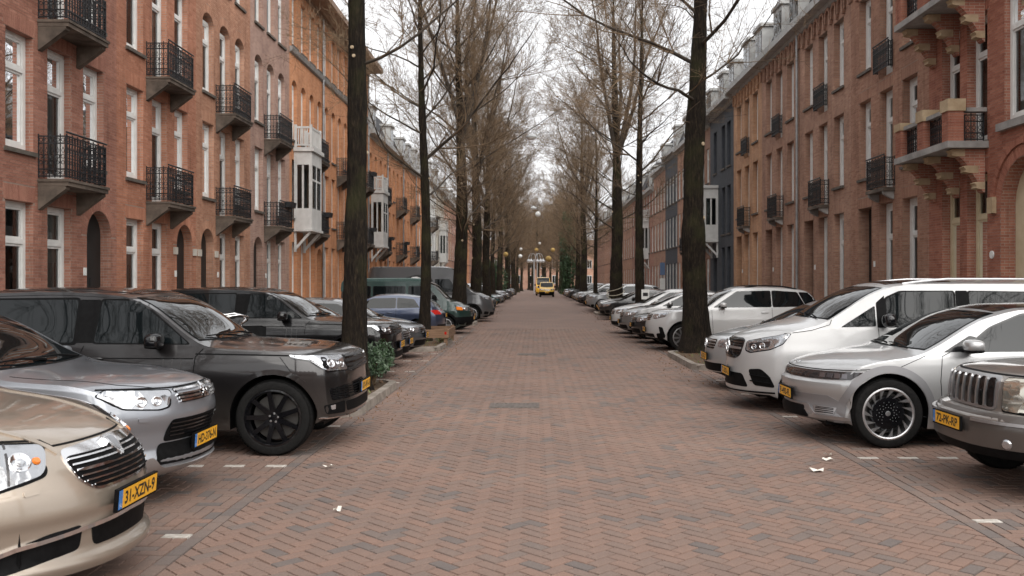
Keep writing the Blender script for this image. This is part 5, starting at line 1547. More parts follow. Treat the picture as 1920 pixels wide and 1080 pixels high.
            if style == 'turbine':
                hb = MB(); hb.lathe([(0.0001, -w * 0.37), (rr * 0.62, -w * 0.34), (rr * 0.70, -w * 0.25), (rr * 0.70, 0)], 32, 'y')
                dots = MB()
                for ring in range(3):
                    for k in range(12):
                        a = 2 * math.pi * k / 14 + ring * 0.22; rad = rr * (0.24 + 0.10 * ring); dots.blob((rad * math.cos(a), -w * 0.362 + ring * 0.002, rad * math.sin(a)), (0.0036, 0.002, 0.0036), 2, 6, 4)
                dots.lathe([(0.0001, -w * 0.385), (0.026, -w * 0.38), (0.03, -w * 0.36)], 16, 'y')
            else: hb = None; dots = None
            lug = MB()
            lug.lathe([(0.0001, -w * 0.325), (0.012, -w * 0.32), (0.013, -w * 0.28)], 8, 'y')
            _cache[key] = (t.mesh('wheel', M['rubber'], 35), m.mesh('rim', rm, 30), bk.mesh('brake_disc', plain('brake_disc', (0.12, 0.115, 0.11), 0.5, 0.8)), hb.mesh('wheel_cover', M['gloss_black'], 35) if hb else None,
                           (dots.mesh('rim_studs', M['satin_silver']) if dots else lug.mesh('wheel_nut', M['satin_silver'] if rm != M['satin_silver'] else M['black_plastic'])))
        ms = _cache[key]
        for xw in S['axles']:
            for sg in (1, -1):
                o = mesh_obj('wheel', ms[0], s.root); o.location = (xw, sg * (hw - w / 2 - 0.005), r - 0.004); o.rotation_euler = (0, 0.3 + xw, math.pi if sg > 0 else 0)
                mesh_obj('rim', ms[1], o); mesh_obj('brake_disc', ms[2], o); 
                if style == 'turbine': q_ = mesh_obj('rim_studs', ms[4], o); q_['kind'] = 'stuff'
                elif S['near']:
                    for k in range(5): a = 2 * math.pi * k / 5; q_ = mesh_obj('wheel_nut', ms[4], o); q_.location = (r * 0.115 * math.cos(a), 0, r * 0.115 * math.sin(a))
                if ms[3]: mesh_obj('wheel_cover', ms[3], o)
        u = MB(); u.box(0.30, S['L'] - 0.3, -hw + w + 0.06, hw - w - 0.06, S['zc'] + 0.01, r * 1.9)
        u.build('underbody', M['black_plastic'], s.root)
        # wheel-house walls behind each wheel
    def arch_trim(s, mat, width=0.045, off=0.004):
        S = s.S
        for xw in S['axles']:
            r0, r1 = S['ra'] + 0.003, S['ra'] + width
            out = [(xw - r1 * math.cos(t), S['r'] + r1 * math.sin(t)) for t in [math.pi * k / 22 for k in range(23)]]; inn = [(xw - r0 * math.cos(t), S['r'] + r0 * math.sin(t)) for t in [math.pi * k / 22 for k in range(22, -1, -1)]]
            s.both('arch_trim', out + inn, mat, off=off, rnd=0, res=0.09)
    def glasshouse(s, side_windows, windshield, rear=None, frame=None, gm=None):
        gm = gm or M['car_glass']
        for poly in side_windows:
            if frame:
                c = Vector((sum(p[0] for p in poly) / len(poly), sum(p[1] for p in poly) / len(poly)))
                s.both('window_seal', [tuple(Vector(p) + (Vector(p) - c).normalized() * 0.028) for p in poly], frame, off=0.003, rnd=0.05)
            s.both('side_window', poly, gm, off=0.006, rnd=0.045)
        xa, xb, wa, wb = windshield; bow = 0.14
        poly = [(xa + bow * abs(t) ** 2, wa * t) for t in np.linspace(-1, 1, 9)] + [(xb + bow * 0.5 * abs(t) ** 2, wb * t) for t in np.linspace(1, -1, 9)]
        s.panel('windscreen_seal', 'top', [(p[0] - 0.02 if k < 9 else p[0] + 0.015, p[1] * 1.022) for k, p in enumerate(poly)], M['black_plastic'], off=0.003, rnd=0)
        s.panel('windscreen', 'top', poly, gm, off=0.006, rnd=0)
        if rear:
            z0, z1, w0, w1 = rear; s.panel('rear_window', 'rear', [(-w0, z0), (w0, z0), (w1, z1), (-w1, z1)], gm, off=0.006, rnd=0.06)
def place_car(name, label, cat, side, xfront, yc, rz=0.0, group=None, rear_out=False):
    """side -1: left row, nose to the street (+X); side +1: right row, nose to -X"""
    r = empty(name, (xfront, yc, 0.0), (math.pi if side < 0 else 0) + rz + (math.pi if rear_out else 0)); tag(r, label, cat, group); return r
# ------------------------------------------------------------------ the parked vehicles
SILVER, LSILVER, BEIGE = (0.46, 0.475, 0.50), (0.60, 0.61, 0.62), (0.41, 0.345, 0.28)
def spec(**k):
    d = dict(L=4.5, W=1.82, r=0.33, ra=0.385, zc=0.20, axles=(0.88, 3.55), tw=0.23,
             sec=[(0.10, 0.88), (0.30, 0.955), (0.55, 0.995), (0.80, 1.0), (1.0, 0.975), (1.25, 0.94)],
             nose=[(0.1, 0.14), (0.30, 0.04), (0.5, 0.0), (0.7, 0.02), (1.0, 0.12), (1.4, 0.3)],
             tail=[(0.1, 0.12), (0.35, 0.02), (0.7, 0.0), (1.0, 0.08), (1.3, 0.2), (1.7, 0.45)])
    d.update(k); return d
def lamp_guts(c, a, b, rs, parent=None, mode='wrap', both=True):
    for sg in ((1, -1) if both else (1,)):
        for (da, db, r) in rs:
            c.disc('lamp_reflector', mode, sg * (a + da), b + db, r, M['chrome'], 0.004, 0.0, prof=[(r, 0.0), (r * 1.02, 0.012), (r * 0.9, 0.014), (r * 0.6, 0.004), (0.0001, 0.001)], n=18)
            c.disc('lamp_bulb', mode, sg * (a + da), b + db, r * 0.45, M['lamp_lens'], 0.008, r * 0.3, n=14)
def grille(c, poly, bars, barmat, bw=0.02, base=None, off=0.010, mode='wrap'):
    g_ = c.panel('grille', mode, poly, base or M['gloss_black'], off=0.004, rnd=0.03)
    for b in bars: c.strip('grille_bar', mode, b, bw, barmat, off=off, thick=0.004, parent=g_)
    return g_

# --- beige people carrier at the left edge
def beige_mpv():
    P = paint(BEIGE, 0.6, 0.3)
    S = spec(L=5.1, W=1.99, r=0.345, ra=0.41, axles=(0.98, 4.05), paint=P, zwrap=0.62, zc=0.19, roofw=0.80,
             top=[(0, 0.78), (0.05, 0.87), (0.18, 0.95), (0.6, 1.06), (1.1, 1.135), (1.35, 1.18), (2.35, 1.68), (2.8, 1.75), (4.4, 1.74), (4.9, 1.60), (5.02, 1.3), (5.1, 1.0)],
             belt=[(0, 0.72), (0.3, 0.86), (0.8, 0.97), (1.3, 1.03), (2.5, 1.08), (5.1, 1.12)],
             nose=[(0.1, 0.10), (0.20, 0.02), (0.27, -0.01), (0.34, 0.045), (0.5, 0.04), (0.56, 0.02), (0.63, 0.03), (0.9, 0.13), (1.2, 0.25)], bowf=(0.46, 2.4), pc=2.6, crown=[(0, 0.07), (1.2, 0.08), (2.3, 0.06), (5.1, 0.06)], up=0.3)
    r = place_car('people_carrier', 'beige people carrier with chrome barred grille cut by the left picture edge', 'car', -1, -2.46, 5.55)
    c = Car(S, r, 1.25)
    ck = M['chrome']
    fr = c.panel('grille_surround', 'wrap', [(-0.50, 0.89), (-0.2, 0.905), (0.2, 0.905), (0.50, 0.89), (0.45, 0.73), (0.33, 0.652), (-0.33, 0.652), (-0.45, 0.73)], ck, off=0.008, rnd=0.06)
    c.panel('grille', 'wrap', [(-0.48, 0.855), (0.48, 0.855), (0.43, 0.735), (0.32, 0.666), (-0.32, 0.666), (-0.43, 0.735)], M['black_plastic'], off=0.012, rnd=0.05, parent=fr)
    for z, hw in ((0.835, 0.465), (0.805, 0.452), (0.775, 0.44), (0.745, 0.42), (0.715, 0.39), (0.688, 0.345)):
        c.strip('grille_bar', 'wrap', [(-hw, z), (hw, z)], 0.0085, ck, off=0.022, parent=fr)
    c.panel('badge', 'wrap', [(-0.065, 0.90), (0.065, 0.90), (0.06, 0.85), (0.0, 0.775), (-0.06, 0.85)], ck, off=0.030, rnd=0.03, res=0.03)
    c.panel('badge_field', 'wrap', [(-0.045, 0.885), (0.045, 0.885), (0.04, 0.85), (0.0, 0.805), (-0.04, 0.85)], M['plate_blue'] and plain('badge_grey', (0.35, 0.36, 0.38), 0.3, 0.6), off=0.034, rnd=0.02, res=0.03)
    hl = [(0.56, 0.93), (1.16, 0.985), (1.28, 0.93), (1.16, 0.79), (0.92, 0.735), (0.74, 0.77), (0.63, 0.79)]
    c.wboth('headlight_seal', [(0.548, 0.942), (1.17, 0.997), (1.30, 0.93), (1.17, 0.777), (0.92, 0.72), (0.73, 0.755), (0.615, 0.78)], M['black_plastic'], off=0.003)
    c.wboth('headlight', hl, M['lamp_shell'], off=0.010, rnd=0.05)
    lamp_guts(c, 0.80, 0.865, [(-0.05, 0.0, 0.058), (0.14, -0.01, 0.075)])
    for sg in (1, -1): c.disc('indicator', 'wrap', sg * 0.655, 0.86, 0.024, M['amber'], 0.010, 0.012)
    c.strip('hood_seam', 'wrap', [(-1.22, 1.005), (-0.54, 0.95), (-0.50, 0.918), (0.50, 0.918), (0.54, 0.95), (1.22, 1.005)], 0.008, M['black_plastic'], off=0.003)
    c.wboth('lamp_divider', [(0.80, 0.955), (0.815, 0.955), (0.835, 0.76), (0.82, 0.76)], M['lamp_dark'], off=0.013, rnd=0, res=0.05)
    c.wboth('washer_cap', [(0.66, 0.735), (0.76, 0.72), (0.755, 0.69), (0.67, 0.70)], P, off=0.010, rnd=0.012)
    for sg in (1, -1): c.strip('bumper_seam', 'wrap', [(sg * 1.27, 0.90), (sg * 1.36, 0.72)], 0.007, M['black_plastic'], off=0.002)
    # lower intakes with chrome moulding and fog lamps
    c.panel('lower_intake', 'wrap', [(-0.36, 0.475), (0.36, 0.475), (0.34, 0.335), (-0.34, 0.335)], M['black_plastic'], off=0.004, rnd=0.04)
    c.wboth('fog_intake', [(0.42, 0.478), (0.62, 0.468), (0.95, 0.40), (1.06, 0.30), (1.0, 0.275), (0.60, 0.325), (0.44, 0.34)], M['black_plastic'], off=0.004, rnd=0.035)
    for sg in (1, -1): c.disc('fog_lamp', 'wrap', sg * 0.96, 0.335, 0.042, M['lamp_lens'], 0.006, 0.02)
    c.strip('chrome_moulding', 'wrap', [(-0.98, 0.385), (-0.80, 0.425), (-0.40, 0.46), (0, 0.475), (0.40, 0.46), (0.80, 0.425), (0.98, 0.385)], 0.024, ck, off=0.022)
    c.plate('31-XZN-9', 0.575, 0.035, -0.08)
    c.strips('hood_seam', [(0.55, 0.955), (1.30, 1.035)], 0.008, M['black_plastic'])
    for sg in (1, -1): c.strip('hood_crease', 'top', [(0.25, sg * 0.42), (0.8, sg * 0.55), (1.3, sg * 0.62)], 0.03, P, off=0.010)
    c.glasshouse([[(1.95, 1.12), (2.55, 1.13), (2.65, 1.60), (2.45, 1.58)], [(2.72, 1.13), (3.9, 1.15), (3.9, 1.60), (2.75, 1.61)]], (1.38, 2.32, 0.86, 0.68))
    c.wipers(1.4, [(-0.5, 0.15, 1.42, 1.50), (0.05, 0.7, 1.44, 1.55)])
    c.wheels('spoke', 8); c.mirror(1.95, 1.12, P); c.arch_trim(P, 0.03)
beige_mpv()

# --- silver grey SUV with light diffuser lip
def silver_suv():
    P = paint((0.30, 0.315, 0.345), 0.65, 0.3)
    S = spec(L=4.65, W=1.82, r=0.35, ra=0.41, axles=(0.93, 3.6), paint=P, zwrap=0.7, zc=0.22, roofw=0.80, up=0.6,
             top=[(0, 0.93), (0.06, 0.985), (0.25, 1.03), (0.7, 1.085), (1.15, 1.115), (1.35, 1.14), (2.25, 1.58), (2.7, 1.67), (3.9, 1.65), (4.45, 1.48), (4.65, 1.0)],
             belt=[(0, 0.86), (0.3, 0.965), (0.9, 1.01), (1.4, 1.04), (4.65, 1.10)],
             nose=[(0.1, 0.3), (0.25, 0.16), (0.33, 0.04), (0.40, 0.01), (0.48, 0.06), (0.6, 0.05), (0.75, 0.0), (0.85, 0.02), (1.0, 0.08), (1.2, 0.2)], bowf=(0.42, 2.5), pc=2.8)
    r = place_car('sports_utility_car', 'silver grey sports utility car with slim chrome grille, between beige and dark grey cars', 'car', -1, -2.88, 7.95)
    c = Car(S, r, 1.2)
    g_ = c.panel('grille', 'wrap', [(-0.44, 0.965), (0.44, 0.965), (0.40, 0.845), (-0.40, 0.845)], M['gloss_black'], off=0.005, rnd=0.03)
    for z, hw in ((0.945, 0.43), (0.915, 0.42), (0.885, 0.41), (0.860, 0.40)): c.strip('grille_bar', 'wrap', [(-hw, z), (hw, z)], 0.014, M['chrome'], off=0.018, parent=g_)
    # three-diamond badge
    for (a, b) in ((0, 0.936), (-0.032, 0.885), (0.032, 0.885)):
        c.panel('badge', 'wrap', [(a, b + 0.030), (a + 0.026, b), (a, b - 0.030), (a - 0.026, b)], M['chrome'], off=0.026, rnd=0, res=0.03)
    hl = [(0.47, 0.95), (1.04, 0.985), (1.10, 0.955), (0.90, 0.845), (0.62, 0.815), (0.53, 0.83)]
    c.wboth('headlight_seal', [(0.455, 0.96), (1.05, 0.997), (1.125, 0.955), (0.90, 0.833), (0.60, 0.803), (0.51, 0.82)], M['black_plastic'], off=0.003)
    c.wboth('headlight', hl, M['lamp_shell'], off=0.009, rnd=0.03)
    lamp_guts(c, 0.70, 0.885, [(-0.07, -0.005, 0.04), (0.06, 0.0, 0.045)])
    c.wboth('headlight_brow', [(0.84, 0.96), (1.02, 0.97), (1.04, 0.95), (0.86, 0.915)], M['lamp_lens'], off=0.013, rnd=0.02)
    c.panel('lower_grille', 'wrap', [(-0.50, 0.72), (0.50, 0.72), (0.56, 0.54), (-0.56, 0.54)], M['black_plastic'], off=0.004, rnd=0.04)
    for z in (0.69, 0.655, 0.62, 0.585): c.strip('grille_bar', 'wrap', [(-0.50, z), (0.50, z)], 0.012, M['gloss_black'], off=0.014)
    c.panel('bumper_insert', 'wrap', [(-0.60, 0.53), (0.60, 0.53), (0.64, 0.36), (-0.64, 0.36)], M['black_plastic'], off=0.006, rnd=0.04)
    c.panel('skid_plate', 'wrap', [(-0.86, 0.40), (-0.66, 0.42), (-0.58, 0.345), (0.58, 0.345), (0.66, 0.42), (0.86, 0.40), (0.80, 0.27), (-0.80, 0.27)], M['satin_silver'], off=0.025, rnd=0.03)
    c.wboth('fog_housing', [(0.80, 0.47), (1.10, 0.47), (1.15, 0.30), (0.84, 0.27)], M['black_plastic'], off=0.008, rnd=0.05)
    for sg in (1, -1):
        c.disc('fog_lamp', 'wrap', sg * 0.985, 0.345, 0.058, M['black_plastic'], 0.012, 0.0, prof=[(0.06, 0), (0.058, 0.02), (0.045, 0.018), (0.038, 0.004), (0.0001, 0.004)])
    for sg in (1, -1): c.strip('bumper_seam', 'wrap', [(sg * 0.99, 0.83), (sg * 1.08, 0.66), (sg * 1.14, 0.60)], 0.007, M['black_plastic'], off=0.002)
    c.strip('hood_seam', 'wrap', [(-1.12, 1.0), (-0.46, 0.972), (0.46, 0.972), (1.12, 1.0)], 0.009, M['black_plastic'], off=0.003)
    c.wboth('washer_cap', [(0.70, 0.755), (0.79, 0.76), (0.785, 0.73), (0.71, 0.725)], P, off=0.012, rnd=0.01)
    c.plate('HD-376-N', 0.505, 0.035, -0.05)
    for sg in (1, -1): c.strip('hood_seam', 'top', [(0.24, sg * 0.50), (0.5, sg * 0.66), (0.9, sg * 0.735), (1.3, sg * 0.75)], 0.008, M['black_plastic'], off=0.002)
    c.glasshouse([[(1.75, 1.09), (2.55, 1.10), (2.62, 1.53), (2.35, 1.51)], [(2.66, 1.10), (3.6, 1.13), (3.55, 1.52), (2.72, 1.54)]], (1.36, 2.24, 0.76, 0.62))
    c.wipers(1.4, [(-0.55, 0.1, 1.42, 1.47), (0.0, 0.62, 1.42, 1.52)])
    c.strips('door_seam', [(1.55, 0.35), (1.5, 0.75), (1.6, 1.06)], 0.008, M['black_plastic'])
    c.wheels('spoke', 7); c.mirror(1.82, 1.10, P); c.arch_trim(P, 0.035)
silver_suv()

# --- luxury SUVs (two of the same family)
def lux_suv(dark, label, x, y, plate, H=1.79, sport=False, rz=0.0):
    P = paint(dark, 0.6, 0.28)
    k = H / 1.79
    S = spec(L=5.0 if not sport else 4.85, W=2.0, r=0.405, ra=0.462, axles=(0.77, 3.70 if not sport else 3.62), paint=P, zwrap=0.85, zc=0.27, tw=0.275, roofw=0.865, up=1.2,
             top=[(0, 0.98), (0.05, 1.05), (0.2, 1.105), (0.6, 1.15), (1.1, 1.18), (1.42, 1.20), (2.2, 1.66 * k), (2.45, 1.745 * k), (3.2, 1.79 * k), (4.2, 1.755 * k), (4.7, 1.66 * k), (4.85, 1.4)],
             belt=[(0, 0.93), (0.25, 1.06), (0.7, 1.115), (1.4, 1.14), (5.0, 1.19)],
             sec=[(0.15, 0.90), (0.35, 0.955), (0.6, 0.985), (0.84, 1.0), (0.96, 0.985), (1.10, 0.950), (1.2, 0.925)],
             nose=[(0.2, 0.16), (0.32, 0.05), (0.45, 0.0), (0.7, 0.02), (0.88, 0.03), (1.1, 0.08), (1.3, 0.16)], bowf=(0.21, 3.0), pc=3.2,
             crown=[(0, 0.05), (1.3, 0.05), (2.2, 0.045), (5, 0.05)])
    r = place_car('luxury_utility_car', label, 'car', -1, x, y, rz)
    c = Car(S, r, 1.25)
    bk, gb = M['black_plastic'], M['gloss_black']
    g_ = c.panel('grille', 'wrap', [(-0.52, 1.045), (0.52, 1.045), (0.48, 0.86), (-0.48, 0.86)], gb, off=0.006, rnd=0.04)
    for z in (1.02, 0.975, 0.93, 0.885): c.strip('grille_bar', 'wrap', [(-0.51, z), (0.51, z)], 0.022, plain('grille_grey', (0.05, 0.05, 0.052), 0.35, 0.5) if z == 1.02 else bpy.data.materials['grille_grey'], off=0.020, parent=g_)
    hl = [(0.55, 1.04), (1.16, 1.06), (1.34, 1.075), (1.30, 1.045), (1.10, 1.015), (0.98, 0.935), (0.90, 0.895), (0.55, 0.885)]
    c.wboth('headlight_seal', [(0.535, 1.05), (1.16, 1.072), (1.37, 1.085), (1.31, 1.032), (1.11, 1.00), (0.99, 0.92), (0.90, 0.88), (0.535, 0.87)], gb, off=0.003)
    c.wboth('headlight', hl, M['lamp_dark'] if sport else M['lamp_shell'], off=0.009, rnd=0.02)
    c.wboth('daylight_strip', [(0.98, 1.045), (1.30, 1.065), (1.28, 1.05), (1.10, 1.025), (0.99, 0.955), (0.955, 0.97)], M['lamp_lens'], off=0.014, rnd=0.01)
    lamp_guts(c, 0.78, 0.965, [(-0.12, -0.005, 0.05), (0.055, 0.0, 0.055)])
    c.wboth('lamp_inner', [(0.86, 1.03), (0.96, 1.035), (0.95, 0.93), (0.88, 0.91)], bk, off=0.011, rnd=0.02)
    # lower bumper: dark slots, fog lights, plated lip
    c.panel('lower_intake', 'wrap', [(-0.88, 0.70), (-0.60, 0.72), (0.60, 0.72), (0.88, 0.70), (0.84, 0.57), (-0.84, 0.57)], gb, off=0.004, rnd=0.03)
    for z in (0.70, 0.675, 0.65, 0.62, 0.59): c.strip('intake_bar', 'wrap', [(-0.84, z - 0.005), (0.84, z - 0.005)], 0.010, bk if not sport else gb, off=0.014)
    c.wboth('fog_recess', [(0.62, 0.55), (0.95, 0.53), (0.92, 0.43), (0.62, 0.42)], bk, off=0.004, rnd=0.03)
    c.wboth('fog_lamp', [(0.80, 0.525), (0.87, 0.52), (0.86, 0.475), (0.80, 0.475)], M['lamp_lens'], off=0.012, rnd=0.01)
    c.panel('centre_intake', 'wrap', [(-0.60, 0.54), (0.60, 0.54), (0.58, 0.43), (-0.58, 0.43)], bk, off=0.004, rnd=0.03)
    c.strip('bumper_lip', 'wrap', [(-1.2, 0.40), (-0.7, 0.385), (0, 0.38), (0.7, 0.385), (1.2, 0.40)], 0.012, M['chrome'] if not sport else gb, off=0.012)
    c.plate(plate, 0.66, 0.04, -0.03)
    # feature lines, vents, seams
    c.strips('hood_seam', [(0.50, 1.062), (0.9, 1.072), (1.60, 1.085)], 0.015, bk, off=0.003)
    c.strips('waist_line', [(1.62, 1.035), (3.0, 1.04), (4.8, 1.05)], 0.012, bk, off=0.003)
    c.strips('door_seam', [(1.66, 0.36), (1.62, 0.70), (1.60, 1.05), (1.52, 1.14)], 0.010, bk, off=0.002)
    c.strips('door_seam', [(2.86, 0.36), (2.85, 1.05), (2.80, 1.17)], 0.010, bk, off=0.002)
    for q in range(3): c.strips('side_vent', [(1.76 + q * 0.095, 0.80), (1.75 + q * 0.095, 1.03)], 0.014, P, off=0.012)
    c.strips('sill_moulding', [(1.42, 0.47), (3.2, 0.47)], 0.03, gb, off=0.010); c.strips('bright_line', [(1.42, 0.52), (3.2, 0.52)], 0.008, M['satin_silver'], off=0.008)
    c.strips('fender_seam', [(0.58, 0.90), (0.70, 1.05)], 0.007, bk, off=0.002)
    wz = 1.655 * k; w1 = [(1.62, 1.185), (2.62, 1.195), (2.52, wz), (2.28, wz - 0.005)]
    c.glasshouse([[(1.68, 1.19), (2.70, 1.20), (2.64, wz), (2.25, wz - 0.01)]], (1.47, 2.24, 0.84, 0.72), frame=bk)
    c.both('pillar_cover', [(2.68, 1.20), (2.90, 1.20), (2.88, wz + 0.005), (2.66, wz + 0.005)], bk, off=0.005, rnd=0.02)
    c.both('window_seal', [(2.88, 1.175), (4.68, 1.20), (4.46, wz + 0.012), (2.88, wz + 0.03)], bk, off=0.003, rnd=0.05)
    c.both('side_window', [(2.92, 1.20), (3.95, 1.21), (3.85, wz), (2.90, wz + 0.005)], M['car_glass'], off=0.006, rnd=0.04)
    c.both('side_window', [(4.0, 1.21), (4.62, 1.24), (4.4, wz - 0.02), (3.9, wz)], M['car_glass'], off=0.006, rnd=0.04)
    c.panel('glass_roof', 'top', [(2.35, -0.60), (2.35, 0.60), (3.9, 0.60), (3.9, -0.60)], gb, off=0.004, rnd=0.1)
    c.strips('roof_edge', [(2.30, 1.70 * k), (3.2, 1.735 * k), (4.4, 1.70 * k)], 0.05, bk, off=0.005)
    c.wipers(1.45, [(-0.62, 0.05, 1.50, 1.56), (0.0, 0.66, 1.48, 1.60)])
    c.mirror(1.98, 1.18, gb, (0.085, 0.125, 0.085), 0.14); c.handles([(2.68, 1.035), (3.75, 1.045)], gb if not sport else P)
    c.wheels('spoke', 9, gb if True else None, 0.745); c.arch_trim(P if not sport else gb, 0.055, 0.010)
    c.disc('tow_eye', 'wrap', 0.5, 0.33, 0.03, bk, 0.0, 0.03)
    return c
lux_suv((0.020, 0.018, 0.0185), 'large dark grey utility car with black wheels, biggest car on the left', -2.03, 10.62, 'KX-491-B')
lux_suv((0.005, 0.005, 0.006), 'black utility car with honeycomb grille behind the nearest left tree', -2.62, 17.55, 'NG-728-T', 1.76, True)

# --- silver electric crossover on the right
def electric():
    P = paint((0.44, 0.443, 0.447), 0.55, 0.38); D = plain('matt_grey_cladding', (0.27, 0.27, 0.28), 0.45, 0.5, 0.5, 0.3)
    S = spec(L=4.635, W=1.89, r=0.39, ra=0.445, axles=(0.90, 3.90), paint=P, zwrap=0.72, zc=0.21, tw=0.255, roofw=0.79, up=0.5, sharp=30,
             top=[(0, 0.80), (0.04, 0.86), (0.2, 0.925), (0.6, 1.0), (0.95, 1.05), (1.18, 1.085), (2.1, 1.50), (2.5, 1.585), (3.1, 1.60), (3.9, 1.52), (4.35, 1.36), (4.635, 1.0)],
             belt=[(0, 0.77), (0.2, 0.855), (0.6, 0.93), (1.2, 1.0), (4.635, 1.06)],
             sec=[(0.15, 0.89), (0.3, 0.95), (0.5, 0.985), (0.7, 1.0), (0.9, 0.985), (1.1, 0.95)],
             nose=[(0.1, 0.22), (0.25, 0.10), (0.33, 0.02), (0.45, 0.06), (0.66, 0.0), (0.70, 0.0), (0.74, 0.045), (0.82, 0.06), (1.1, 0.2)], bowf=(0.40, 2.3), pc=2.5,
             crown=[(0, 0.03), (0.5, 0.055), (1.1, 0.065), (2.1, 0.05), (4.6, 0.05)])
    r = place_car('electric_car', 'silver electric car with smoked light band and turbine wheel, third from the right edge row front', 'car', 1, 3.02, 11.0)
    r['label'] = 'silver electric car with smoked light band and turbine wheels on the right'
    c = Car(S, r, 1.3); bk, gb = M['black_plastic'], M['gloss_black']
    c.panel('light_band', 'wrap', [(-1.20, 0.845), (-0.7, 0.835), (0.7, 0.835), (1.20, 0.845), (1.05, 0.755), (0.75, 0.745), (-0.75, 0.745), (-1.05, 0.755)], M['lamp_dark'], off=0.006, rnd=0.015)
    for sg in (1, -1):
        for q in range(4): c.panel('pixel_lamp', 'wrap', [(sg * (0.66 + 0.095 * q), 0.815), (sg * (0.73 + 0.095 * q), 0.815), (sg * (0.73 + 0.095 * q), 0.765), (sg * (0.66 + 0.095 * q), 0.765)], plain('lamp_cell', (0.12, 0.11, 0.12), 0.1, 0.5, 0.5, 1.0) if 'lamp_cell' not in bpy.data.materials else bpy.data.materials['lamp_cell'], off=0.011, rnd=0)
    # clamshell edge, bumper facets
    c.strip('hood_seam', 'wrap', [(-1.36, 0.868), (-0.7, 0.850), (0.7, 0.850), (1.36, 0.868)], 0.007, bk, off=0.004)
    c.strips('hood_seam', [(0.55, 0.872), (1.02, 0.90), (1.32, 1.03)], 0.007, bk, off=0.002)
    c.panel('bumper_facet', 'wrap', [(-0.78, 0.565), (0.78, 0.565), (1.0, 0.46), (1.06, 0.34), (-1.06, 0.34), (-1.0, 0.46)], D, off=0.004, rnd=0.01)  # darker matt grey panel across the lower bumper
    c.wboth('louvre', [(0.56, 0.43), (0.88, 0.43), (0.84, 0.345), (0.60, 0.345)], M['satin_silver'], off=0.009, rnd=0.01)
    for z in (0.365, 0.385, 0.405, 0.42):
        for sg in (1, -1): c.strip('louvre_slot', 'wrap', [(sg * 0.60, z), (sg * 0.84, z)], 0.009, bk, off=0.012)
    c.panel('lower_lip', 'wrap', [(-1.18, 0.335), (-0.62, 0.335), (-0.48, 0.44), (0.48, 0.44), (0.62, 0.335), (1.18, 0.335), (1.18, 0.24), (0.5, 0.23), (-0.5, 0.23), (-1.18, 0.24)], M['satin_silver'], off=0.014, rnd=0.02)
    c.panel('lower_grille', 'wrap', [(-0.42, 0.415), (0.42, 0.415), (0.50, 0.30), (-0.50, 0.30)], bk, off=0.018, rnd=0.02)
    c.plate('P-492-FL', 0.535, 0.03, 0.0)
    c.disc('badge', 'top', 0.17, 0.0, 0.055, M['chrome'], 0.003, 0.008, sq=0.55)
    # wide matt arch cladding
    for xw in S['axles']:
        r0, r1 = S['ra'] + 0.003, S['ra'] + 0.088
        n = 26; out = [(xw - r1 * math.cos(t) * (1.0 if abs(math.cos(t)) < 0.75 else 0.98), S['r'] + r1 * math.sin(t) - 0.0) for t in [math.pi * k / n for k in range(n + 1)]]
        out = [(xw - r1, 0.27)] + out + [(xw + r1, 0.27)]; inn = [(xw - r0 * math.cos(t), S['r'] + r0 * math.sin(t)) for t in [math.pi * k / n for k in range(n, -1, -1)]]
        inn = [(xw + r0, 0.27)] + inn + [(xw - r0, 0.27)]
        c.both('arch_cladding', out + inn, D, off=0.014, rnd=0, res=0.08)
    c.both('sill_cladding', [(1.42, 0.34), (3.30, 0.34), (3.30, 0.22), (1.42, 0.22)], D, off=0.012, rnd=0.02)
    c.glasshouse([[(1.72, 1.075), (2.75, 1.09), (2.75, 1.475), (2.45, 1.475), (2.1, 1.34)], [(2.80, 1.09), (3.85, 1.11), (3.6, 1.44), (2.82, 1.48)]], (1.22, 2.12, 0.80, 0.64), frame=gb)
    c.panel('glass_roof', 'top', [(2.22, -0.62), (2.22, 0.62), (3.9, 0.56), (3.9, -0.56)], gb, off=0.004, rnd=0.08)
    c.strips('door_seam', [(1.50, 0.36), (1.47, 0.75), (1.50, 1.02), (1.60, 1.07)], 0.008, bk, off=0.002); c.strips('door_seam', [(2.76, 0.36), (2.78, 1.07)], 0.008, bk, off=0.002)
    c.strip('door_crease', 'side-', [(1.55, 0.62), (2.7, 0.50)], 0.012, P, off=0.006)
    c.both('pillar_base', [(1.52, 1.065), (1.74, 1.075), (1.92, 1.23), (1.84, 1.25)], gb, off=0.005, rnd=0.02)
    c.wipers(1.2, [(-0.6, 0.0, 1.24, 1.27), (0.0, 0.6, 1.24, 1.31)])
    c.mirror(1.78, 1.10, P, (0.10, 0.12, 0.068), 0.15); c.handles([(2.62, 0.98)], P)
    c.wheels('turbine', 15, M['satin_silver'], 0.74)
electric()

# --- white silver people-carrier van with star badge
def star(c, mode, a, b, r):
    m = MB(); m.lathe([(r, 0.0), (r * 1.0, 0.012), (r * 0.9, 0.014), (r * 0.88, 0.0)], 24)
    for k in range(3):
        t = R(90 + 120 * k); e = (math.cos(t) * r * 0.92, math.sin(t) * r * 0.92, 0.010); n = (-math.sin(t) * r * 0.14, math.cos(t) * r * 0.14)
        m.add([(n[0], n[1], 0.004), e, (-n[0], -n[1], 0.004), (0, 0, 0.022)], [(0, 1, 3), (1, 2, 3), (2, 0, 3)])
    h = c.hit(mode, a, b)
    if h is None: return
    q = Matrix(((0, 0, -1, 0), (-1, 0, 0, 0), (0, 1, 0, 0), (0, 0, 0, 1)))
    m4 = Matrix.Translation(h[0] + Vector((-0.022, 0, 0))) @ q
    m.v = [tuple(m4 @ Vector(p)) for p in m.v]; return m.build('badge', M['chrome'], c.root, 30)
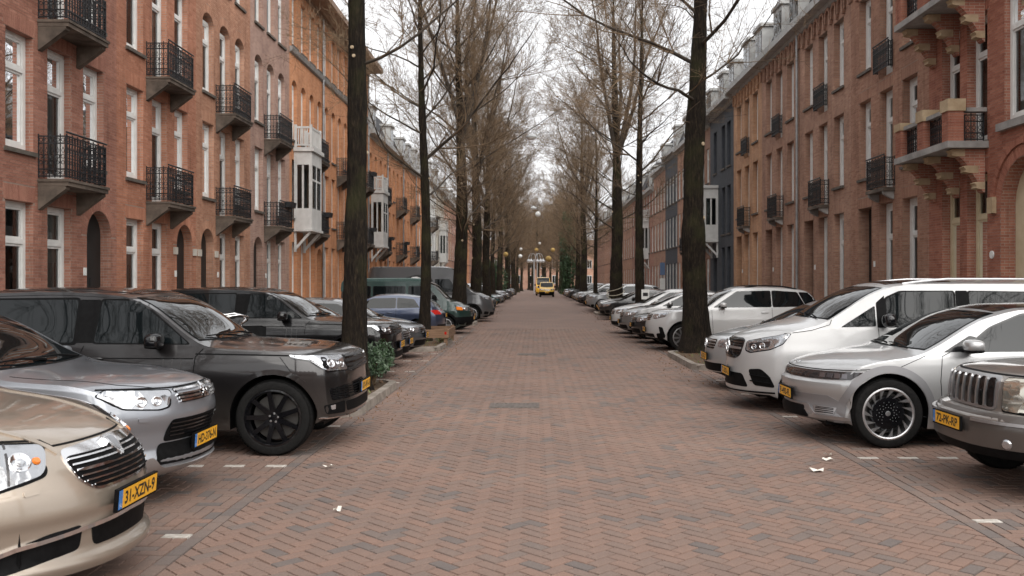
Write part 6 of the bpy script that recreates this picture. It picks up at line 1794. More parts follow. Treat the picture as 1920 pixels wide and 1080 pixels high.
def mpv_van():
    P = paint((0.50, 0.50, 0.50), 0.3, 0.38)
    S = spec(L=5.14, W=1.93, r=0.345, ra=0.405, axles=(0.93, 4.13), paint=P, zwrap=0.75, zc=0.20, tw=0.25, roofw=0.86, up=0.5,
             top=[(0, 0.98), (0.05, 1.045), (0.2, 1.11), (0.6, 1.22), (0.95, 1.29), (1.1, 1.33), (1.95, 1.77), (2.25, 1.855), (2.8, 1.88), (4.8, 1.87), (5.05, 1.80), (5.14, 1.4)],
             belt=[(0, 0.93), (0.2, 1.03), (0.6, 1.12), (1.0, 1.18), (1.6, 1.20), (5.14, 1.22)],
             nose=[(0.1, 0.16), (0.22, 0.02), (0.35, 0.0), (0.6, 0.01), (0.8, 0.02), (1.0, 0.07), (1.3, 0.2)], bowf=(0.42, 2.4), pc=2.6,
             crown=[(0, 0.05), (1.0, 0.08), (2, 0.06), (5.1, 0.05)])
    r = place_car('passenger_van', 'white passenger van with star badge and roof rails, next beyond the silver electric car', 'van', 1, 2.88, 13.65)
    c = Car(S, r, 1.2); bk, gb = M['black_plastic'], M['gloss_black']
    g_ = c.panel('grille', 'wrap', [(-0.50, 1.0), (-0.40, 1.035), (0.40, 1.035), (0.50, 1.0), (0.46, 0.80), (0.34, 0.735), (-0.34, 0.735), (-0.46, 0.80)], gb, off=0.006, rnd=0.05)
    for z, hw in ((0.99, 0.44), (0.955, 0.45), (0.92, 0.45), (0.885, 0.45), (0.85, 0.44), (0.815, 0.42), (0.78, 0.38)): c.strip('grille_bar', 'wrap', [(-hw, z), (hw, z)], 0.008, M['satin_silver'] if z in (0.885,) else bk, off=0.014, parent=g_)
    c.strip('grille_wing', 'wrap', [(-0.44, 0.885), (0.44, 0.885)], 0.03, M['satin_silver'], off=0.02, parent=g_)
    star(c, 'front', 0, 0.90, 0.105)
    hl = [(0.55, 0.99), (0.85, 1.05), (1.28, 1.12), (1.16, 0.98), (0.98, 0.90), (0.66, 0.845), (0.56, 0.87)]
    c.wboth('headlight_seal', [(0.535, 1.0), (0.85, 1.062), (1.30, 1.132), (1.17, 0.97), (0.98, 0.888), (0.65, 0.83), (0.54, 0.86)], bk, off=0.003)
    c.wboth('headlight', hl, M['lamp_shell'], off=0.009, rnd=0.03)
    c.wboth('lamp_inner', [(0.60, 0.965), (0.98, 1.01), (0.96, 0.93), (0.66, 0.865)], M['lamp_dark'], off=0.013, rnd=0.04)
    lamp_guts(c, 0.78, 0.93, [(-0.07, -0.01, 0.04), (0.07, 0.01, 0.045)])
    c.panel('lower_intake', 'wrap', [(-0.50, 0.53), (0.50, 0.53), (0.62, 0.34), (-0.62, 0.34)], bk, off=0.004, rnd=0.05)
    c.wboth('side_intake', [(0.62, 0.60), (0.84, 0.62), (0.98, 0.52), (1.06, 0.36), (0.72, 0.375)], bk, off=0.005, rnd=0.05)
    for z in (0.44, 0.52):
        for sg in (1, -1): c.strip('intake_fin', 'wrap', [(sg * 0.66, z), (sg * 0.99, z - 0.02)], 0.014, bk, off=0.02)
    c.strip('front_lip', 'wrap', [(-1.1, 0.285), (0, 0.27), (1.1, 0.285)], 0.02, bk, off=0.010)
    c.plate('T-202-L', 0.53, 0.03, 0.0)
    c.strips('hood_seam', [(0.62, 1.12), (1.0, 1.175), (1.25, 1.25), (1.28, 1.32)], 0.009, bk, off=0.002)
    c.both('quarter_window', [(1.40, 1.215), (1.90, 1.225), (1.90, 1.52)], M['car_glass'], off=0.006, rnd=0.03)
    c.both('window_pillar', [(1.92, 1.21), (2.04, 1.21), (2.04, 1.66), (1.92, 1.56)], bk, off=0.005, rnd=0.01)
    c.glasshouse([[(2.06, 1.225), (3.02, 1.235), (3.02, 1.72), (2.28, 1.71), (2.06, 1.62)], [(3.24, 1.25), (4.35, 1.26), (4.35, 1.70), (3.24, 1.72)], [(4.42, 1.26), (4.98, 1.28), (4.92, 1.68), (4.42, 1.70)]], (1.12, 1.98, 0.84, 0.70), frame=bk)
    c.both('pillar_cover', [(3.05, 1.235), (3.22, 1.235), (3.22, 1.73), (3.05, 1.73)], bk, off=0.005, rnd=0.02)
    c.strips('door_seam', [(1.96, 0.36), (1.93, 1.20)], 0.008, bk, off=0.002); c.strips('door_seam', [(3.1, 0.36), (3.12, 1.22)], 0.008, bk, off=0.002)
    c.roof_rail(2.35, 4.9, 0.70, M['satin_silver'], 0.05)
    c.panel('glass_roof', 'top', [(2.15, -0.62), (2.15, 0.62), (3.1, 0.62), (3.1, -0.62)], gb, off=0.004, rnd=0.08)
    c.wipers(1.2, [(-0.6, 0.0, 1.16, 1.20), (0.05, 0.65, 1.16, 1.24)]); c.mirror(2.02, 1.27, gb, (0.085, 0.13, 0.095), 0.13); c.handles([(2.9, 1.08)], P)
    c.wheels('spoke', 8, M['satin_silver']); c.arch_trim(P, 0.03)
mpv_van()

# --- old silver tan off-roader at the right edge
def offroader():
    P = paint((0.25, 0.225, 0.205), 0.6, 0.33); CL = plain('taupe_bumper', (0.095, 0.082, 0.074), 0.36, 0.35, 0.5, 0.4)
    S = spec(L=4.6, W=1.84, r=0.365, ra=0.435, axles=(0.84, 3.53), paint=P, zwrap=0.85, zc=0.33, tw=0.245, roofw=0.80, up=0.3, sharp=32,
             top=[(0, 1.0), (0.10, 1.055), (0.3, 1.085), (0.8, 1.12), (1.3, 1.15), (1.4, 1.165), (2.1, 1.63), (2.4, 1.71), (3.9, 1.71), (4.4, 1.60), (4.6, 1.0)],
             belt=[(0, 0.95), (0.15, 1.01), (0.8, 1.04), (1.4, 1.07), (4.6, 1.09)],
             sec=[(0.3, 0.93), (0.5, 0.97), (0.65, 0.99), (0.8, 0.985), (1.0, 0.965), (1.2, 0.94)],
             nose=[(0.25, 0.20), (0.36, 0.04), (0.45, 0.0), (0.66, 0.0), (0.70, 0.03), (0.74, 0.14), (0.9, 0.15), (1.04, 0.18), (1.2, 0.26)], bowf=(0.30, 3.0), pc=3.0)
    r = place_car('off_road_car', 'old taupe off road car with seven slot grille cut by the right picture edge', 'car', 1, 3.80, 8.28)
    c = Car(S, r, 1.3); bk = M['black_plastic']
    fr = c.panel('grille_surround', 'front', [(-0.45, 1.03), (0.45, 1.03), (0.43, 0.735), (-0.43, 0.735)], M['satin_silver'], off=0.012, rnd=0.06)
    for q in range(7):
        a = (q - 3) * 0.122
        c.panel('grille_slot', 'front', [(a - 0.040, 1.005), (a + 0.040, 1.005), (a + 0.040, 0.760), (a - 0.040, 0.760)], M['gloss_black'], off=0.018, rnd=0.03, parent=fr)
        c.panel('slot_rim', 'front', [(a + 0.048, 1.0), (a + 0.070, 1.0), (a + 0.070, 0.765), (a + 0.048, 0.765)], M['satin_silver'], off=0.030, rnd=0.008, parent=fr, res=0.1)
    hl = [(0.50, 1.02), (0.86, 1.03), (1.02, 1.0), (1.0, 0.765), (0.80, 0.735), (0.50, 0.745)]
    H_ = fluted('aged_headlight', (0.60, 0.56, 0.48), 9.0)
    c.wboth('headlight_seal', [(0.49, 1.03), (0.86, 1.04), (1.03, 1.01), (1.01, 0.755), (0.80, 0.725), (0.49, 0.735)], bk, off=0.003)
    c.wboth('headlight', hl, H_, off=0.010, rnd=0.03)
    c.wboth('lamp_division', [(0.51, 0.845), (0.83, 0.85), (0.83, 0.838), (0.51, 0.833)], plain('lamp_line', (0.32, 0.29, 0.25), 0.3, 0.3), off=0.013, rnd=0)
    c.wboth('indicator', [(0.87, 1.0), (1.0, 0.98), (0.99, 0.84), (0.86, 0.84)], M['amber'], off=0.013, rnd=0.02)
    c.panel('bumper', 'wrap', [(-1.25, 0.71), (1.25, 0.71), (1.25, 0.50), (0.9, 0.44), (-0.9, 0.44), (-1.25, 0.50)], CL, off=0.018, rnd=0.05)
    c.strip('bumper_moulding', 'wrap', [(0.32, 0.655), (1.25, 0.655)], 0.022, M['satin_silver'], off=0.030); c.strip('bumper_moulding', 'wrap', [(-1.25, 0.655), (-0.32, 0.655)], 0.022, M['satin_silver'], off=0.030)
    c.panel('bumper_valance', 'wrap', [(-1.2, 0.46), (1.2, 0.46), (1.1, 0.36), (-1.1, 0.36)], bk, off=0.012, rnd=0.03)
    for sg in (1, -1): c.disc('fog_lamp', 'wrap', sg * 0.62, 0.485, 0.045, M['lamp_shell'], 0.022, 0.015, sq=1.0)
    c.plate('72-PK-RP', 0.60, 0.045, 0.0)
    c.strip('hood_seam', 'wrap', [(-1.1, 1.045), (0, 1.045), (1.1, 1.045)], 0.010, bk, off=0.004)
    c.glasshouse([[(1.75, 1.10), (2.5, 1.11), (2.5, 1.58), (2.22, 1.57)], [(2.56, 1.11), (3.4, 1.12), (3.35, 1.58), (2.56, 1.59)]], (1.42, 2.1, 0.74, 0.62))
    c.wheels('spoke', 5, None, 0.62); c.mirror(1.85, 1.11, bk); c.arch_trim(CL, 0.06, 0.014)
offroader()

# --- generic cars for the rest of the rows, each with its own paint, outline and front
def generic(label, side, x, y, style, col, metal=0.5, plate='', name='parked_car', cat='car', H=None, W=None, rear_out=False, res=0.8, lamp='lamp_shell', grillemat=None, rails=False, detail=True, starb=False, group=None, clad=None, rim=None, L=None, rz=0.0):
    P = paint(col, metal, 0.3)
    base = {
        'hatch': dict(L=4.25, W=1.79, H=1.48, r=0.32, ax=(0.85, 3.45), hood=0.80, cowl=(1.05, 1.0), ws=1.85, tail=4.25, zb=0.98),
        'tall':  dict(L=4.36, W=1.79, H=1.56, r=0.325, ax=(0.87, 3.57), hood=0.90, cowl=(1.0, 1.09), ws=1.85, tail=4.36, zb=1.04),
        'suv':   dict(L=4.9, W=1.98, H=1.75, r=0.38, ax=(0.90, 3.85), hood=1.02, cowl=(1.4, 1.17), ws=2.2, tail=4.9, zb=1.14),
        'wagon': dict(L=4.7, W=1.82, H=1.48, r=0.33, ax=(0.92, 3.7), hood=0.82, cowl=(1.3, 1.0), ws=2.1, tail=4.7, zb=0.99),
        'city':  dict(L=3.7, W=1.66, H=1.50, r=0.30, ax=(0.72, 3.08), hood=0.84, cowl=(0.85, 1.03), ws=1.55, tail=3.7, zb=1.0),
        'van':   dict(L=4.8, W=1.90, H=1.96, r=0.33, ax=(0.92, 3.9), hood=1.0, cowl=(0.75, 1.22), ws=1.45, tail=4.8, zb=1.18),
        'bigvan':dict(L=6.0, W=2.04, H=2.60, r=0.37, ax=(1.02, 4.6), hood=1.18, cowl=(0.95, 1.42), ws=1.95, tail=6.0, zb=1.36),
    }[style]
    B = dict(base)
    if H: B['H'] = H
    if W: B['W'] = W
    if L: B['L'] = L; B['tail'] = L
    hd, (xc, zc_), xw, Lc, Hc, zb = B['hood'], B['cowl'], B['ws'], B['L'], B['H'], B['zb']
    boxy = style in ('van', 'bigvan')
    top = [(0, hd - 0.06), (0.06, hd), (0.22, hd + 0.05), (xc * 0.6, hd + (zc_ - hd) * 0.7), (xc, zc_), (xw, Hc - 0.12 if not boxy else Hc - 0.10), (xw + 0.35, Hc - 0.015), (xw + 0.9, Hc)]
    top += [(Lc - 0.25, Hc - 0.02), (Lc - 0.06, Hc - 0.14), (Lc, Hc - 0.5)] if boxy else [(Lc - 0.9, Hc - 0.06), (Lc - 0.3, Hc - 0.24), (Lc, hd + 0.05)]
    S = spec(L=Lc, W=B['W'], r=B['r'], ra=B['r'] + 0.06, axles=B['ax'], paint=P, zwrap=hd - 0.15, zc=0.2 if not style == 'suv' else 0.25, top=top, roofw=0.90 if boxy else 0.79,
             belt=[(0, hd - 0.10), (0.25, hd - 0.01), (xc, zb - 0.03), (Lc, zb + 0.04)], bowf=(0.36, 2.4), pc=2.8,
             tail=[(0.1, 0.1), (0.4, 0), (1.0, 0.02), (2.5, 0.05)] if boxy else [(0.1, 0.12), (0.35, 0.02), (0.7, 0.0), (1.0, 0.06), (1.5, 0.25)])
    r = place_car(name, label, cat, side, x - (0 if not rear_out else 0), y, rz, group, rear_out)
    if rear_out: r.location.x = x + (-(Lc) if side < 0 else Lc)
    c = Car(S, r, res); bk, gb = M['black_plastic'], M['gloss_black']
    h1 = hd - 0.04
    g_ = c.panel('grille', 'wrap', [(-0.42, h1), (0.42, h1), (0.38, h1 - 0.16), (-0.38, h1 - 0.16)], gb, off=0.006, rnd=0.04)
    for q in range(3): c.strip('grille_bar', 'wrap', [(-0.39, h1 - 0.035 - q * 0.045), (0.39, h1 - 0.035 - q * 0.045)], 0.014, grillemat or M['satin_silver'], off=0.016, parent=g_)
    c.wboth('headlight', [(0.48, h1 + 0.005), (0.95, h1 + 0.055), (1.08, h1 + 0.06), (0.98, h1 - 0.055), (0.62, h1 - 0.13), (0.48, h1 - 0.11)], M[lamp], off=0.008, rnd=0.03)
    if detail: lamp_guts(c, 0.72, h1 - 0.045, [(0, 0, 0.05)])
    c.panel('lower_intake', 'wrap', [(-0.62, 0.46), (0.62, 0.46), (0.66, 0.32), (-0.66, 0.32)], bk, off=0.005, rnd=0.04)
    c.wboth('fog_recess', [(0.72, 0.47), (0.98, 0.50), (1.0, 0.36), (0.74, 0.34)], bk, off=0.005, rnd=0.04)
    c.plate(plate, 0.56, 0.03)
    if starb: star(c, 'front', 0, h1 - 0.08, 0.085)
    zt = Hc - 0.16 if not boxy else zb + (0.52 if style == 'van' else 0.62)
    xs0 = xc + 0.32
    if boxy:
        wins = [[(xw - 0.30, zb + 0.03), (xw + 0.75, zb + 0.04), (xw + 0.75, zt), (xw + 0.12, zt)]]
        if style == 'van': wins += [[(xw + 0.90, zb + 0.04), (xw + 2.0, zb + 0.04), (xw + 2.0, zt), (xw + 0.90, zt)], [(xw + 2.12, zb + 0.04), (Lc - 0.3, zb + 0.04), (Lc - 0.36, zt), (xw + 2.12, zt)]]
    else:
        xm = (xw + Lc) / 2 - 0.28
        wins = [[(xs0, zb + 0.035), (xm - 0.03, zb + 0.05), (xm - 0.03, zt + 0.025), (xw + 0.18, zt)], [(xm + 0.04, zb + 0.05), (Lc - 0.75, zb + 0.07), (Lc - 0.95, zt - 0.02), (xm + 0.04, zt + 0.025)]]
        if style in ('wagon', 'suv'): wins.append([(Lc - 0.70, zb + 0.075), (Lc - 0.32, zb + 0.10), (Lc - 0.62, zt - 0.05), (Lc - 0.88, zt - 0.02)])
    hwk = B['W'] / 2
    c.glasshouse(wins, (xc + 0.04, xw - 0.02, hwk * 0.82, hwk * (0.66 if not boxy else 0.78)), rear=(zb + 0.06, Hc - 0.22 if not boxy else zt, hwk * 0.70, hwk * 0.58), frame=gb if detail else None)
    c.wboth if False else None
    for sg in (1, -1):
        c.panel('tail_light', 'rear', [(sg * hwk * 0.55, zb - 0.03), (sg * hwk * 0.90, zb - 0.01), (sg * hwk * 0.92, zb - 0.16), (sg * hwk * 0.62, zb - 0.16)], M['red_lens'], off=0.006, rnd=0.03)
    if rear_out:
        c.plate(plate, 0.78 if style != 'van' else 0.6, 0.02, rear=True)
        c.panel('rear_bumper', 'rear', [(-hwk * 0.85, 0.50), (hwk * 0.85, 0.50), (hwk * 0.8, 0.30), (-hwk * 0.8, 0.30)], bk, off=0.008, rnd=0.05)
        c.both('tail_light', [(Lc - 0.42, zb - 0.02), (Lc - 0.10, zb - 0.03), (Lc - 0.08, zb - 0.16), (Lc - 0.25, zb - 0.16)], M['red_lens'], off=0.006, rnd=0.02)
    c.strips('door_seam', [(xc + 0.3, 0.36), (xc + 0.26, zb)], 0.009, bk, off=0.002)
    c.strips('door_seam', [(xw + 0.82 if boxy else xm, 0.36), (xw + 0.84 if boxy else xm, zb + 0.02)], 0.009, bk, off=0.002)
    if clad: c.arch_trim(clad, 0.07, 0.010); c.strips('sill_moulding', [(B['ax'][0] + 0.5, 0.34), (B['ax'][1] - 0.5, 0.34)], 0.14, clad, off=0.008)
    else: c.arch_trim(P, 0.03)
    c.mirror(xc + 0.55, zb + 0.05, P if not boxy else bk, (0.08, 0.11, 0.07) if not boxy else (0.07, 0.11, 0.13), 0.12)
    c.handles([((xw + 0.65) if boxy else xm - 0.2, zb - 0.10)], P)
    c.wipers(0, [(-0.5, 0.05, xc + 0.08, xc + 0.12), (0.0, 0.55, xc + 0.08, xc + 0.14)]) if detail else None
    if rails: c.roof_rail(xw + 0.4, Lc - 0.9, hwk * 0.66, rails if not isinstance(rails, bool) else M['satin_silver'], 0.03)
    c.wheels('spoke', 5 if style != 'suv' else 10, rim)
    return c

DGREEN = (0.008, 0.032, 0.028)
generic('grey hatchback showing only its bonnet behind the black utility car', -1, -2.78, 19.95, 'wagon', (0.10, 0.10, 0.105), plate='7-KSF-42', lamp='lamp_shell')
generic('black and silver hatchback with orange plate beside the wooden tree guard', -1, -2.72, 22.35, 'hatch', (0.075, 0.08, 0.088), plate='TX-813-G', grillemat=M['chrome'])
generic('blue hatchback parked tail first with red rear light beyond the plank guard', -1, -2.95, 29.55, 'hatch', (0.040, 0.055, 0.100), 0.6, plate='5-TPZ-18', rear_out=True)
t4 = generic('dark green older van with amber indicators', -1, -2.28, 32.85, 'van', DGREEN, 0.3, plate='', name='green_van', cat='van', H=1.93, L=4.75, clad=M['black_plastic'], lamp='lamp_shell')
for s_ in (1, -1): t4.panel('indicator', 'wrap', [(s_ * 0.80, 0.955), (s_ * 1.10, 0.985), (s_ * 1.06, 0.865), (s_ * 0.80, 0.85)], M['amber'], off=0.014, rnd=0.02)
t4.panel('bumper', 'wrap', [(-1.25, 0.62), (1.25, 0.62), (1.25, 0.42), (-1.25, 0.42)], M['black_plastic'], off=0.04, rnd=0.05)
t4.panel('pop_up_roof', 'top', [(1.7, -0.72), (1.7, 0.72), (4.6, 0.72), (4.6, -0.72)], noisy('green_canvas_roof', (0.06, 0.105, 0.098), (0.085, 0.135, 0.125), 4, 0.6), off=0.07, rnd=0.15)
generic('small black car between the green van and the grey high van', -1, -2.45, 35.8, 'city', (0.012, 0.012, 0.013), plate='1-SGH-77')
bv = generic('high grey delivery van with black and white emblem on its side', -1, -1.98, 43.1, 'bigvan', (0.085, 0.087, 0.092), 0.5, plate='V-610-DK', name='delivery_van', cat='van', clad=M['black_plastic'])
bv.both('emblem_field', [(2.75, 1.88), (3.0, 2.12), (3.6, 2.20), (4.1, 2.06), (4.2, 1.85), (3.6, 1.80)], M['plate_ink'], off=0.008, rnd=0.15)
for pl in ([(2.95, 1.95), (3.10, 2.06), (3.22, 2.0), (3.32, 2.06), (3.45, 1.98), (3.30, 1.86), (3.12, 1.84)], [(3.35, 2.02), (3.55, 2.10), (3.80, 2.08), (3.88, 1.98), (3.70, 1.90), (3.50, 1.92)]):
    bv.both('emblem', pl, M['white_ink'], off=0.012, rnd=0.05)
jp = generic('black square backed car with a box on its roof past the grey high van', -1, -2.2, 46.2, 'suv', (0.014, 0.014, 0.015), plate='', H=1.85)
rb = MB(); rb.blob((3.2, 0, 2.06), (1.1, 0.62, 0.18), 5, 20, 10); rb.build('roof_box', noisy('canvas_box', (0.06, 0.055, 0.045), (0.13, 0.12, 0.10), 5, 0.8), jp.root, 50)
generic('dark green small car with round headlight, two past the grey van', -1, -2.5, 48.7, 'city', (0.02, 0.045, 0.04), plate='', detail=False, res=0.6)
LC = [((0.05, 0.06, 0.06), 'city', 'dark small car'), ((0.03, 0.24, 0.24), 'hatch', 'teal hatchback'), ((0.03, 0.09, 0.09), 'hatch', 'dark teal car'), ((0.20, 0.21, 0.22), 'wagon', 'grey estate car'), ((0.015, 0.015, 0.016), 'hatch', 'black hatchback'), ((0.30, 0.31, 0.33), 'suv', 'pale grey utility car')]
wh = ['after the square backed car', 'furthest teal one on the left', 'just before the evergreen shrub', 'near the evergreen shrub', 'past the evergreen shrub on the left', 'at the far left before the lamp post']
for i, y in enumerate((55.5, 58.1, 67.0, 69.6, 79.5, 82.2)):
    col, st, d = LC[i]; generic(d + ' ' + wh[i], -1, -2.45 - 0.1 * (i % 3), y, st, col, 0.4, detail=False, res=0.55)
for i, y in enumerate((85.0, 96.0, 98.7, 107.0, 109.8)):
    generic(ORD[i] + ' of the distant cars parked nose out in the left row', -1, -2.5, y, ('hatch', 'suv', 'wagon')[i % 3], ((0.3, 0.31, 0.32), (0.05, 0.05, 0.055), (0.12, 0.13, 0.16))[i % 3], 0.4, detail=False, res=0.5, group='distant cars in the left row')
# right row
generic('silver compact car with star badge half hidden by the white passenger van', 1, 3.0, 16.05, 'tall', (0.50, 0.51, 0.52), 0.6, plate='6-ZKB-27', starb=True)
x5 = generic('white sporty utility car behind the thick right tree', 1, 3.02, 25.1, 'suv', (0.50, 0.50, 0.50), 0.1, plate='G-934-XN', rails=M['black_plastic'], rim=M['satin_silver'])
x5.wboth('air_curtain', [(0.80, 0.66), (0.94, 0.64), (1.02, 0.40), (0.90, 0.36)], M['black_plastic'], off=0.008, rnd=0.04)
generic('black saloon squeezed between the white utility car and grey hatchback', 1, 2.92, 27.75, 'wagon', (0.012, 0.012, 0.014), 0.4, plate='KT-55-LP')
generic('grey brown hatchback, middle of the group past the white utility car', 1, 2.78, 30.25, 'tall', (0.24, 0.235, 0.235), 0.6, plate='88-RDN-4')
generic('small white van shaped car past the grey brown hatchback', 1, 2.72, 32.9, 'tall', (0.52, 0.52, 0.52), 0.0, plate='J-217-VR', H=1.62)
RC = [((0.012, 0.012, 0.013), 'hatch', 'black hatchback beyond the slim right tree'), ((0.66, 0.66, 0.66), 'hatch', 'white hatchback beyond the slim right tree'), ((0.02, 0.02, 0.022), 'wagon', 'black estate beside the huge forked tree'), ((0.28, 0.29, 0.30), 'suv', 'silver utility car past the huge forked tree'),
      ((0.09, 0.10, 0.11), 'hatch', 'charcoal hatchback past the huge forked tree'), ((0.014, 0.014, 0.015), 'suv', 'black utility car near the thin right tree')]
for i, y in enumerate((45.0, 47.6, 50.0 - 0.0, 56.5, 59.2, 62.0)):
    col, st, d = RC[i]; generic(d, 1, 3.15 + 0.12 * (i % 3), y, st, col, 0.4, detail=False, res=0.6)
for i, y in enumerate((70.5, 73.2, 76.0, 80.0, 92.0, 95.0, 103.0, 106.0, 115.0)):
    generic(ORD[i] + ' of the distant cars parked nose out in the right row', 1, 3.2, y, ('hatch', 'suv', 'wagon')[i % 3], ((0.02, 0.02, 0.022), (0.4, 0.41, 0.42), (0.6, 0.6, 0.6), (0.06, 0.065, 0.07))[i % 4], 0.4, detail=False, res=0.5, group='distant cars in the right row')
# yellow vans coming up the street
yv = generic('yellow parcel van driving toward the camera in mid street', 1, 0, 0, 'van', (0.62, 0.38, 0.07), 0.0, plate='V-88-KBN', name='yellow_van', cat='van', H=1.88, W=1.86, clad=M['black_plastic'])
yv.root.location = (1.35, 112.0, 0); yv.root.rotation_euler = (0, 0, R(90))
yv.panel('bumper', 'wrap', [(-1.2, 0.66), (1.2, 0.66), (1.2, 0.30), (-1.2, 0.30)], M['black_plastic'], off=0.02, rnd=0.05)
yt = generic('taller yellow truck right behind the yellow parcel van', 1, 0, 0, 'bigvan', (0.70, 0.38, 0.03), 0.0, plate='', name='yellow_truck', cat='truck', H=2.55, W=2.1, detail=False, res=0.6)
yt.root.location = (1.0, 124.0, 0); yt.root.rotation_euler = (0, 0, R(90))
# ------------------------------------------------------------------ street furniture and small things
# plank guard round the second left tree
pg = empty('plank_guard', (-3.37, 27.0, 0.1)); tag(pg, 'low wooden plank guard with red reflectors round the second left tree', 'tree guard')
M['plank'] = noisy('weathered_plank', (0.13, 0.075, 0.045), (0.25, 0.155, 0.095), 3, 0.8, 0.2, stretch=(1, 1, 12))
for (x0, x1, y0, y1) in ((-0.75, 0.85, -1.25, -1.21), (0.85, 0.89, -1.25, 0.9), (-0.75, 0.85, 0.9, 0.94)):
    m = MB(); m.box(x0, x1, y0, y1, 0.16, 0.40); m.build('plank', M['plank'], pg)
for (x, y) in ((0.80, -1.16), (0.80, 0.84), (-0.70, -1.16), (-0.70, 0.84)):
    m = MB(); m.box(x - 0.05, x + 0.05, y - 0.045, y + 0.045, -0.05, 0.44); m.build('post', M['plank'], pg)
for (x, y) in ((0.80, -1.256), (0.2, -1.256)):
    m = MB(); m.box(x - 0.03, x + 0.03, y, y + 0.005, 0.26, 0.34); m.build('reflector', M['red_lens'], pg)
bush(-2.75, 26.6, 0.3, 0.7, 0.28, 420, 'patch of low weeds beside the plank guard', 21, 0.09, ('leaf_c', 'leaf_a'), 0.07)

# bicycle parked between the two luxury cars
def bicycle(x, y, rz):
    r = empty('city_bicycle', (x, y, 0.09), rz); r.scale = (1.06, 1.06, 1.06); tag(r, 'black city bicycle with chrome handlebars behind the large dark grey car', 'bicycle')
    for (cx, nm) in ((0.0, 'wheel'), (1.08, 'wheel')):
        m = MB(); m.tube([(cx + 0.35 * math.cos(t), 0, 0.35 + 0.35 * math.sin(t)) for t in [2 * math.pi * k / 32 for k in range(33)]], 0.018, 6, cap=False); o = m.build('wheel', M['rubber'], r, 60)
        s_ = MB()
        for k in range(18): a = 2 * math.pi * k / 18; s_.tube([(cx, 0.02 * (-1) ** k, 0.35), (cx + 0.34 * math.cos(a), 0, 0.35 + 0.34 * math.sin(a))], 0.0015, 3)
        s_.build('spokes', M['chrome'], o)
    f = MB(); bb = (0.62, 0, 0.30); hd = (0.18, 0, 0.86); st = (0.78, 0, 0.82); rw = (1.08, 0, 0.35); fw = (0.0, 0, 0.35)
    for a, b, q in ((bb, hd, 0.018), (bb, st, 0.016), (hd, (0.72, 0, 0.62), 0.016), (bb, rw, 0.01), (rw, (0.76, 0, 0.72), 0.009), (hd, fw, 0.013), (hd, (0.15, 0, 1.02), 0.014)): f.tube([a, b], q, 7)
    f.build('frame', M['gloss_black'], r, 50)
    h = MB(); T = Vector((0.14, 0, 1.10)); h.tube([(0.15, 0, 1.0), T], 0.014, 7)
    for s_ in (1, -1):
        h.tube([T, T + Vector((-0.06, s_ * 0.10, 0.05)), T + Vector((-0.05, s_ * 0.22, 0.10)), T + Vector((0.06, s_ * 0.28, 0.13)), T + Vector((0.20, s_ * 0.29, 0.11)), T + Vector((0.30, s_ * 0.28, 0.08))], 0.0125, 7)
    h.build('handlebars', M['chrome'], r, 60)
    g_ = MB()
    for s_ in (1, -1): g_.tube([T + Vector((0.19, s_ * 0.29, 0.112)), T + Vector((0.31, s_ * 0.28, 0.078))], 0.018, 8)
    g_.build('grip', M['white_frame'], r, 60)
    m = MB(); m.blob((0.86, 0, 0.96), (0.14, 0.09, 0.04), 2.4); m.build('saddle', M['black_plastic'], r, 50)
    m = MB(); m.tube([st, (0.84, 0, 0.93)], 0.013, 6); m.build('seat_post', M['chrome'], r, 50)
    m = MB(); m.box(-0.15, 0.20, -0.2, 0.2, 0.88, 0.90); m.box(-0.15, 0.20, -0.2, -0.19, 0.9, 1.06); m.box(-0.15, 0.20, 0.19, 0.2, 0.9, 1.06); m.box(-0.15, -0.14, -0.19, 0.19, 0.9, 1.06); m.build('basket', M['black_plastic'], r)
bicycle(-4.08, 13.05, R(205))

# drain covers in the road
def drain(x, y, w, d, label):
    r = empty('drain_cover', (x, y, 0.0)); tag(r, label, 'drain cover')
    f = MB()
    for q in ((-w / 2, w / 2, -d / 2, -d / 2 + 0.04), (-w / 2, w / 2, d / 2 - 0.04, d / 2), (-w / 2, -w / 2 + 0.04, -d / 2 + 0.04, d / 2 - 0.04), (w / 2 - 0.04, w / 2, -d / 2 + 0.04, d / 2 - 0.04)): f.box(*q, -0.02, 0.012)
    f.build('frame', M['cast'], r)
    pl = MB(); pl.box(-w / 2 + 0.04, w / 2 - 0.04, -d / 2 + 0.04, d / 2 - 0.04, -0.02, 0.007); pl.build('plate', M['cast'], r)
    n = int(w / 0.07)
    for k in range(n):
        xx = -w / 2 + 0.07 + k * (w - 0.14) / max(1, n - 1); b = MB(); b.box(xx - 0.016, xx + 0.016, -d / 2 + 0.06, d / 2 - 0.06, 0.0072, 0.014); b.build('rib', M['cast'], r)
M['cast'] = noisy('cast_iron', (0.085, 0.072, 0.064), (0.17, 0.145, 0.13), 14, 0.75, 0.2)
drain(-0.32, 13.55, 0.74, 0.52, 'rectangular ribbed drain cover in the middle of the road')
drain(-0.1, 23.2, 0.75, 0.5, 'flush drain cover further up the road')

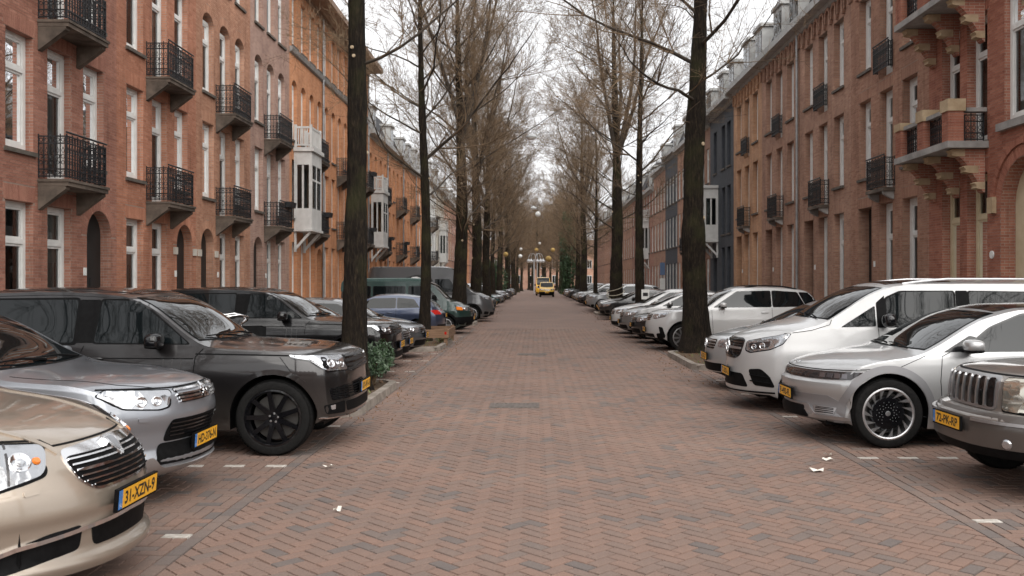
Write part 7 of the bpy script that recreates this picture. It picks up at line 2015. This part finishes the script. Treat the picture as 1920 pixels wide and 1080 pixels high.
# paper scraps
M['paper'] = plain('paper', (0.72, 0.68, 0.62), 0.8)
def scrap(x, y, s_, seed, label):
    rg = random.Random(seed); m = MB(); n = 9
    pts = [(math.cos(2 * math.pi * k / n) * s_ * rg.uniform(0.5, 1.1), math.sin(2 * math.pi * k / n) * s_ * 0.45 * rg.uniform(0.5, 1.1), rg.uniform(0.002, 0.045)) for k in range(n)]
    m.add(pts + [(0, 0, 0.015)] + [(p[0], p[1], p[2] - 0.001) for p in pts], [(k, (k + 1) % n, n) for k in range(n)]); o = m.build('paper_scrap', M['paper']); o.location = (x, y, 0.004); tag(o, label, 'litter')
scrap(2.75, 8.85, 0.10, 1, 'largest white paper scrap on the paving in front of the taupe off road car')
scrap(3.02, 9.38, 0.065, 2, 'small white paper scrap at the end of the white bay bricks on the right')
scrap(3.10, 9.62, 0.06, 3, 'cream paper scrap lying just above the small white one')
scrap(-2.05, 9.0, 0.07, 4, 'crumpled white tissue near the front wheel of the dark grey car')
scrap(-1.6, 7.3, 0.04, 5, 'tiny white scrap on the road near the left bays')

# street lights hung over the road on span wires
M['lamp_grey'] = plain('lamp_housing', (0.42, 0.43, 0.44), 0.5)
M['opal'] = plain('opal_glass', (0.80, 0.80, 0.78), 0.3)
def span_lamp(y, z, label, sc=1.0):
    r = empty('hanging_street_light', (-0.22, y, z)); tag(r, label, 'street light')
    m = MB(); m.lathe([(0.0001, 0.22), (0.05, 0.22), (0.08, 0.16), (0.23 * sc, 0.10), (0.26 * sc, 0.02), (0.24 * sc, 0.0)], 24); m.build('housing', M['lamp_grey'], r, 50)
    m = MB(); m.lathe([(0.235 * sc, 0.0), (0.22 * sc, -0.06), (0.13 * sc, -0.10), (0.0001, -0.115)], 24); m.build('diffuser', M['opal'], r, 60)
    m = MB()
    for x1 in (-9.76, 10.2): m.tube([(0, 0, 0.22), (x1 * 0.5, 0, 0.5), (x1, 0, 1.1)], 0.006, 4)
    m.build('span_wire', M['iron'], r)
span_lamp(43, 8.7, 'pale hanging street light on a span wire, the nearest above the road')
span_lamp(78, 8.2, 'smaller hanging street light far down the road')
# festive globes
def globe(x, y, z, rad, mat, label):
    r = empty('hanging_globe', (x, y, z)); tag(r, label, 'globe')
    m = MB(); m.lathe([(max(0.0001, rad * math.sin(math.pi * k / 12)), rad * math.cos(math.pi * k / 12)) for k in range(13)], 20); m.build('ball', mat, r, 80)
    rib = MB()
    for k in range(6): a = math.pi * k / 6; rib.tube([(rad * 1.008 * math.sin(t) * math.cos(a), rad * 1.008 * math.sin(t) * math.sin(a), rad * 1.008 * math.cos(t)) for t in [2 * math.pi * q / 20 for q in range(21)]], 0.006, 3, cap=False)
    rib.build('rib', mat, r)
    w = MB(); w.tube([(0, 0, rad), (0, 0, rad + 3.2)], 0.005, 4); w.build('cord', M['iron'], r)
YG = noisy('straw_globe', (0.34, 0.22, 0.07), (0.46, 0.31, 0.11), 8, 0.8)
globe(1.45, 105, 4.55, 0.34, YG, 'largest straw yellow globe hanging above the yellow van')
globe(2.05, 110, 5.75, 0.26, YG, 'straw yellow globe up beside the ivy clad tree')
globe(0.05, 118, 6.05, 0.25, YG, 'straw yellow globe hanging behind the lamp post')
globe(-3.2, 96, 4.8, 0.25, YG, 'yellow globe at the left beside a trunk')
globe(-1.9, 110, 5.0, 0.22, M['opal'], 'lower white globe left of the lamp post')
globe(-2.0, 120, 6.2, 0.20, M['opal'], 'upper white globe left of the lamp post')
globe(0.5, 125, 7.2, 0.18, M['opal'], 'white globe hanging high in mid street')
globe(0.2, 90, 8.6, 0.26, M['opal'], 'topmost pale globe hanging above mid street')

# branched lamp post
lp = empty('lamp_post', (0.05, 140, 0)); tag(lp, 'grey branched lamp post with bell lamps at the end of the street', 'lamp post')
m = MB(); m.tube([(-0.35, 0, 0), (-0.35, 0, 5.4)], 0.09, 8); m.build('pole', M['lamp_grey'], lp, 50)
m = MB(); m.tube([(0.15, 0, 0), (0.15, 0, 5.4)], 0.06, 8); m.build('pole', M['lamp_grey'], lp, 50)
for k, xx in enumerate((-1.2, -0.8, 0.2, 0.65, 1.05)):
    a = MB(); a.tube([(-0.1, 0, 5.0)] + [(-0.1 + (xx + 0.1) * (1 - math.cos(t)) / 2, 0, 5.4 + 0.9 * math.sin(t)) for t in [math.pi * q / 8 for q in range(1, 9)]], 0.035, 6); ar = a.build('arm', M['lamp_grey'], lp, 60)
    b = MB(); b.lathe([(0.03, 0.0), (0.12, -0.05), (0.20, -0.22), (0.34, -0.36), (0.33, -0.40)], 14, 'z', (xx, 0, 5.45)); b.build('shade', M['lamp_grey'], ar, 50)
    g_ = MB(); g_.lathe([(0.26, -0.40), (0.2, -0.54), (0.0001, -0.58)], 14, 'z', (xx, 0, 5.45)); g_.build('bowl', M['opal'], ar, 50)

# rope round the huge tree, posters and signs
rp = MB()
for z0, ph in ((1.05, 0.0), (1.25, 0.5), (1.5, 1.1)):
    rp.tube([(0.50 * math.cos(t), 0.50 * math.sin(t), z0 + 0.18 * math.sin(t + ph)) for t in [2 * math.pi * k / 24 for k in range(25)]], 0.018, 5, cap=False)
o = rp.build('rope', noisy('pale_rope', (0.40, 0.36, 0.28), (0.55, 0.50, 0.40), 20, 0.9)); o.location = (4.6, 52.5, 0); tag(o, 'pale rope looped round the huge forked tree', 'rope')
sg = empty('notice_sign', (4.45, 36.9, 0)); tag(sg, 'small white notice fixed to the slim right tree', 'sign')
m = MB(); m.box(-0.16, 0.16, -0.02, 0.0, 1.15, 1.55); m.build('board', M['white_frame'], sg)
m = MB(); m.box(-0.10, 0.10, -0.024, -0.021, 1.28, 1.42); m.build('print', M['plate_ink'], sg)
bs = empty('street_sign', (9.2, 66.0, 0.12)); tag(bs, 'tall blue and white street sign on the right pavement', 'sign')
m = MB(); m.tube([(0, 0, 0), (0, 0, 3.2)], 0.035, 8); m.build('post', M['zinc'], bs, 50)
m = MB(); m.box(-0.18, 0.18, -0.05, -0.036, 2.25, 3.15); m.build('panel', plain('sign_blue', (0.10, 0.16, 0.28), 0.5), bs)
m = MB(); m.box(-0.20, 0.20, -0.05, -0.036, 1.2, 2.0); m.build('lower_panel', M['white_frame'], bs)
# brick block closing the far end, and an unseen one added behind the camera
def end_block(x, y, rz, wid, label, mat, n):
    fe = empty('far_building', (x, y, 0), rz); tag(fe, label, 'building')
    m = MB(); m.box(0, wid, 0, 8, 0, 9.5); m.build('wall', mat, fe)
    m = MB(); m.extrude([(-0.4, 9.5), (4, 13), (8.4, 9.5)], 'x', -0.3, wid + 0.3); m.build('roof', M['far_roof'], fe)
    for fl in range(2):
        for k in range(n):
            m = MB(); xx = 1.2 + k * 3.0; m.box(xx, xx + 1.3, -0.06, -0.012, 1.4 + fl * 4.0, 3.6 + fl * 4.0); w_ = m.build('window', M['grey_white'], fe)
            for da in (0.12, 0.7):
                m = MB(); m.box(xx + da, xx + da + 0.48, -0.075, -0.061, 1.55 + fl * 4.0, 3.45 + fl * 4.0); m.build('pane', M['car_glass'], w_)
M['far_roof'] = noisy('far_roof_tile', (0.12, 0.07, 0.05), (0.18, 0.10, 0.075), 2, 0.8)
end_block(-30, 235, 0, 60, 'hazy brick building with white windows closing the street', M['bf_brown'], 20)
end_block(30, -48, math.pi, 60, 'added brick building behind the camera, unseen, darkening the reflections in car sides', M['bf_tan'], 20)  # added block, blocks the bright horizon so car flanks reflect darker
